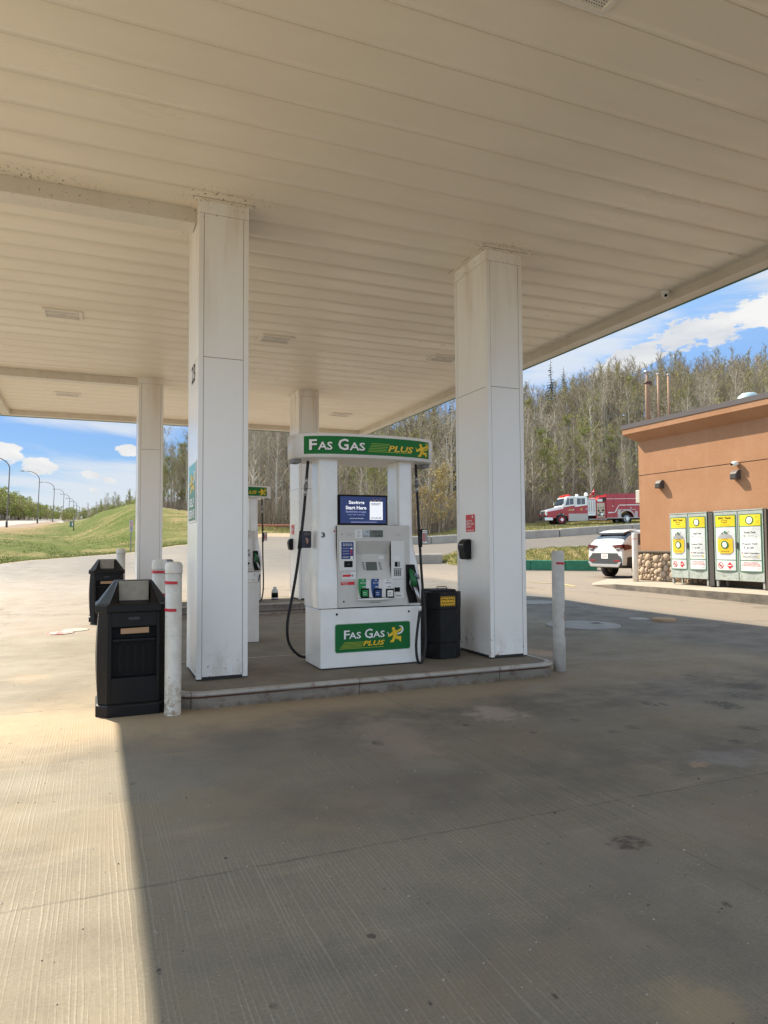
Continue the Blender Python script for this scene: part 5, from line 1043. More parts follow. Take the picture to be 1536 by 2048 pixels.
def build_shop():
    so = (XW, YC, ZW)
    def B(mb, n, m_, p=shop, **k): return mb.build(n, m_, p, off=so, **k)
    x2 = 31; y0 = -6; ztop = 5.1; zl = on_x(1290,950,XW).z
    mb = MB(); mb.box(XW, x2, y0, YC, ZW-.3, zl-.012); mb.box(XW, x2, y0, YC, zl+.012, ztop+.25); B(mb, 'wall', M_stu)
    mb = MB(); mb.box(XW+.02, x2-.02, y0+.02, YC-.02, zl-.014, zl+.014); B(mb, 'score_line', M_dark)
    # cornice: cove, band, flashing - profile swept round the two visible sides
    pr = [(0,ztop),(.02,ztop+.02),(.10,ztop+.07),(.22,ztop+.17),(.33,ztop+.27),(.36,ztop+.29),(.36,ztop+.47)]
    mb = MB(); vs = []
    for d, z in pr: vs += [(XW-d, y0, z), (XW-d, YC+d, z), (x2, YC+d, z)]
    mb.add(vs, [(3*i+k,3*i+k+1,3*i+k+4,3*i+k+3)[::-1] for i in range(len(pr)-1) for k in range(2)]); B(mb, 'cornice', M_stu)
    mb = MB(); e = .38; mb.box(XW-e, XW-e+.03, y0, YC+e, ztop+.47, ztop+.60); mb.box(XW-e+.03, x2, YC+e-.03, YC+e, ztop+.47, ztop+.60); mb.box(XW-e+.0, x2, y0, YC+e, ztop+.60, ztop+.62); B(mb, 'roof_flashing', M_cap)
    # stone base with single stones
    zs = 1.30; mb = MB(); mb.box(XW-.07, XW, 16.0, YC+.07, ZW-.3, zs); mb.box(XW-.07, XW, -6, 16.0, ZW-.3, zs); mb.box(XW, XW+4, YC, YC+.07, ZW-.3, zs); sb = B(mb, 'stone_base', mat('mortar', (.16,.12,.08), .95))
    M_st = NT('field_stone'); nn = M_st.noise(.9, 2, .5); n4 = M_st.noise(9, 5, .7); M_st.bump(n4, .5, .01); M_st = M_st.fin(M_st.mix(M_st.ramp(n4, .35, .7), M_st.mix(M_st.ramp(nn, .35, .65), (.50,.36,.24), (.42,.33,.25)), (.30,.22,.15)), .8, .3)
    rr = random.Random(12); mb = MB(); bm0 = bmesh.new(); bmesh.ops.create_icosphere(bm0, subdivisions=2, radius=1.0); base = [v.co.copy() for v in bm0.verts]; fs = [tuple(v.index for v in f.verts) for f in bm0.faces]; bm0.free()
    placed = []; tries = 0
    while tries < 9000 and len(placed) < 330:
        tries += 1; y = rr.uniform(15.6, YC+.05); z = rr.uniform(ZW+.02, zs-.06); r = rr.uniform(.09, .17) if tries < 1800 else rr.uniform(.035,.09)
        if all((y-a)**2+(z-b)**2 > ((r+c)*.86)**2 for a, b, c in placed) and ZW-.02 < z-r*.8 and z+r*.8 < zs:
            placed.append((y, z, r)); sx, sy, sz = .55, rr.uniform(.9,1.15), rr.uniform(.85,1.1); k = rr.uniform(0,6)
            mb.add([(XW-.075+v.x*r*sx*(1+.12*math.sin(5*v.y+k)), y+v.y*r*sy*(1+.1*math.sin(4*v.z+k)), z+v.z*r*sz*(1+.1*math.sin(3*v.y+k*2))) for v in base], fs, 0, True)
    o = B(mb, 'stones', M_st, sb)
    mb = MB(); mb.box(XW-.14, XW+.0, y0, YC+.14, zs, zs+.055); mb.box(XW, XW+4, YC, YC+.14, zs, zs+.055); B(mb, 'stone_ledge', mat('ledge', (.10,.085,.07), .8), sb, bevel=.01)
    # rooftop pipes
build_shop()
def roof_pipe(px, py0, py1, r, lab, fat=False):
    X_ = 18.6; a = on_x(px, py0, X_); b = on_x(px, py1, X_); zr = 5.55; t = thing('vent_pipe', lab, 'vent pipe', (a.x, a.y, zr), 0, 'brown vent pipes on the shop roof')
    m_ = mat('pipe_paint', (.36,.22,.14), .85, col2=(.29,.18,.12), scale=3); h = b.z-zr; mb = MB(); mb.lathe([(r,-.1),(r,h*.99)], 14) if not fat else mb.lathe([(r,-.1),(r,h*.80),(r*.62,h*.84),(r*.55,h*.95)], 14); mb.build('pipe', m_, t)
    mb = MB(); (mb.lathe([(r*1.35,h*.97),(r*1.5,h*.985),(r*1.3,h)], 14)); mb.build('cap', mat('pipe_cap', (.40,.40,.38), .5) if not fat else M_steel, t)
    mb = MB(); mb.lathe([(r*1.5,.28),(r*1.5,.36)], 14); mb.build('collar', m_, t)
    if fat: mb = MB(); mb.box(r*.3, r*2.0, -.07, .07, h*.78, h*.84); mb.lathe([(r*1.35,h*.80),(r*1.35,h*.83)], 14); mb.build('bracket', mat('bracket_brown', (.09,.04,.03), .6), t)
roof_pipe(1296, 835, 741, .078, 'thick brown vent pipe with a bracket, leftmost on the roof', True)
roof_pipe(1318, 832, 746, .036, 'thin brown vent pipe in the middle on the shop roof')
roof_pipe(1338.5, 830, 747, .036, 'thin brown vent pipe on the right on the shop roof')
def roof_vent():
    a = on_x(1497, 802, 19.3); t = thing('roof_vent', 'pale blue grey rounded vent hood on the shop roof', 'roof vent', (a.x, a.y, 5.62)); mb = MB(); zt = on_x(1497,785,19.3).z-5.62
    mb.lathe([(.34,zt-.36),(.34,zt-.26),(.30,zt-.12),(.2,zt-.03),(.05,zt)], 20); mb.build('hood', mat('vent_blue', (.36,.46,.48), .5), t); mb = MB(); mb.lathe([(.2,-.1),(.2,zt-.34)], 16); mb.build('stack', M_steel, t)
roof_vent()
def wall_lamp(px, py, lab):
    a = on_x(px, py, XW); t = thing('wall_lamp', lab, 'wall lamp', (XW, a.y, a.z), 0, 'dark wall lamps on the shop')
    mb = MB(); mb.prism([(0,.14),(-.09,.14),(-.18,.05),(-.195,-.11),(-.18,-.13),(0,-.13)], -.11, .11, 'y'); mb.build('housing', M_cap, t, bevel=.01); mb = MB(); mb.box(-.199,-.19,-.085,.085,-.10,.015); mb.build('lens', M_dark, t)
wall_lamp(1323, 969, 'dark wall lamp nearer the building corner'); wall_lamp(1475, 950, 'dark wall lamp above the propane cages, below the white camera')
a = on_x(1475, 930, XW); t = thing('wall_camera', 'small white security camera above the right wall lamp', 'camera', (XW, a.y, a.z)); mb = MB(); mb.lathe([(.04,-.04),(.09,0),(.1,.06),(.07,.1)], 16, (-.1,0,0)); mb.box(-.1,0,-.05,.05,0,.08); mb.build('housing', M_white, t); mb = MB(); mb.cyl((-.19,.03,.02),(-.21,.03,.01),.035,12); mb.build('lens', M_letterd, t)
def meter_box():
    x = XW+.9; t = thing('meter_box', 'grey electrical box on the far side of the building corner', 'electrical box', (x, YC+.4, 0)); z0, z1 = on_y(1271,1006,YC+.5).z, on_y(1271,980,YC+.5).z
    mb = MB(); mb.box(-.5,.1,-.4,.22,z0,z1,0,.02); mb.build('box', mat('box_grey', (.40,.39,.35), .5), t); mb = MB(); mb.cyl((-.2,-.05,.1),(-.2,-.05,z0),.03,8); mb.build('conduit', mat('conduit_grey', (.25,.25,.24), .5), t)
meter_box()
q = on_x(1271.5, 1160, 16.72); bollard((q.x, q.y, ZW-.02), .095, 1.62, 'white bollard with faded pink tape at the shop corner', ((1.42,-250,-90),(1.05,-150,-140)), False, mat('bollard_cream', (.70,.65,.60), .6), 0, M_pinkt)
# ---------------------------------------------------------------- propane exchange cages
M_gal = NT('galvanised_door'); _n = M_gal.noise(6,5,.7); _n2 = M_gal.noise(12,4,.7,off=(3,1,2)); _lo = M_gal.ramp(M_gal.z,1.0,.45); M_gal = M_gal.fin(M_gal.mix(M_gal.math('MULTIPLY', M_gal.ramp(_n2,.5,.7), _lo), M_gal.mix(M_gal.ramp(_n,.35,.7), (.36,.40,.37), (.30,.335,.31)), (.15,.14,.10)), .5, .5)
M_pedge = mat('poster_green', (.02,.13,.05), .5); M_pyel = mat('poster_yellow', (.68,.52,.01), .45); M_pw2 = mat('poster_white', (.60,.62,.63), .45, col2=(.50,.52,.53), scale=7); M_ptk = mat('tank_grey', (.27,.275,.28), .5)
def cage(y0, y1, lab, n):
    x = 16.62; zb, zt = .53, 2.50; t = thing('propane_cage', lab, 'propane cage', (x, (y0+y1)/2, ZW), 0, 'propane exchange cages against the shop wall'); o = (x, (y0+y1)/2, ZW)
    def B(mb, nm, m_, p=t, **k): return mb.build(nm, m_, p, off=o, **k)
    mb = MB(); mb.box(x+.03, XW-.15, y0, y1, zb, zt); B(mb, 'cabinet', mat('cage_dark', (.06,.065,.06), .6), bevel=.01)
    mb = MB(); mb.box(x-.01, XW-.15, y0, y1, zt+.001, zt+.03); B(mb, 'top', M_gal)
    for yy in (y0+.05, y1-.05):
        for xx in (x+.06, XW-.25): mb = MB(); mb.box(xx-.03, xx+.03, yy-.03, yy+.03, ZW, zb-.001); B(mb, 'leg', mat('leg_grey', (.3,.3,.28), .6))
    mid = (y0+y1)/2
    for k, (a, b) in enumerate(((mid+.012, y1-.005), (y0+.005, mid-.012))):
        mb = MB(); mb.box(x, x+.028, a, b, zb+.01, zt-.005); d = B(mb, 'door', M_gal, bevel=.004)
        yc = (a+b)/2; w = b-a-.07; h = 1.60; z0 = zb+.27; NU = 10; NV = 16
        def S(u, v, off=0.0):  # u 0..1 left to right as seen, v 0..1 up; sheet bows off the door
            bw = .035*math.sin(math.pi*u)*(.55+.45*math.sin(v*7.0+k*1.3+n)**2)
            return (x-.006-bw-off, yc+w/2-w*u, z0+h*v)
        def grid(mb, u0, u1, v0, v1, off, mi, nu=NU, nv=4):
            vs = [S(u0+(u1-u0)*i/nu, v0+(v1-v0)*j/nv, off) for i in range(nu+1) for j in range(nv+1)]
            mb.add(vs, [(i*(nv+1)+j, (i+1)*(nv+1)+j, (i+1)*(nv+1)+j+1, i*(nv+1)+j+1) for i in range(nu) for j in range(nv)], mi, True)
        mb = MB(); grid(mb, 0, 1, 0, 1, 0, 0, NU, NV); grid(mb, .045, .955, .795, .985, .002, 1); grid(mb, .045, .955, .205, .78, .002, 2, NU, 10); grid(mb, .045, .955, .015, .19, .002, 2)
        ps = B(mb, 'poster', [M_pedge, M_pyel, M_pw2], d)
        fn = lambda u, v: S(u, v, .005); f2 = lambda u, v: S(u, v, .019); mb = MB(); rr = random.Random(n*3+k)
        if k == 0:
            fit(mb, 'BBQ Tank', .2, .8, .92, .965, fn, 0, .02); fit(mb, 'Exchange', .34, .64, .885, .91, fn, 0, .01); fit(mb, 'Program', .36, .62, .85, .875, fn, 0, .01); fit(mb, 'a safer, easier way', .26, .74, .815, .83, fn, 0)
            # gas bottle
            ft = lambda u, v: S(u, v, .011); vprof(mb, [(.36+.044*q_,.36) for q_ in range(6)], ft, 3); vprof(mb, [(.315,.26),(.335,.31),(.36,.36)], ft, 3); vprof(mb, [(.285,.20),(.30,.25),(.315,.26)], fn, 2); vprof(mb, [(.58,.36),(.60,.34),(.635,.29),(.665,.16),(.70,.12)], fn, 2)
            poly2(mb, [(.46,.68),(.52,.68),(.58,.66),(.6,.69),(.54,.70),(.56,.72),(.48,.72)], f2, 4); circ2(mb, .36, .675, .03, f2, 0, 8, .01); circ2(mb, .68, .70, .03, f2, 0, 8, .008)
            ring2(mb, .5, .47, .115, .175, f2, 4, 24, .41); mb2 = [(.5+.17*math.cos(q_*.3927), .47) for q_ in range(1)]
            circ2(mb, .5, .47, .10, f2, 5, 16, .055); fit(mb, 'PROPANE', .3, .7, .345, .36, f2, 0, .01); fit(mb, 'EXCHANGE', .34, .66, .565, .578, f2, 0, .01)
            ring2(mb, .27, .10, .11, .14, fn, 6, 24, .41); poly2(mb, [(.19,.125),(.21,.14),(.35,.075),(.33,.06)], f2, 6); rect2(mb, .20, .34, .095, .105, f2, 0)
            poly2(mb, [(.70,.165),(.83,.10),(.70,.035),(.57,.10)], fn, 6); rect2(mb, .62, .78, .095, .11, f2, 5)
        else:
            ring2(mb, .5, .89, .13, .18, fn, 4, 24, .41); circ2(mb, .5, .89, .115, fn, 5, 16, .06)
            for q_ in range(7): circ2(mb, rr.choice((.12,.2,.8,.88))+rr.uniform(-.03,.03), rr.uniform(.84,.96), .013, fn, 0, 6, .006)
            fit(mb, 'Trade Tank', .24, .76, .665, .695, fn, 0, .015); rect2(mb, .26, .8, .60, .605, fn, 0); rect2(mb, .26, .8, .64, .6425, fn, 7); fit(mb, '$', .22, .27, .61, .64, fn, 0); fit(mb, '34.99', .42, .68, .61, .632, fn, 7)
            fit(mb, 'Program Tank', .16, .82, .465, .495, fn, 0, .015); rect2(mb, .26, .8, .385, .3875, fn, 7); rect2(mb, .26, .8, .445, .4475, fn, 7); fit(mb, '$', .22, .27, .40, .44, fn, 0); fit(mb, '61.49', .36, .66, .40, .43, fn, 0, .01)
            circ2(mb, .13, .325, .03, fn, 6, 8, .015); fit(mb, '100% Canadian', .22, .88, .31, .335, fn, 0, .01); rect2(mb, .15, .86, .245, .285, fn, 1); fit(mb, 'SERVICE INCLUDED', .18, .83, .255, .275, f2, 0, .01)
            fit(mb, 'PROPANE CYLINDERS', .2, .8, .15, .165, fn, 6, .01); fit(mb, 'STORE & HANDLE WITH CARE', .12, .88, .125, .14, fn, 6, .01); fit(mb, 'NO SMOKING OR OPEN FLAMES', .08, .92, .10, .115, fn, 6, .01); rect2(mb, .1, .9, .07, .074, fn, 6); rect2(mb, .15, .85, .05, .054, fn, 6)
        for q_ in (.62,.70):
            ring2(mb, .3+(k*.05), q_, .0, .0, fn, 2)
        B(mb, 'print', [M_letterd, M_pyel, M_ptk, mat('tank_yellow', (.62,.42,.01), .5) if not bpy.data.materials.get('tank_yellow') else bpy.data.materials['tank_yellow'], M_pedge, M_letter, M_red, M_lcdl], ps)
        mb = MB(); yy = a if k == 0 else b
        if k == 0: mb.box(x-.03, x, a-.02, a+.05, 1.45, 1.62); B(mb, 'latch', M_dark, d, bevel=.005)
cage(15.27, 16.70, 'left propane cage with yellow topped tank posters beside the stone base', 0)
cage(13.40, 15.02, 'right propane cage with yellow topped tank posters below the wall camera', 1)
mb = MB(); t = thing('cage_post', 'dark steel post between the two propane cages', 'post', (16.66, 15.14, ZW)); mb.box(-.04,.05,-.085,.085,0,2.12); mb.build('post', mat('post_dark', (.05,.045,.04), .6), t, bevel=.01); mb = MB(); mb.box(-.07,.07,-.1,.1,0,.03); mb.build('foot', M_dark, t)
def third_cage():
    t = thing('dark_cage', 'dark brown steel cage at the right edge of the photo', 'cage', (16.62, 12.4, ZW)); mb = MB(); mb.box(.0,.5,-.93,.93,.12,2.17); mb.build('cabinet', mat('cage_brown', (.07,.055,.045), .6, col2=(.11,.08,.06), scale=5), t, bevel=.01)
    for yy in (-.9,.9): mb = MB(); mb.box(-.04,.02,yy-.03,yy+.03,0,2.17); mb.build('corner_post', mat('post_brown', (.09,.07,.055), .6), t)
    mb = MB(); mb.box(-.03,0,.72,.8,1.55,1.7); mb.build('hinge', M_greyt, t)
third_cage()
# ---------------------------------------------------------------- vehicles
M_tyre = mat('tyre', (.018,.018,.018), .8); M_rim = mat('rim_metal', (.45,.45,.46), .35, .8); M_glass = mat('tinted_glass', (.03,.045,.07), .06, spec=.8); M_chrome = mat('chrome', (.55,.55,.55), .2, .9)
M_carw = mat('car_white', (.60,.61,.61), .25, coat=.6); M_clad = mat('dark_cladding', (.035,.037,.04), .55)
def wheel(t, x, y, r, w, side, rim, hub=None):
    mb = MB(); c = (x, y, r); pr = [(r*.62,-w/2),(r*.93,-w/2),(r,-w*.32),(r,w*.32),(r*.93,w/2),(r*.62,w/2)]
    n = 28; vs = [(x+a*math.cos(2*math.pi*k/n), y+b, r+a*math.sin(2*math.pi*k/n)) for a, b in pr for k in range(n)]
    mb.add(vs, [(i*n+k,(i+1)*n+k,(i+1)*n+(k+1)%n,i*n+(k+1)%n) for i in range(5) for k in range(n)], 0, True); wh = mb.build('wheel', M_tyre, t)
    mb = MB(); s = side; mb.cyl((x, y+s*w*.30, r), (x, y+s*w*.36, r), r*.62, 24); mb.cyl((x, y+s*w*.3, r), (x, y+s*w*.55, r), r*.2, 14)
    for k in range(5): a = 2*math.pi*k/5; mb.tube([(x+r*.1*math.cos(a), y+s*w*.45, r+r*.1*math.sin(a)), (x+r*.58*math.cos(a), y+s*w*.40, r+r*.58*math.sin(a))], r*.08, 6)
    mb.build('rim', rim, wh)
    if hub: mb = MB(); mb.cyl((x, y+s*w*.3, r), (x, y+s*w*.68, r), r*.28, 14); mb.build('hub', hub, wh)
def suv(loc, rz, lab):
    t = thing('parked_suv', lab, 'car', loc, rz); Wd = .97
    # stations: x, z bottom, half width, z belt, z top, half width at top, belt half width
    st = [(-2.44,.50,.84,.62,.84,.84),(-2.435,.44,.94,.74,1.06,.89),(-2.42,.40,.97,.90,1.20,.90),(-2.37,.38,.975,1.08,1.31,.88),(-2.24,.37,.975,1.20,1.42,.83),(-2.06,.37,.975,1.24,1.58,.78),(-1.88,.36,.975,1.24,1.69,.755),(-1.2,.36,.975,1.15,1.76,.75),(-.3,.36,.97,1.12,1.78,.75),(.4,.36,.97,1.10,1.74,.73),(.9,.36,.97,1.07,1.54,.70),(1.35,.36,.97,1.05,1.16,.74),(1.9,.37,.95,.94,1.04,.76),(2.25,.40,.88,.80,.94,.72),(2.42,.46,.74,.66,.78,.64)]
    vs = []; n = 14
    for x, zb, w, zl, zt, wt in st:
        h = [(0,zb),(w*.82,zb),(w*.98,zb+.08),(w,zb+(zl-zb)*.45),(w*.975,zl),(wt+.03 if zt-zl > .2 else w*.93,zt-.05 if zt-zl > .2 else (zl+zt)/2),(wt*.9,zt-.008),(0,zt+.015)]
        vs += [(x, y, z) for y, z in h]+[(x, -y, z) for y, z in h[1:-1][::-1]]
    fs = []; ms = []
    for i in range(len(st)-1):
        for k in range(n):
            fs.append((i*n+k, i*n+(k+1)%n, (i+1)*n+(k+1)%n, (i+1)*n+k)); kk = k if k < 7 else 13-k
            xm = (st[i][0]+st[i+1][0])/2; g_ = 0
            if kk == 4 and -1.9 < xm < 1.2: g_ = 1
            if kk in (5,6) and (-2.28 < xm < -1.9): g_ = 1
            if kk in (4,5,6) and (.75 < xm < 1.4): g_ = 1
            if kk in (0,1) or (kk == 2 and xm > -2.3): g_ = 2
            ms.append(g_)
    fs.append(tuple(range(n))); ms.append(2); fs.append(tuple(range((len(st)-1)*n+n-1,(len(st)-1)*n-1,-1))); ms.append(2)
    mb = MB(); mb.v = [tuple(v) for v in vs]; mb.f = fs; mb.m = ms; mb.sm = [True]*len(fs)
    o = mb.build('body', [M_carw, M_glass, M_clad], t); md = o.modifiers.new('sub', 'SUBSURF'); md.levels = 1; md.render_levels = 2
    xr = -2.445
    mb = MB(); mb.prism([(-2.12,1.655),(-1.85,1.735),(-1.5,1.782),(-1.5,1.765),(-1.85,1.70),(-2.10,1.64)], -.70, .70, 'y'); mb.build('spoiler', M_carw, t, bevel=.012)
    mb = MB(); mb.box(-2.13, -1.95, -.72, .72, 1.585, 1.642); mb.build('spoiler_trim', M_clad, t)
    for s in (-1,1):
        mb = MB(); mb.prism([(s*.40,1.19),(s*.93,1.23),(s*.955,1.08),(s*.70,.99),(s*.58,1.10)], xr-.02, xr+.14, 'x'); l = mb.build('tail_light', mat('tail_red', (.085,.006,.008), .2, coat=.5), t, bevel=.008)
        mb = MB(); mb.prism([(-2.36,1.02),(-2.36,1.22),(-2.15,1.21),(-1.78,1.12),(-2.1,1.06)], s*.955, s*.992, 'y'); mb.build('lamp_side', mat('tail_red_side', (.085,.006,.008), .2, coat=.5), l)
        mb = MB(); mb.box(xr-.03, xr-.02, s*.66, s*.88, 1.05, 1.10); mb.build('lamp_insert', M_chrome, l)
        mb = MB(); mb.box(xr-.02, xr+.06, s*.52, s*.84, .61, .68, 0, .01); mb.build('reflector', mat('reflector_red', (.2,.01,.015), .2), t)
    mb = MB(); mb.prism([(-.90,.74),(-.68,.92),(.68,.92),(.90,.74),(.92,.50),(-.92,.50)], xr-.014, xr+.16, 'x'); mb.build('bumper_insert', M_clad, t, bevel=.012)
    mb = MB(); mb.prism([(-.93,.60),(-.78,.42),(.78,.42),(.93,.60),(.80,.60),(.66,.52),(-.66,.52),(-.80,.60)], xr-.045, xr+.1, 'x'); mb.build('skid_plate', M_chrome, t, bevel=.01)
    mb = MB(); mb.box(xr-.026, xr-.01, -.20, .16, .72, .89); pl = mb.build('licence_plate', M_white, t); fn = lambda u, v: (xr-.028, -u, v); mb = MB(); fit(mb, 'CKR 4127', -.12, .16, .76, .83, fn, 0, .02); rect2(mb, -.1, .14, .85, .865, fn, 0); mb.build('lettering', M_red, pl)
    mb = MB(); rect2(mb, -.5, .5, 1.37, 1.39, lambda u, v: (-2.335, -u, v)); mb.build('wiper', M_letterd, t)
    for x in (-1.48, 1.42):
        for s in (-1,1): wheel(t, x, s*.86, .375, .25, s, M_rim)
    for s in (-1,1): mb = MB(); mb.tube([(-1.3,s*.66,1.76),(-1.1,s*.67,1.80),(.1,s*.67,1.80),(.3,s*.66,1.76)], .018, 6); mb.build('roof_rail', M_clad, t)
cr = at(1244, 1087, 25.6); suv((cr.x+2.42, cr.y+.93, H(cr.x+1.0, cr.y+.9)-.0), 0, 'white sport utility car with dark rear window parked behind the shop corner'); bpy.data.objects['parked_suv'].scale = (1,1,1.05)
def fire_truck():
    u = at(1096, 1088, 72); base = YAW+math.atan((1180-CX)/FPX); left = Vector((-math.cos(base), math.sin(base))); tow = Vector((-math.sin(base), -math.cos(base)))
    a = math.radians(24); hd = left*math.cos(a)+tow*math.sin(a); rz = math.atan2(hd.y, hd.x); W2 = 1.25; nl = Vector((-hd.y, hd.x))
    z0 = H(u.x, u.y); e = Vector((u.x, u.y))-hd*9; z1 = H(e.x, e.y)
    t = thing('fire_truck', 'red and white fire engine with silver pump panel parked in front of the woods', 'fire engine', (u.x-nl.x*W2, u.y-nl.y*W2, z0)); t.rotation_euler = (0, math.asin((z1-z0)/9)*.55, rz)
    MR = mat('engine_red', (.36,.010,.018), .3, coat=.3, col2=(.40,.012,.022), scale=1); MW = mat('engine_white', (.80,.80,.79), .3, coat=.4); MG = mat('pump_panel_gold', (.50,.40,.30), .4, .3); MS = mat('diamond_plate', (.42,.38,.35), .35, .6); MBk = M_clad
    def B(mb, n, m_, p=t, **k): return mb.build(n, m_, p, **k)
    # x = -s (s metres behind the grille), left side (seen) is +y
    mb = MB(); mb.box(-11.2, -.5, -.45, .45, .5, .85); B(mb, 'chassis', MBk)
    # hood and grille
    mb = MB(); mb.prism([(.0,1.0),(-.0,1.50),(-.08,1.60),(-1.75,2.0),(-1.75,1.0)][::-1], -.95, .95, 'y'); B(mb, 'hood', MW, bevel=.06)
    mb = MB(); mb.box(-.02, .03, -.62, .62, .95, 1.52); g_ = B(mb, 'grille', M_chrome, bevel=.02); mb = MB(); 
    for k in range(9): mb.box(.028, .04, -.56, .56, 1.0+k*.055, 1.025+k*.055)
    B(mb, 'grille_bars', M_greyt, g_)
    for s in (-1,1): mb = MB(); mb.cyl((.03, s*.68, 1.12), (.16, s*.68, 1.12), .11, 14); B(mb, 'warning_light', mat('warning_red', (.5,.02,.03), .3), t)
    for s in (-1,1):
        pl = [(-.12,.82),(-.10,1.42),(-1.9,1.72),(-2.35,1.55),(-2.35,.62),(-2.24,.62)]+[(-1.58+.66*math.cos(w), .60+.66*math.sin(w)) for w in [math.radians(d) for d in range(176,0,-16)]]+[(-.9,.72)]
        mb = MB(); mb.prism(pl[::-1] if s > 0 else pl[::-1], s*.93, s*1.22, 'y'); B(mb, 'fender', MR, bevel=.03)
        mb = MB(); mb.box(-.16, -.06, s*.95, s*1.15, 1.08, 1.30, 0, .02); B(mb, 'headlight', M_chrome)
    mb = MB(); mb.box(-.62, .28, -1.22, 1.22, .50, .84, 0, .04); B(mb, 'front_bumper', M_chrome)
    mb = MB(); mb.box(.281, .30, -.4, .4, .56, .78); B(mb, 'bumper_grille', MBk)
    # crew cab
    cab = [(-1.70,.95),(-1.70,2.0),(-2.05,2.84),(-2.25,3.0),(-4.30,3.0),(-4.45,2.9),(-4.45,.95)]
    mb = MB(); mb.prism(cab[::-1], -1.20, 1.20, 'y'); cb = B(mb, 'cab', MW, bevel=.05)
    mb = MB(); mb.add([(-1.70+.006-.04,-1.08,2.08),(-1.73+.006,1.08,2.08),(-2.02,1.04,2.80),(-2.02,-1.04,2.80)], [(0,1,2,3)]); w_ = B(mb, 'windshield', M_glass, cb); w_.location = (.02,0,.02)
    for s in (-1,1):
        y_ = s*1.206
        mb = MB(); mb.add([(-1.78,y_,1.0),(-1.78,y_,1.86),(-3.0,y_,2.04),(-3.02,y_,1.88),(-3.12,y_,1.88),(-4.44,y_,2.06),(-4.44,y_,1.17),(-2.3,y_,1.17),(-2.3,y_,1.0)], [(0,1,2,3,4,5,6,7,8)]); B(mb, 'red_side', MR, cb)
        for xa, xb, xc in ((-2.0,-2.12,-2.92),(-3.28,-3.28,-4.18)):
            mb = MB(); mb.add([(xa,y_*1.003,2.06 if xa > -3 else 2.12),(xb-.14*(xa>-3),y_*1.003,2.78),(xc,y_*1.003,2.78),(xc,y_*1.003,2.16)], [(0,1,2,3)]); wn = B(mb, 'side_window', M_glass, cb)
            mb = MB(); mb.box((xa+xc)/2-.02, (xa+xc)/2+.02, y_*1.003, y_*1.01, 2.1, 2.78); B(mb, 'window_bar', MW, wn)
        for xx in (-3.07,): mb = MB(); mb.box(xx-.012, xx+.012, y_*1.001, y_*1.004, 1.0, 2.95); B(mb, 'door_gap', M_dark, cb)
        for xx in (-2.85,-4.25): mb = MB(); mb.box(xx-.1, xx+.06, y_, y_*1.03, 1.62, 1.67); B(mb, 'door_handle', M_chrome, cb)
    fn = lambda u, v: (-u, 1.212, v); mb = MB(); rect2(mb, 2.2, 2.95, 1.50, 1.60, fn); rect2(mb, 2.35, 2.85, 1.64, 1.68, fn); circ2(mb, 3.75, 1.62, .13, fn, 0, 12); B(mb, 'gold_crest', mat('gold_leaf', (.55,.35,.10), .4), cb)
    for s in (-1,1): mb = MB(); mb.box(-4.45, -2.3, s*1.18, s*1.24, 1.08, 1.16); mb.box(-4.45, -2.3, s*1.17, s*1.215, .42, 1.04); mb.box(-4.45, -2.35, s*1.215, s*1.235, .70, .74); B(mb, 'step_panel', MS)
    mb = MB(); mb.box(-2.75, -2.45, -.95, .95, 3.0, 3.14, 0, .02); mb.box(-2.68, -2.50, -.9, .9, 3.10, 3.24, 0, .03); mb.box(-2.1-.25, -2.1, -.7, .7, 2.98, 3.14, 0, .03); B(mb, 'light_bar', mat('lightbar_red', (.55,.03,.03), .3))
    mb = MB(); mb.lathe([(.17,0),(.17,.18),(.13,.24),(.04,.26)], 14, (-3.55,.6,3.0)); B(mb, 'beacon', M_white)
    mb = MB(); mb.lathe([(.2,0),(.22,.15),(.15,.3),(.05,.34)], 14, (-4.75,.2,3.1)); B(mb, 'beacon', M_white)
    mb = MB(); mb.tube([(-5.2,.1,2.85),(-5.35,.1,3.25),(-5.6,.1,3.45)], .08, 8); mb.cyl((-5.55,.1,3.15),(-5.75,.1,3.75),.11,10); B(mb, 'deck_gun', MR)
    # pump module
    mb = MB(); mb.box(-5.32, -4.47, -1.2, 1.2, .95, 2.72); B(mb, 'cross_bed', MW, bevel=.02); mb = MB(); mb.box(-5.30, -4.5, 1.2, 1.215, 2.55, 2.66); mb.box(-5.25,-4.55,1.2,1.22,1.2,1.24); B(mb, 'hose_tray', M_greyt)
    for k in range(3): mb = MB(); mb.box(-5.22+k*.26, -5.06+k*.26, 1.2, 1.21, 1.35, 2.45); B(mb, 'locker_door', MS)
    mb = MB(); mb.prism([(-5.34,.60),(-5.34,2.45),(-5.75,2.92),(-6.45,2.92),(-6.45,.60)], -1.2, 1.2, 'y'); B(mb, 'pump_housing', MR, bevel=.02)
    mb = MB(); mb.box(-6.30, -5.44, 1.2, 1.225, .72, 2.25); pp = B(mb, 'pump_panel', MG, bevel=.01); mb = MB(); mb.box(-6.1,-5.55,1.2,1.22,2.42,2.66); B(mb, 'panel_badge', M_white)
    mb = MB(); 
    for (x_, z_, r_) in ((-5.62,1.45,.10),(-6.12,1.48,.11),(-5.78,1.25,.07),(-6.0,1.22,.07),(-5.6,1.75,.05),(-5.9,1.75,.05),(-6.15,1.8,.05)): mb.cyl((x_,1.225,z_),(x_,1.27,z_),r_,12)
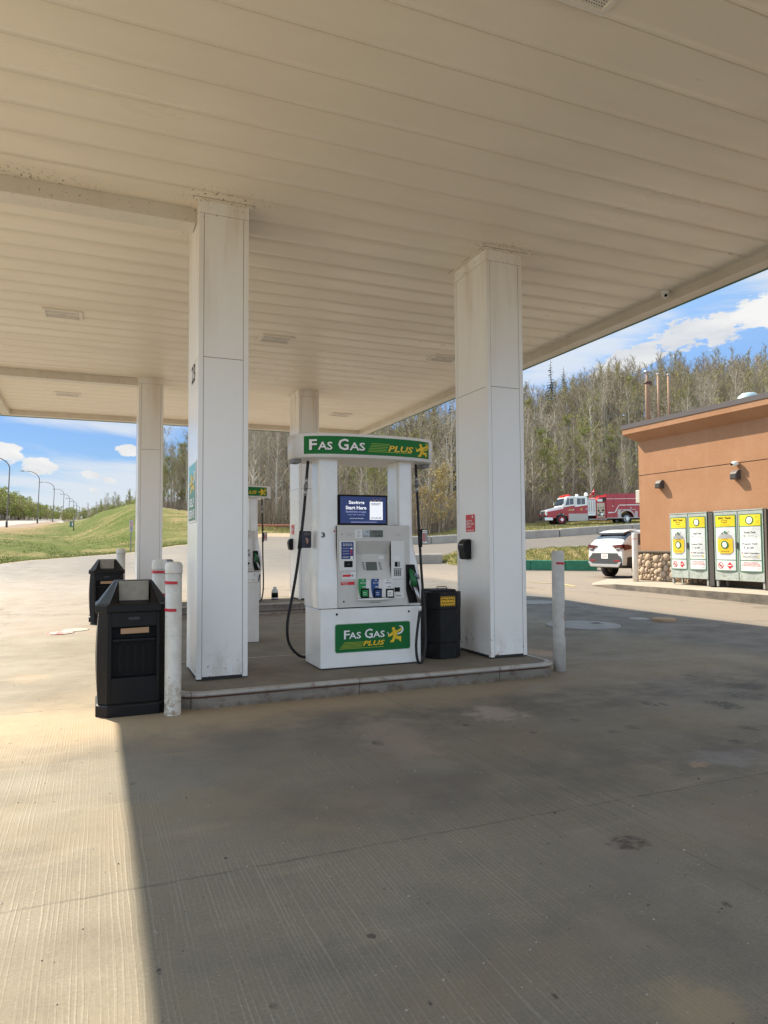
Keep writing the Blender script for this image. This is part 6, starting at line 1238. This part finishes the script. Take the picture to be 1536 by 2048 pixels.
    B(mb, 'gauges', M_letterd, pp); mb = MB(); mb.cyl((-5.9,1.22,1.05),(-5.9,1.42,1.05),.15,16); B(mb, 'intake_cap', M_chrome, pp); mb = MB(); mb.cyl((-5.6,1.22,1.0),(-5.6,1.36,1.0),.07,12); mb.cyl((-6.15,1.22,.95),(-6.15,1.36,.95),.07,12); B(mb, 'outlet', M_letterd, pp)
    mb = MB(); mb.box(-6.5, -4.5, -1.25, 1.28, .52, .60); B(mb, 'running_board', MS); mb = MB(); mb.box(-6.42,-6.1,1.2,1.23,2.4,2.85); B(mb, 'vent_box', M_dark)
    # rear body
    pl = [(-6.48,.62),(-6.48,3.0),(-11.2,3.0),(-11.2,.62),(-9.6,.62)]+[(-8.75+.78*math.cos(w), .62+.78*math.sin(w)) for w in [math.radians(d) for d in range(178,0,-16)]]+[(-7.9,.62)]
    mb = MB(); mb.prism(pl[::-1], -1.24, 1.24, 'y'); bd = B(mb, 'rear_body', MR, bevel=.02)
    mb = MB(); mb.box(-11.2, -6.48, .95, 1.2, 3.0, 3.22); mb.box(-11.2,-6.48,-1.2,-.95,3.0,3.22); mb.box(-7.0,-6.6,-.9,.9,3.0,3.12); B(mb, 'hose_bed_rail', MR, bd)
    y_ = 1.248; mb = MB()
    for p in ([(-11.2,2.66),(-6.52,2.66),(-6.52,2.70),(-11.2,2.70)],[(-11.2,2.05),(-7.95,2.05),(-7.45,1.28),(-6.7,1.28),(-6.7,1.20),(-7.38,1.20),(-7.35,1.20),(-7.86,1.97),(-11.2,1.97)][:0] or [(-11.2,1.97),(-7.86,1.97),(-7.95,2.05),(-11.2,2.05)],[(-7.95,2.05),(-7.83,1.97),(-7.36,1.22),(-7.5,1.27)],[(-7.5,1.29),(-6.7,1.29),(-6.7,1.20),(-7.36,1.20)]): mb.add([(x,y_,z) for x,z in p], [tuple(range(len(p)))])
    B(mb, 'white_stripe', M_white, bd)
    mb = MB(); mb.box(-11.2, -6.48, 1.24, 1.262, .62, .70); mb.add([(-8.75+r_*math.cos(w), 1.252, .62+r_*math.sin(w)) for w in [math.radians(d) for d in range(0,181,15)] for r_ in (.78,.92)], [(2*k,2*k+1,2*k+3,2*k+2) for k in range(12)]); mb.box(-8.1,-7.72,1.24,1.25,.7,1.5); mb.box(-9.95,-9.65,1.24,1.25,.7,1.35); mb.box(-9.8,-7.8,1.24,1.25,1.5,1.56); B(mb, 'wheel_surround', MS, bd)
    for xx in (-7.3,-8.75,-10.2): mb = MB(); mb.box(xx-.01,xx+.01,1.24,1.252,.75,2.9); B(mb, 'locker_gap', M_dark, bd)
    mb = MB()
    for xx, zz in ((-6.75,1.2),(-7.2,1.9),(-9.2,1.7),(-10.4,1.75),(-10.4,1.1),(-7.75,1.15)): mb.cyl((xx,1.245,zz),(xx,1.27,zz),.06,8)
    B(mb, 'marker_light', M_white, bd)
    for s in (-1,1):
        wheel(t, -1.58, s*1.05, .575, .32, s, mat('rim_red', (.40,.02,.03), .4), M_chrome); wheel(t, -8.75, s*1.02, .575, .42, s, M_rim, M_chrome)
    for s in (-1,1): mb = MB(); mb.tube([(-1.9,s*1.2,2.5),(-1.75,s*1.45,2.5)], .02, 6); mb.box(-1.8,-1.7,s*1.38,s*1.55,2.2,2.65); B(mb, 'side_mirror', M_chrome)
fire_truck()
# ---------------------------------------------------------------- highway furniture
M_pole = mat('lamp_pole', (.16,.15,.14), .5, .3)
def street_lamp(px, pyb, D, pyt, lab, lean=.03):
    b = at(px, pyb, D); z0 = H(b.x, b.y); h = (pyb-pyt)*D/FPX; az = YAW+p2t(px); lf = (-math.cos(az), math.sin(az))
    t = thing('street_lamp', lab, 'street lamp', (b.x, b.y, z0), 0, 'curved street lamps along the highway'); L_ = 3.1; hb = h-1.9
    P = [(0,0,0)]; ln = lean*hb
    for k in range(1,8): P.append((-lf[0]*ln*k/7, -lf[1]*ln*k/7, hb*k/7))
    tx, ty, tz = P[-1]
    for k in range(1,11):
        a = math.pi/2*k/10; P.append((tx+lf[0]*L_*(1-math.cos(a))*.8, ty+lf[1]*L_*(1-math.cos(a))*.8, tz+1.9*math.sin(a)))
    e = P[-1]; P.append((e[0]+lf[0]*.6, e[1]+lf[1]*.6, e[2])); r0 = max(.10, D/FPX*.55)
    mb = MB(); n = len(P); mb.tube(P, [r0*(1-.45*i/n) for i in range(n)], 8); mb.build('pole', M_pole, t)
    e = P[-1]; mb = MB(); w = max(.13, D/FPX*.8); q = Vector((lf[0], lf[1], 0)); nrm = Vector((-q.y, q.x, 0))*w; E0 = Vector(e)
    mb.tube([E0, E0+q*.35, E0+q*.9], [w*.6, w, w*.55], 8); mb.build('lamp_head', M_pole, t); mb = MB(); mb.lathe([(r0*1.7,-.3),(r0*1.7,.9),(r0*1.1,1.0)], 10); mb.build('base', mat('lamp_base', (.06,.05,.05), .7), t)
for i, (px, pyb, D, pyt) in enumerate(((13,1061,112,920),(74.5,1051,155,947),(105.5,1046,202,967),(125.5,1041,254,979),(137,1038,312,988),(146,1036,372,996),(152.5,1035,440,1003),(158.5,1034,520,1010))):
    street_lamp(px, pyb, D, pyt, ['nearest curved street lamp at the left edge of the photo','second curved street lamp from the left beside the highway','third curved street lamp from the left','fourth curved street lamp from the left','fifth curved street lamp from the left','sixth, small and distant curved street lamp','seventh, tiny distant curved street lamp','farthest tiny curved street lamp'][i])
def board(px0, px1, py0, py1, D, pyb, mt, name, lab, cat, extra=None):
    a = at(px0, py0, D); b = at(px1, py1, D); z0 = H((a.x+b.x)/2, (a.y+b.y)/2); t = thing(name, lab, cat, ((a.x+b.x)/2, (a.y+b.y)/2, z0)); w = (b-a).xy.length; rz = math.atan2(b.y-a.y, b.x-a.x); t.rotation_euler = (0,0,rz)
    mb = MB(); mb.box(-w/2, w/2, -.05, .05, b.z-z0, a.z-z0); mb.build('panel', mt, t)
    for s in (-.35,.35): mb = MB(); mb.box(s*w-.08, s*w+.08, .05, .2, -.5, a.z-z0); mb.build('post', M_pole, t)
    if extra: extra(t, w, b.z-z0, a.z-z0)
def arrow(t, w, z0, z1):
    fn = lambda u, v: (u, -.06, v); h = z1-z0; mb = MB(); poly2(mb, [(-w*.42,z0+h*.4),(-w*.3,z0+h*.4),(-w*.3,z0+h*.2),(-w*.18,z0+h*.5),(-w*.3,z0+h*.8),(-w*.3,z0+h*.6),(-w*.42,z0+h*.6)], fn); rect2(mb, -w*.06, -w*.03, z0, z1, fn); mb.build('print', M_greyt, t)
board(141.5, 156, 1023, 1032, 330, 0, mat('board_white', (.60,.62,.65), .5), 'road_board', 'pale grey and white highway board far away between the lamps', 'road sign', arrow)
board(159, 166, 1024, 1031, 340, 0, mat('board_dark', (.12,.08,.07), .5), 'dark_board', 'small dark highway board right of the pale one', 'road sign')
def util():
    b = at(145, 1063, 78); z0 = H(b.x, b.y); t = thing('utility_box', 'green utility box on a post in the grass field', 'utility box', (b.x, b.y, z0)); s = 78/FPX
    mb = MB(); mb.cyl((2*s,0,-.3),(2*s,0,30*s),.06,8); mb.build('post', M_pole, t); mb = MB(); mb.box(-5.5*s,.5*s,-.15,.15,8*s,20*s,0,.03); mb.build('box', mat('utility_green', (.12,.20,.15), .5), t); mb = MB(); mb.box(-1*s,.6*s,-.17,-.15,10*s,17*s); mb.build('label', M_white, t)
util()
def park_sign():
    D = 44.2; b = at(261.5, 1103, D); z0 = H(b.x, b.y); s = D/FPX; t = thing('parking_sign', 'narrow red and white no parking sign on a post by the lot edge', 'road sign', (b.x, b.y, z0)); t.rotation_euler = (0,0,-math.radians(-40)); h = 63*s
    mb = MB(); mb.box(-.03,.03,-.02,.02,-.3,h); mb.build('post', mat('sign_post', (.22,.21,.20), .5), t); fn = lambda u, v: (u, -.035, v)
    mb = MB(); mb.box(-.13,.13,-.032,-.022,h-.75,h-.02); p = mb.build('panel', mat('sign_grey_white', (.45,.44,.45), .5), t); mb = MB(); ring2(mb, 0, h-.2, .07, .10, fn); rect2(mb, -.09, .09, h-.40, h-.37, fn); rect2(mb, -.08, .08, h-.47, h-.44, fn, 1); rect2(mb, -.09,.09,h-.56,h-.53,fn,1); rect2(mb, -.09,.09,h-.66,h-.63,fn,1); mb.build('print', [M_red, M_letterd], p)
park_sign()
def far_car(px, D, w, lab, col):
    b = at(px, 1036, D); z0 = H(b.x, b.y)+.1; az = YAW+p2t(px); t = thing('distant_car', lab, 'car', (b.x, b.y, z0), -az, 'vehicles far away on the highway')
    mb = MB(); mb.prism([(-w/2,.45),(-w/2,1.0),(-w*.4,1.1),(-w*.34,1.65),(w*.34,1.65),(w*.4,1.1),(w/2,1.0),(w/2,.45)], -2.2, 2.2, 'y'); mb.build('body', mat('far_paint', col, .4), t, bevel=.08); mb = MB(); mb.box(-w*.33,w*.33,-2.23,-2.2,1.12,1.55); mb.build('windshield', M_glass, t)
    for s in (-1,1): mb = MB(); mb.cyl((s*w*.4,-1.6,.35),(s*w*.47,-1.6,.35),.35,12); mb.cyl((s*w*.4,1.5,.35),(s*w*.47,1.5,.35),.35,12); mb.build('wheels', M_tyre, t)
far_car(75, 345, 2.1, 'tiny white car far away on the highway behind the second lamp', (.75,.76,.78)); far_car(86, 352, 2.6, 'tiny pale van far away on the highway right of the white car', (.55,.58,.62))
def rail():
    mb = MB(); pts = []
    for k in range(9): px = 498+k*14; u = at(px, 1052, 58); pts.append(Vector((u.x, u.y, H(u.x, u.y)+.42)))
    t = thing('pipe_rail', 'low rust red pipe rail at the back of the lot', 'rail', pts[4]); mb.tube(pts, .075, 8); mb.build('pipe', mat('rust_red', (.34,.10,.05), .7), t, off=tuple(pts[4]))
    for k in (0,2,4,6,8): mb = MB(); p = pts[k]; mb.cyl((p.x,p.y,p.z-.8),(p.x,p.y,p.z-.05),.05,6); mb.build('post', mat('rust_post', (.20,.08,.04), .8), t, off=tuple(pts[4]))
rail()
# ---------------------------------------------------------------- trees
def leafmat(name, c, c2, rough=.7):
    s = NT(name); oi = s.t.nodes.new('ShaderNodeObjectInfo'); n = s.noise(.35, 3, .6); f = s.math('ADD', s.math('MULTIPLY', n, .6), s.math('MULTIPLY', oi.outputs['Random'], .4)); M = s.fin(s.mix(s.ramp(f, .3, .7), c, c2), rough, .25)
    s.b.inputs['Transmission Weight'].default_value = 0; return M
M_bark = leafmat('pale_bark', (.50,.455,.38), (.36,.325,.265), .85); M_dtw = leafmat('brown_twigs', (.20,.16,.115), (.27,.225,.165), .9); M_barkd = leafmat('dark_bark', (.24,.19,.145), (.30,.245,.19), .9)
M_twig = leafmat('bare_twigs', (.30,.25,.19), (.36,.305,.235), .9); M_bud = leafmat('spring_buds', (.42,.39,.13), (.36,.34,.12)); M_leafg = leafmat('fresh_leaves', (.24,.27,.055), (.32,.33,.09))
M_gold = leafmat('golden_buds', (.42,.31,.09), (.36,.28,.10)); M_need = leafmat('spruce_needles', (.012,.032,.016), (.02,.045,.022)); M_need2 = leafmat('light_needles', (.05,.085,.03), (.09,.13,.04))
def seg(mb, a, b, r0, r1, mi=0, n=3):
    d = b-a; 
    if d.length < 1e-5: return
    d.normalize(); u = d.cross(Vector((0,0,1)) if abs(d.z) < .95 else Vector((1,0,0))).normalized(); w = d.cross(u); vs = []
    for p, r in ((a,r0),(b,r1)):
        for k in range(n): an = 2*math.pi*k/n; vs.append(p+(u*math.cos(an)+w*math.sin(an))*r)
    mb.add(vs, [(k,(k+1)%n,(k+1)%n+n,k+n) for k in range(n)], mi, True)
def rib(mb, a, b, w, mi, r):
    d = b-a; s = d.cross(Vector((r.uniform(-1,1), r.uniform(-1,1), r.uniform(-1,1))))
    if s.length < 1e-6: return
    s = s.normalized()*w; mb.add([a-s, a+s, b], [(0,1,2)], mi)
def leaf(mb, p, s, mi, r):
    a = Vector((r.gauss(0,1), r.gauss(0,1), r.gauss(0,1))).normalized(); b = a.cross(Vector((r.gauss(0,1), r.gauss(0,1), r.gauss(0,1)))).normalized()
    mb.add([p+a*s, p+b*s*.7, p-a*s, p-b*s*.7], [(0,1,2,3)], mi)
def tree_mesh(seed, h, lean=.04, nb=30, leaves=0, lsize=.1, low=.25, spread=.22, dens=1.0, up=.7, nsub=6, tw=4, r0=None, twig=.020):
    """returns (trunk MB, crown MB): a slim woodland tree"""
    r = random.Random(seed); T = MB(); K = MB(); P = []; dx, dy = r.uniform(-lean,lean), r.uniform(-lean,lean); r0 = r0 or h*.0105
    n = 9; wx, wy = r.uniform(0,6), r.uniform(0,6)
    for i in range(n+1): u = i/n; P.append(Vector((dx*h*u+.012*h*math.sin(wx+u*5)*u, dy*h*u+.012*h*math.sin(wy+u*4)*u, h*.88*u-(.4 if i == 0 else 0))))
    T.tube(P, [r0*(1-.88*(i/n)) for i in range(n+1)], 6, 0, False)
    def onT(u): f = u*n; i = min(int(f), n-1); return P[i].lerp(P[i+1], f-i)
    for b in range(int(nb*dens)):
        u = low+(1-low)*r.random()**.8; a = onT(min(u,.99)); L_ = h*spread*(1.12-u)**.38*r.uniform(.45,1.2)*(.55 if u < low+.1 else 1); an = r.uniform(0,6.283); el = min(1.35, up+r.uniform(-.35,.4)+u*.30)
        d = Vector((math.cos(an)*math.cos(el), math.sin(an)*math.cos(el), math.sin(el))); mid = a+d*L_*.5+Vector((0,0,-.02*L_)); d2 = (d+Vector((0,0,.35))).normalized(); end = mid+d2*L_*.5
        br = r0*(1-.85*u)*.45; seg(T, a, mid, br, br*.6, 0); seg(T, mid, end, br*.6, br*.22, 0)
        for q in range(nsub):
            f = .25+.75*r.random(); p = a.lerp(mid, f*2) if f < .5 else mid.lerp(end, f*2-1); dd = (d+Vector((r.gauss(0,.55), r.gauss(0,.55), r.gauss(.15,.4)))).normalized(); l2 = L_*r.uniform(.25,.5); e2 = p+dd*l2
            seg(K, p, e2, twig*.9, twig*.35, 0)
            for w_ in range(tw):
                g_ = r.uniform(.2,1); p3 = p.lerp(e2, g_); d3 = (dd+Vector((r.gauss(0,.6), r.gauss(0,.6), r.gauss(.1,.5)))).normalized(); e3 = p3+d3*l2*r.uniform(.3,.7); rib(K, p3, e3, twig*.55, 0, r)
                for _ in range(leaves): leaf(K, p3.lerp(e3, r.uniform(.2,1.1))+Vector((r.gauss(0,.06), r.gauss(0,.06), r.gauss(0,.06))), lsize*r.uniform(.6,1.3), 1, r)
    return T, K
def spruce_mesh(seed, h, w=.17):
    r = random.Random(seed); T = MB(); K = MB(); T.tube([(0,0,-.4),(0,0,h*.5),(0,0,h)], [h*.014,h*.008,.02], 6, 0, False); z = h*.08
    while z < h*.985:
        u = z/h; R_ = h*w*(1-u)**.85*r.uniform(.75,1.15)+.08; nb = max(5, int(13*(1-u)+5))
        for k in range(nb):
            a = r.uniform(0,6.283); L_ = R_*r.uniform(.6,1.1); dz = -.28*L_; p0 = Vector((0,0,z)); p1 = Vector((math.cos(a)*L_, math.sin(a)*L_, z+dz)); 
            sd = Vector((-math.sin(a), math.cos(a), 0))
            for q in range(7):
                f = .15+.85*q/6; c = p0.lerp(p1, f); wv = .16*L_*(1.1-f)+.05; dr = Vector((0,0,-.10*L_*r.uniform(.3,1)))
                o = p1-p0; o.normalize(); K.add([c-o*wv*.5, c+sd*wv+dr, c+o*wv*.9, c-sd*wv+dr], [(0,1,2,3)], 0)
        z += h*.022*r.uniform(.8,1.2)+.05
    return T, K
def leafy_mesh(seed, h):
    r = random.Random(seed); T = MB(); K = MB(); T.tube([(0,0,-.4),(.02*h,0,h*.4),(0,.02*h,h*.85)], [h*.016,h*.010,.03], 6, 0, False)
    cl = [(r.gauss(0,.13)*h, r.gauss(0,.13)*h, h*(.28+.68*r.random()), h*r.uniform(.06,.13)) for _ in range(20)]
    for x, y, z, s in cl:
        seg(T, Vector((0,0,z*.7)), Vector((x,y,z)), .05, .02, 0)
        for _ in range(75): v = Vector((r.gauss(0,1), r.gauss(0,1), r.gauss(0,.8))); v = v.normalized()*s*r.random()**.4*1.2; leaf(K, Vector((x,y,z))+v, h*.017*r.uniform(.6,1.4), 0, r)
    return T, K
def proto(mbs, names, mts):
    out = []
    for mb, nm, m_ in zip(mbs, names, mts): o = mb.build(nm, m_); out.append(o.data); bpy.data.objects.remove(o)
    return out
PR = {}
def mkp(key, mbs, mt, mk): PR[key] = proto(mbs, ('trunk', 'crown'), (mt, mk))
for i in range(4): mkp('bare%d' % i, tree_mesh(20+i, 13.5, nb=40, low=.2, spread=.27, up=.85, nsub=6, tw=3, twig=.024, r0=.17), M_bark, [M_twig, M_bud])
for i in range(3): mkp('bud%d' % i, tree_mesh(40+i, 12.5, nb=40, low=.16, spread=.28, up=.8, nsub=6, tw=4, leaves=1, lsize=.055, twig=.020, r0=.15), M_bark if i else M_barkd, [M_twig, M_bud])
for i in range(2): mkp('green%d' % i, tree_mesh(60+i, 11.5, nb=38, leaves=3, lsize=.065, low=.14, spread=.28, up=.8, nsub=8, twig=.018), M_barkd, [M_twig, M_leafg])
mkp('dark0', tree_mesh(80, 11, nb=44, dens=1, low=.1, twig=.034), M_barkd, [M_barkd, M_bud])
for i in range(2): mkp('spruce%d' % i, spruce_mesh(90+i, 12), M_barkd, M_need)
mkp('larch', spruce_mesh(97, 10, .15), M_barkd, M_need2)
for i in range(3): mkp('leafy%d' % i, leafy_mesh(110+i, 9), M_barkd, [M_leafg] if i < 2 else [M_bud])
mkp('shrub', tree_mesh(130, 4.6, lean=.1, nb=40, leaves=2, lsize=.05, low=.06, spread=.42, up=.65, r0=.05, twig=.012, nsub=8, tw=5), M_barkd, [M_barkd, M_gold])
def plant(key, x, y, s, rz, name, lab, cat, group):
    t = thing(name, lab, cat, (x, y, H(x, y)-.05), rz, group); t.scale = (s,s,s*random.uniform(.95,1.08))
    for nm, me in zip(('trunk', 'crown'), PR[key]): o = bpy.data.objects.new(nm, me); C.objects.link(o); o.parent = t
    return t
R_ = random.Random(77)
LAB = {'bare': ('bare_aspen', 'tall leafless pale trunked aspen in the hillside woods', 'leafless trees of the hillside woods'), 'bud': ('budding_aspen', 'slim aspen with yellow green buds in the hillside woods', 'budding trees of the hillside woods'),
       'green': ('green_birch', 'small tree with fresh green leaves in the hillside woods', 'fresh green trees of the hillside woods'), 'dark': ('brown_tree', 'low dark brown many branched tree at the edge of the woods', 'dark brown trees at the woods edge')}
placed = []
def grass_end(px): return interp(ZP, GRS, px)
N_ = 0; tr = 0
while N_ < 262 and tr < 20000:
    tr += 1; px = R_.uniform(485, 1600); f = R_.random()**1.25; D = grass_end(px)+2+f*48; u = at(px, 1050, D)
    if px > 1340 and D < 92: continue
    if any((u.x-a)**2+(u.y-b)**2 < 2.1**2 for a, b in placed): continue
    placed.append((u.x, u.y)); q = R_.random(); gz = .12+.25*(px < 700)+.18*(px > 1420)
    k = 'bare%d' % R_.randrange(4) if q < .50 else ('bud%d' % R_.randrange(3) if q < .50+gz else ('dark0' if q > .93 and f < .3 else ('green%d' % R_.randrange(2) if q < .9 else 'bud%d' % R_.randrange(3))))
    if 620 < px < 900 and D < 75: sc = R_.uniform(.6,.85)
    else: sc = R_.uniform(.78,1.12)
    if f < .08: sc *= .8
    L_ = LAB[k.rstrip('0123456789')]; plant(k, u.x, u.y, sc, R_.uniform(0,6.28), L_[0], L_[1], 'tree', L_[2]); N_ += 1
# deeper woodland beyond the trees one can tell apart: one uncountable mass
import numpy as np
def mass(name, items, label, kind='stuff'):
    vs = []; fl = []; ls = []; mi = []; base = 0; mats_ = []
    for key, x, y, s, rz in items:
        c, s_ = math.cos(rz)*s, math.sin(rz)*s; z0 = H(x, y)
        for me in PR[key]:
            nv = len(me.vertices); co = np.empty(nv*3); me.vertices.foreach_get('co', co); co = co.reshape(-1,3); w = np.empty_like(co)
            w[:,0] = co[:,0]*c-co[:,1]*s_+x; w[:,1] = co[:,0]*s_+co[:,1]*c+y; w[:,2] = co[:,2]*s+z0; vs.append(w)
            nl = len(me.loops); li = np.empty(nl, dtype=np.int32); me.loops.foreach_get('vertex_index', li); fl.append(li+base); nf = len(me.polygons); lt = np.empty(nf, dtype=np.int32); me.polygons.foreach_get('loop_total', lt); ls.append(lt)
            m_ = np.empty(nf, dtype=np.int32); me.polygons.foreach_get('material_index', m_); mp = []
            for mt in me.materials:
                if mt not in mats_: mats_.append(mt)
                mp.append(mats_.index(mt))
            mi.append(np.array(mp, dtype=np.int32)[np.minimum(m_, len(mp)-1)]); base += nv
    V = np.concatenate(vs).astype(np.float32); LI = np.concatenate(fl); LT = np.concatenate(ls); me = bpy.data.meshes.new(name)
    me.vertices.add(len(V)); me.vertices.foreach_set('co', V.ravel()); me.loops.add(len(LI)); me.loops.foreach_set('vertex_index', LI); me.polygons.add(len(LT)); st = np.concatenate(([0], np.cumsum(LT)[:-1])).astype(np.int32)
    me.polygons.foreach_set('loop_start', st); me.polygons.foreach_set('material_index', np.concatenate(mi)); me.update(calc_edges=True)
    for mt in mats_: me.materials.append(mt)
    o = bpy.data.objects.new(name, me); C.objects.link(o); tag(o, label, 'woodland', kind=kind); return o
items = []
for i in range(2): mkp('far%d' % i, tree_mesh(150+i, 13, nb=34, low=.12, spread=.28, up=.8, nsub=5, tw=3, twig=.030, leaves=0, r0=.16), M_bark, [M_dtw, M_bud])
mkp('farb', tree_mesh(155, 12.5, nb=34, low=.12, spread=.28, up=.8, nsub=6, tw=4, twig=.030, leaves=1, lsize=.07), M_barkd, [M_dtw, M_bud])
for _ in range(620):
    px = R_.uniform(470, 1720); D = grass_end(px)+24+R_.random()*85; u = at(px, 1050, D); items.append((R_.choice(('far0','far1','farb','farb')), u.x, u.y, R_.uniform(.8,1.15), R_.uniform(0,6.28)))
mass('deep_woodland', items, 'dense leafless woodland filling the hillside behind the nearer trees')
# brush along the foot of the woods
def brush(name, n, pxr, dr, h, lab):
    r = random.Random(31); mb = MB()
    for _ in range(n):
        px = r.uniform(*pxr); D = grass_end(px)+r.uniform(*dr); u = at(px, 1050, D); z = H(u.x, u.y); hh = h*r.uniform(.3,1.2); a = r.uniform(0,6.28); l = r.uniform(0,.45)*hh
        p0 = Vector((u.x, u.y, z-.1)); p1 = p0+Vector((math.cos(a)*l*.4, math.sin(a)*l*.4, hh*.6)); p2 = p0+Vector((math.cos(a)*l, math.sin(a)*l, hh)); w = .022
        s = Vector((math.cos(a+1.5), math.sin(a+1.5), 0))*w; mb.add([p0-s, p0+s, p1+s*.6, p1-s*.6, p2], [(0,1,2,3),(3,2,4)], 0 if r.random() < .75 else 1)
    o = mb.build(name, [M_dtw, M_twig]); tag(o, lab, 'brush', kind='stuff')
brush('forest_brush', 24000, (480,1360), (-1.5,22), 3.6, 'tangled leafless brush along the foot of the hillside woods'); 
# left of the far column: small wood with a spruce
for i in range(34):
    px = R_.uniform(300, 415); D = grass_end(px)+R_.uniform(1,22); u = at(px, 1040, D); k = R_.choice(('green0','green1','bud0','bare1','green0','bud1')); L_ = LAB[k.rstrip('0123456789')]
    plant(k, u.x, u.y, R_.uniform(.5,.75), R_.uniform(0,6.28), L_[0], {'bare':'leafless tree in the small wood behind the far left column','bud':'budding tree in the small wood behind the far left column','green':'fresh green tree in the small wood behind the far left column'}[k.rstrip('0123456789')], 'tree', 'trees of the small wood on the left')
brush('wood_edge_brush', 1500, (290,420), (-1,10), 1.8, 'brown brush at the foot of the small wood on the left')
def spruce_at(px, pyt, D, key, lab, name='spruce', hh=12.0):
    u = at(px, 1040, D); z = H(u.x, u.y); zt = at(px, pyt, D).z; plant(key, u.x, u.y, (zt-z)/hh, 1.0, name, lab, 'tree', 'dark spruces standing above the woods')
spruce_at(365, 896, 88, 'spruce0', 'dark spruce rising above the small wood left of the near left column'); spruce_at(904, 800, 76, 'spruce1', 'tall dark spruce just left of the near right column'); spruce_at(1107, 724, 128, 'spruce0', 'dark pointed spruce top rising over the hillside woods right of the column'); spruce_at(1133, 738, 131, 'spruce1', 'fainter spruce top to the right of the pointed one')
spruce_at(37, 984, 215, 'spruce0', 'small dark spruce in the tree line beyond the highway'); spruce_at(80, 1006, 235, 'spruce1', 'dark spruce behind the second street lamp')
u = at(878, 1060, 50.5); plant('shrub', u.x, u.y, 1.05, .4, 'golden_shrub', 'golden brown budding shrub behind the barrier left of the near right column', 'shrub', None)
u = at(850, 1060, 53); plant('shrub', u.x, u.y, .8, 2.4, 'golden_shrub', 'smaller golden shrub beside the large golden one', 'shrub', None)
# uncountable understorey of the tree line beyond the highway
items = []
for _ in range(260):
    px = R_.uniform(-70, 150); D = R_.uniform(200, 330); u = at(px, 1030, D); z = H(u.x, u.y); ytop = interp([-60,0,30,60,100,150], [972,986,994,1006,1016,1020], px)+R_.uniform(0,8)
    items.append((R_.choice(('leafy0','leafy2','farb','dark0','leafy1')), u.x, u.y, max(.3, (at(px, ytop, D).z-z)/11), R_.uniform(0,6.28)))
mass('roadside_woodland', items, 'continuous dark and green woodland beyond the highway at the left edge')
# tree line beyond the highway and behind the grass hill
for i in range(150):
    px = R_.uniform(-60, 285); near = px < 90
    D = R_.uniform(205, 290) if near else R_.uniform(210, 330)
    if px > 160: D = R_.uniform(150, 260)
    u = at(px, 1030, D); z = H(u.x, u.y); ytop = interp([-60,0,30,60,100,140,170,200,240,285], [960,976,984,996,1007,1013,1014,1008,1003,990], px)+R_.uniform(0,14)
    s = max(.35, (at(px, ytop, D).z-z)/9.0); k = R_.choice(('leafy0','leafy1','leafy1','leafy2','bud1')); s = min(s, 2.6)
    plant(k, u.x, u.y, s*(9/12.5 if k == 'bud1' else 1), R_.uniform(0,6.28), 'roadside_tree', 'bright green spring tree in the line beyond the highway' if px < 150 else 'small green tree peeping over the grass hill', 'tree', 'trees beyond the highway and hill')
for i in range(26):
    px = R_.uniform(150, 275); D = interp(ZP, GRS, px)+R_.uniform(-2,8); u = at(px, 1030, D); plant(R_.choice(('bud0','green1','bare2')), u.x, u.y, R_.uniform(.10,.2), R_.uniform(0,6), 'hill_sapling', 'thin sapling on the crest of the grass hill', 'tree', 'saplings on the grass hill crest')
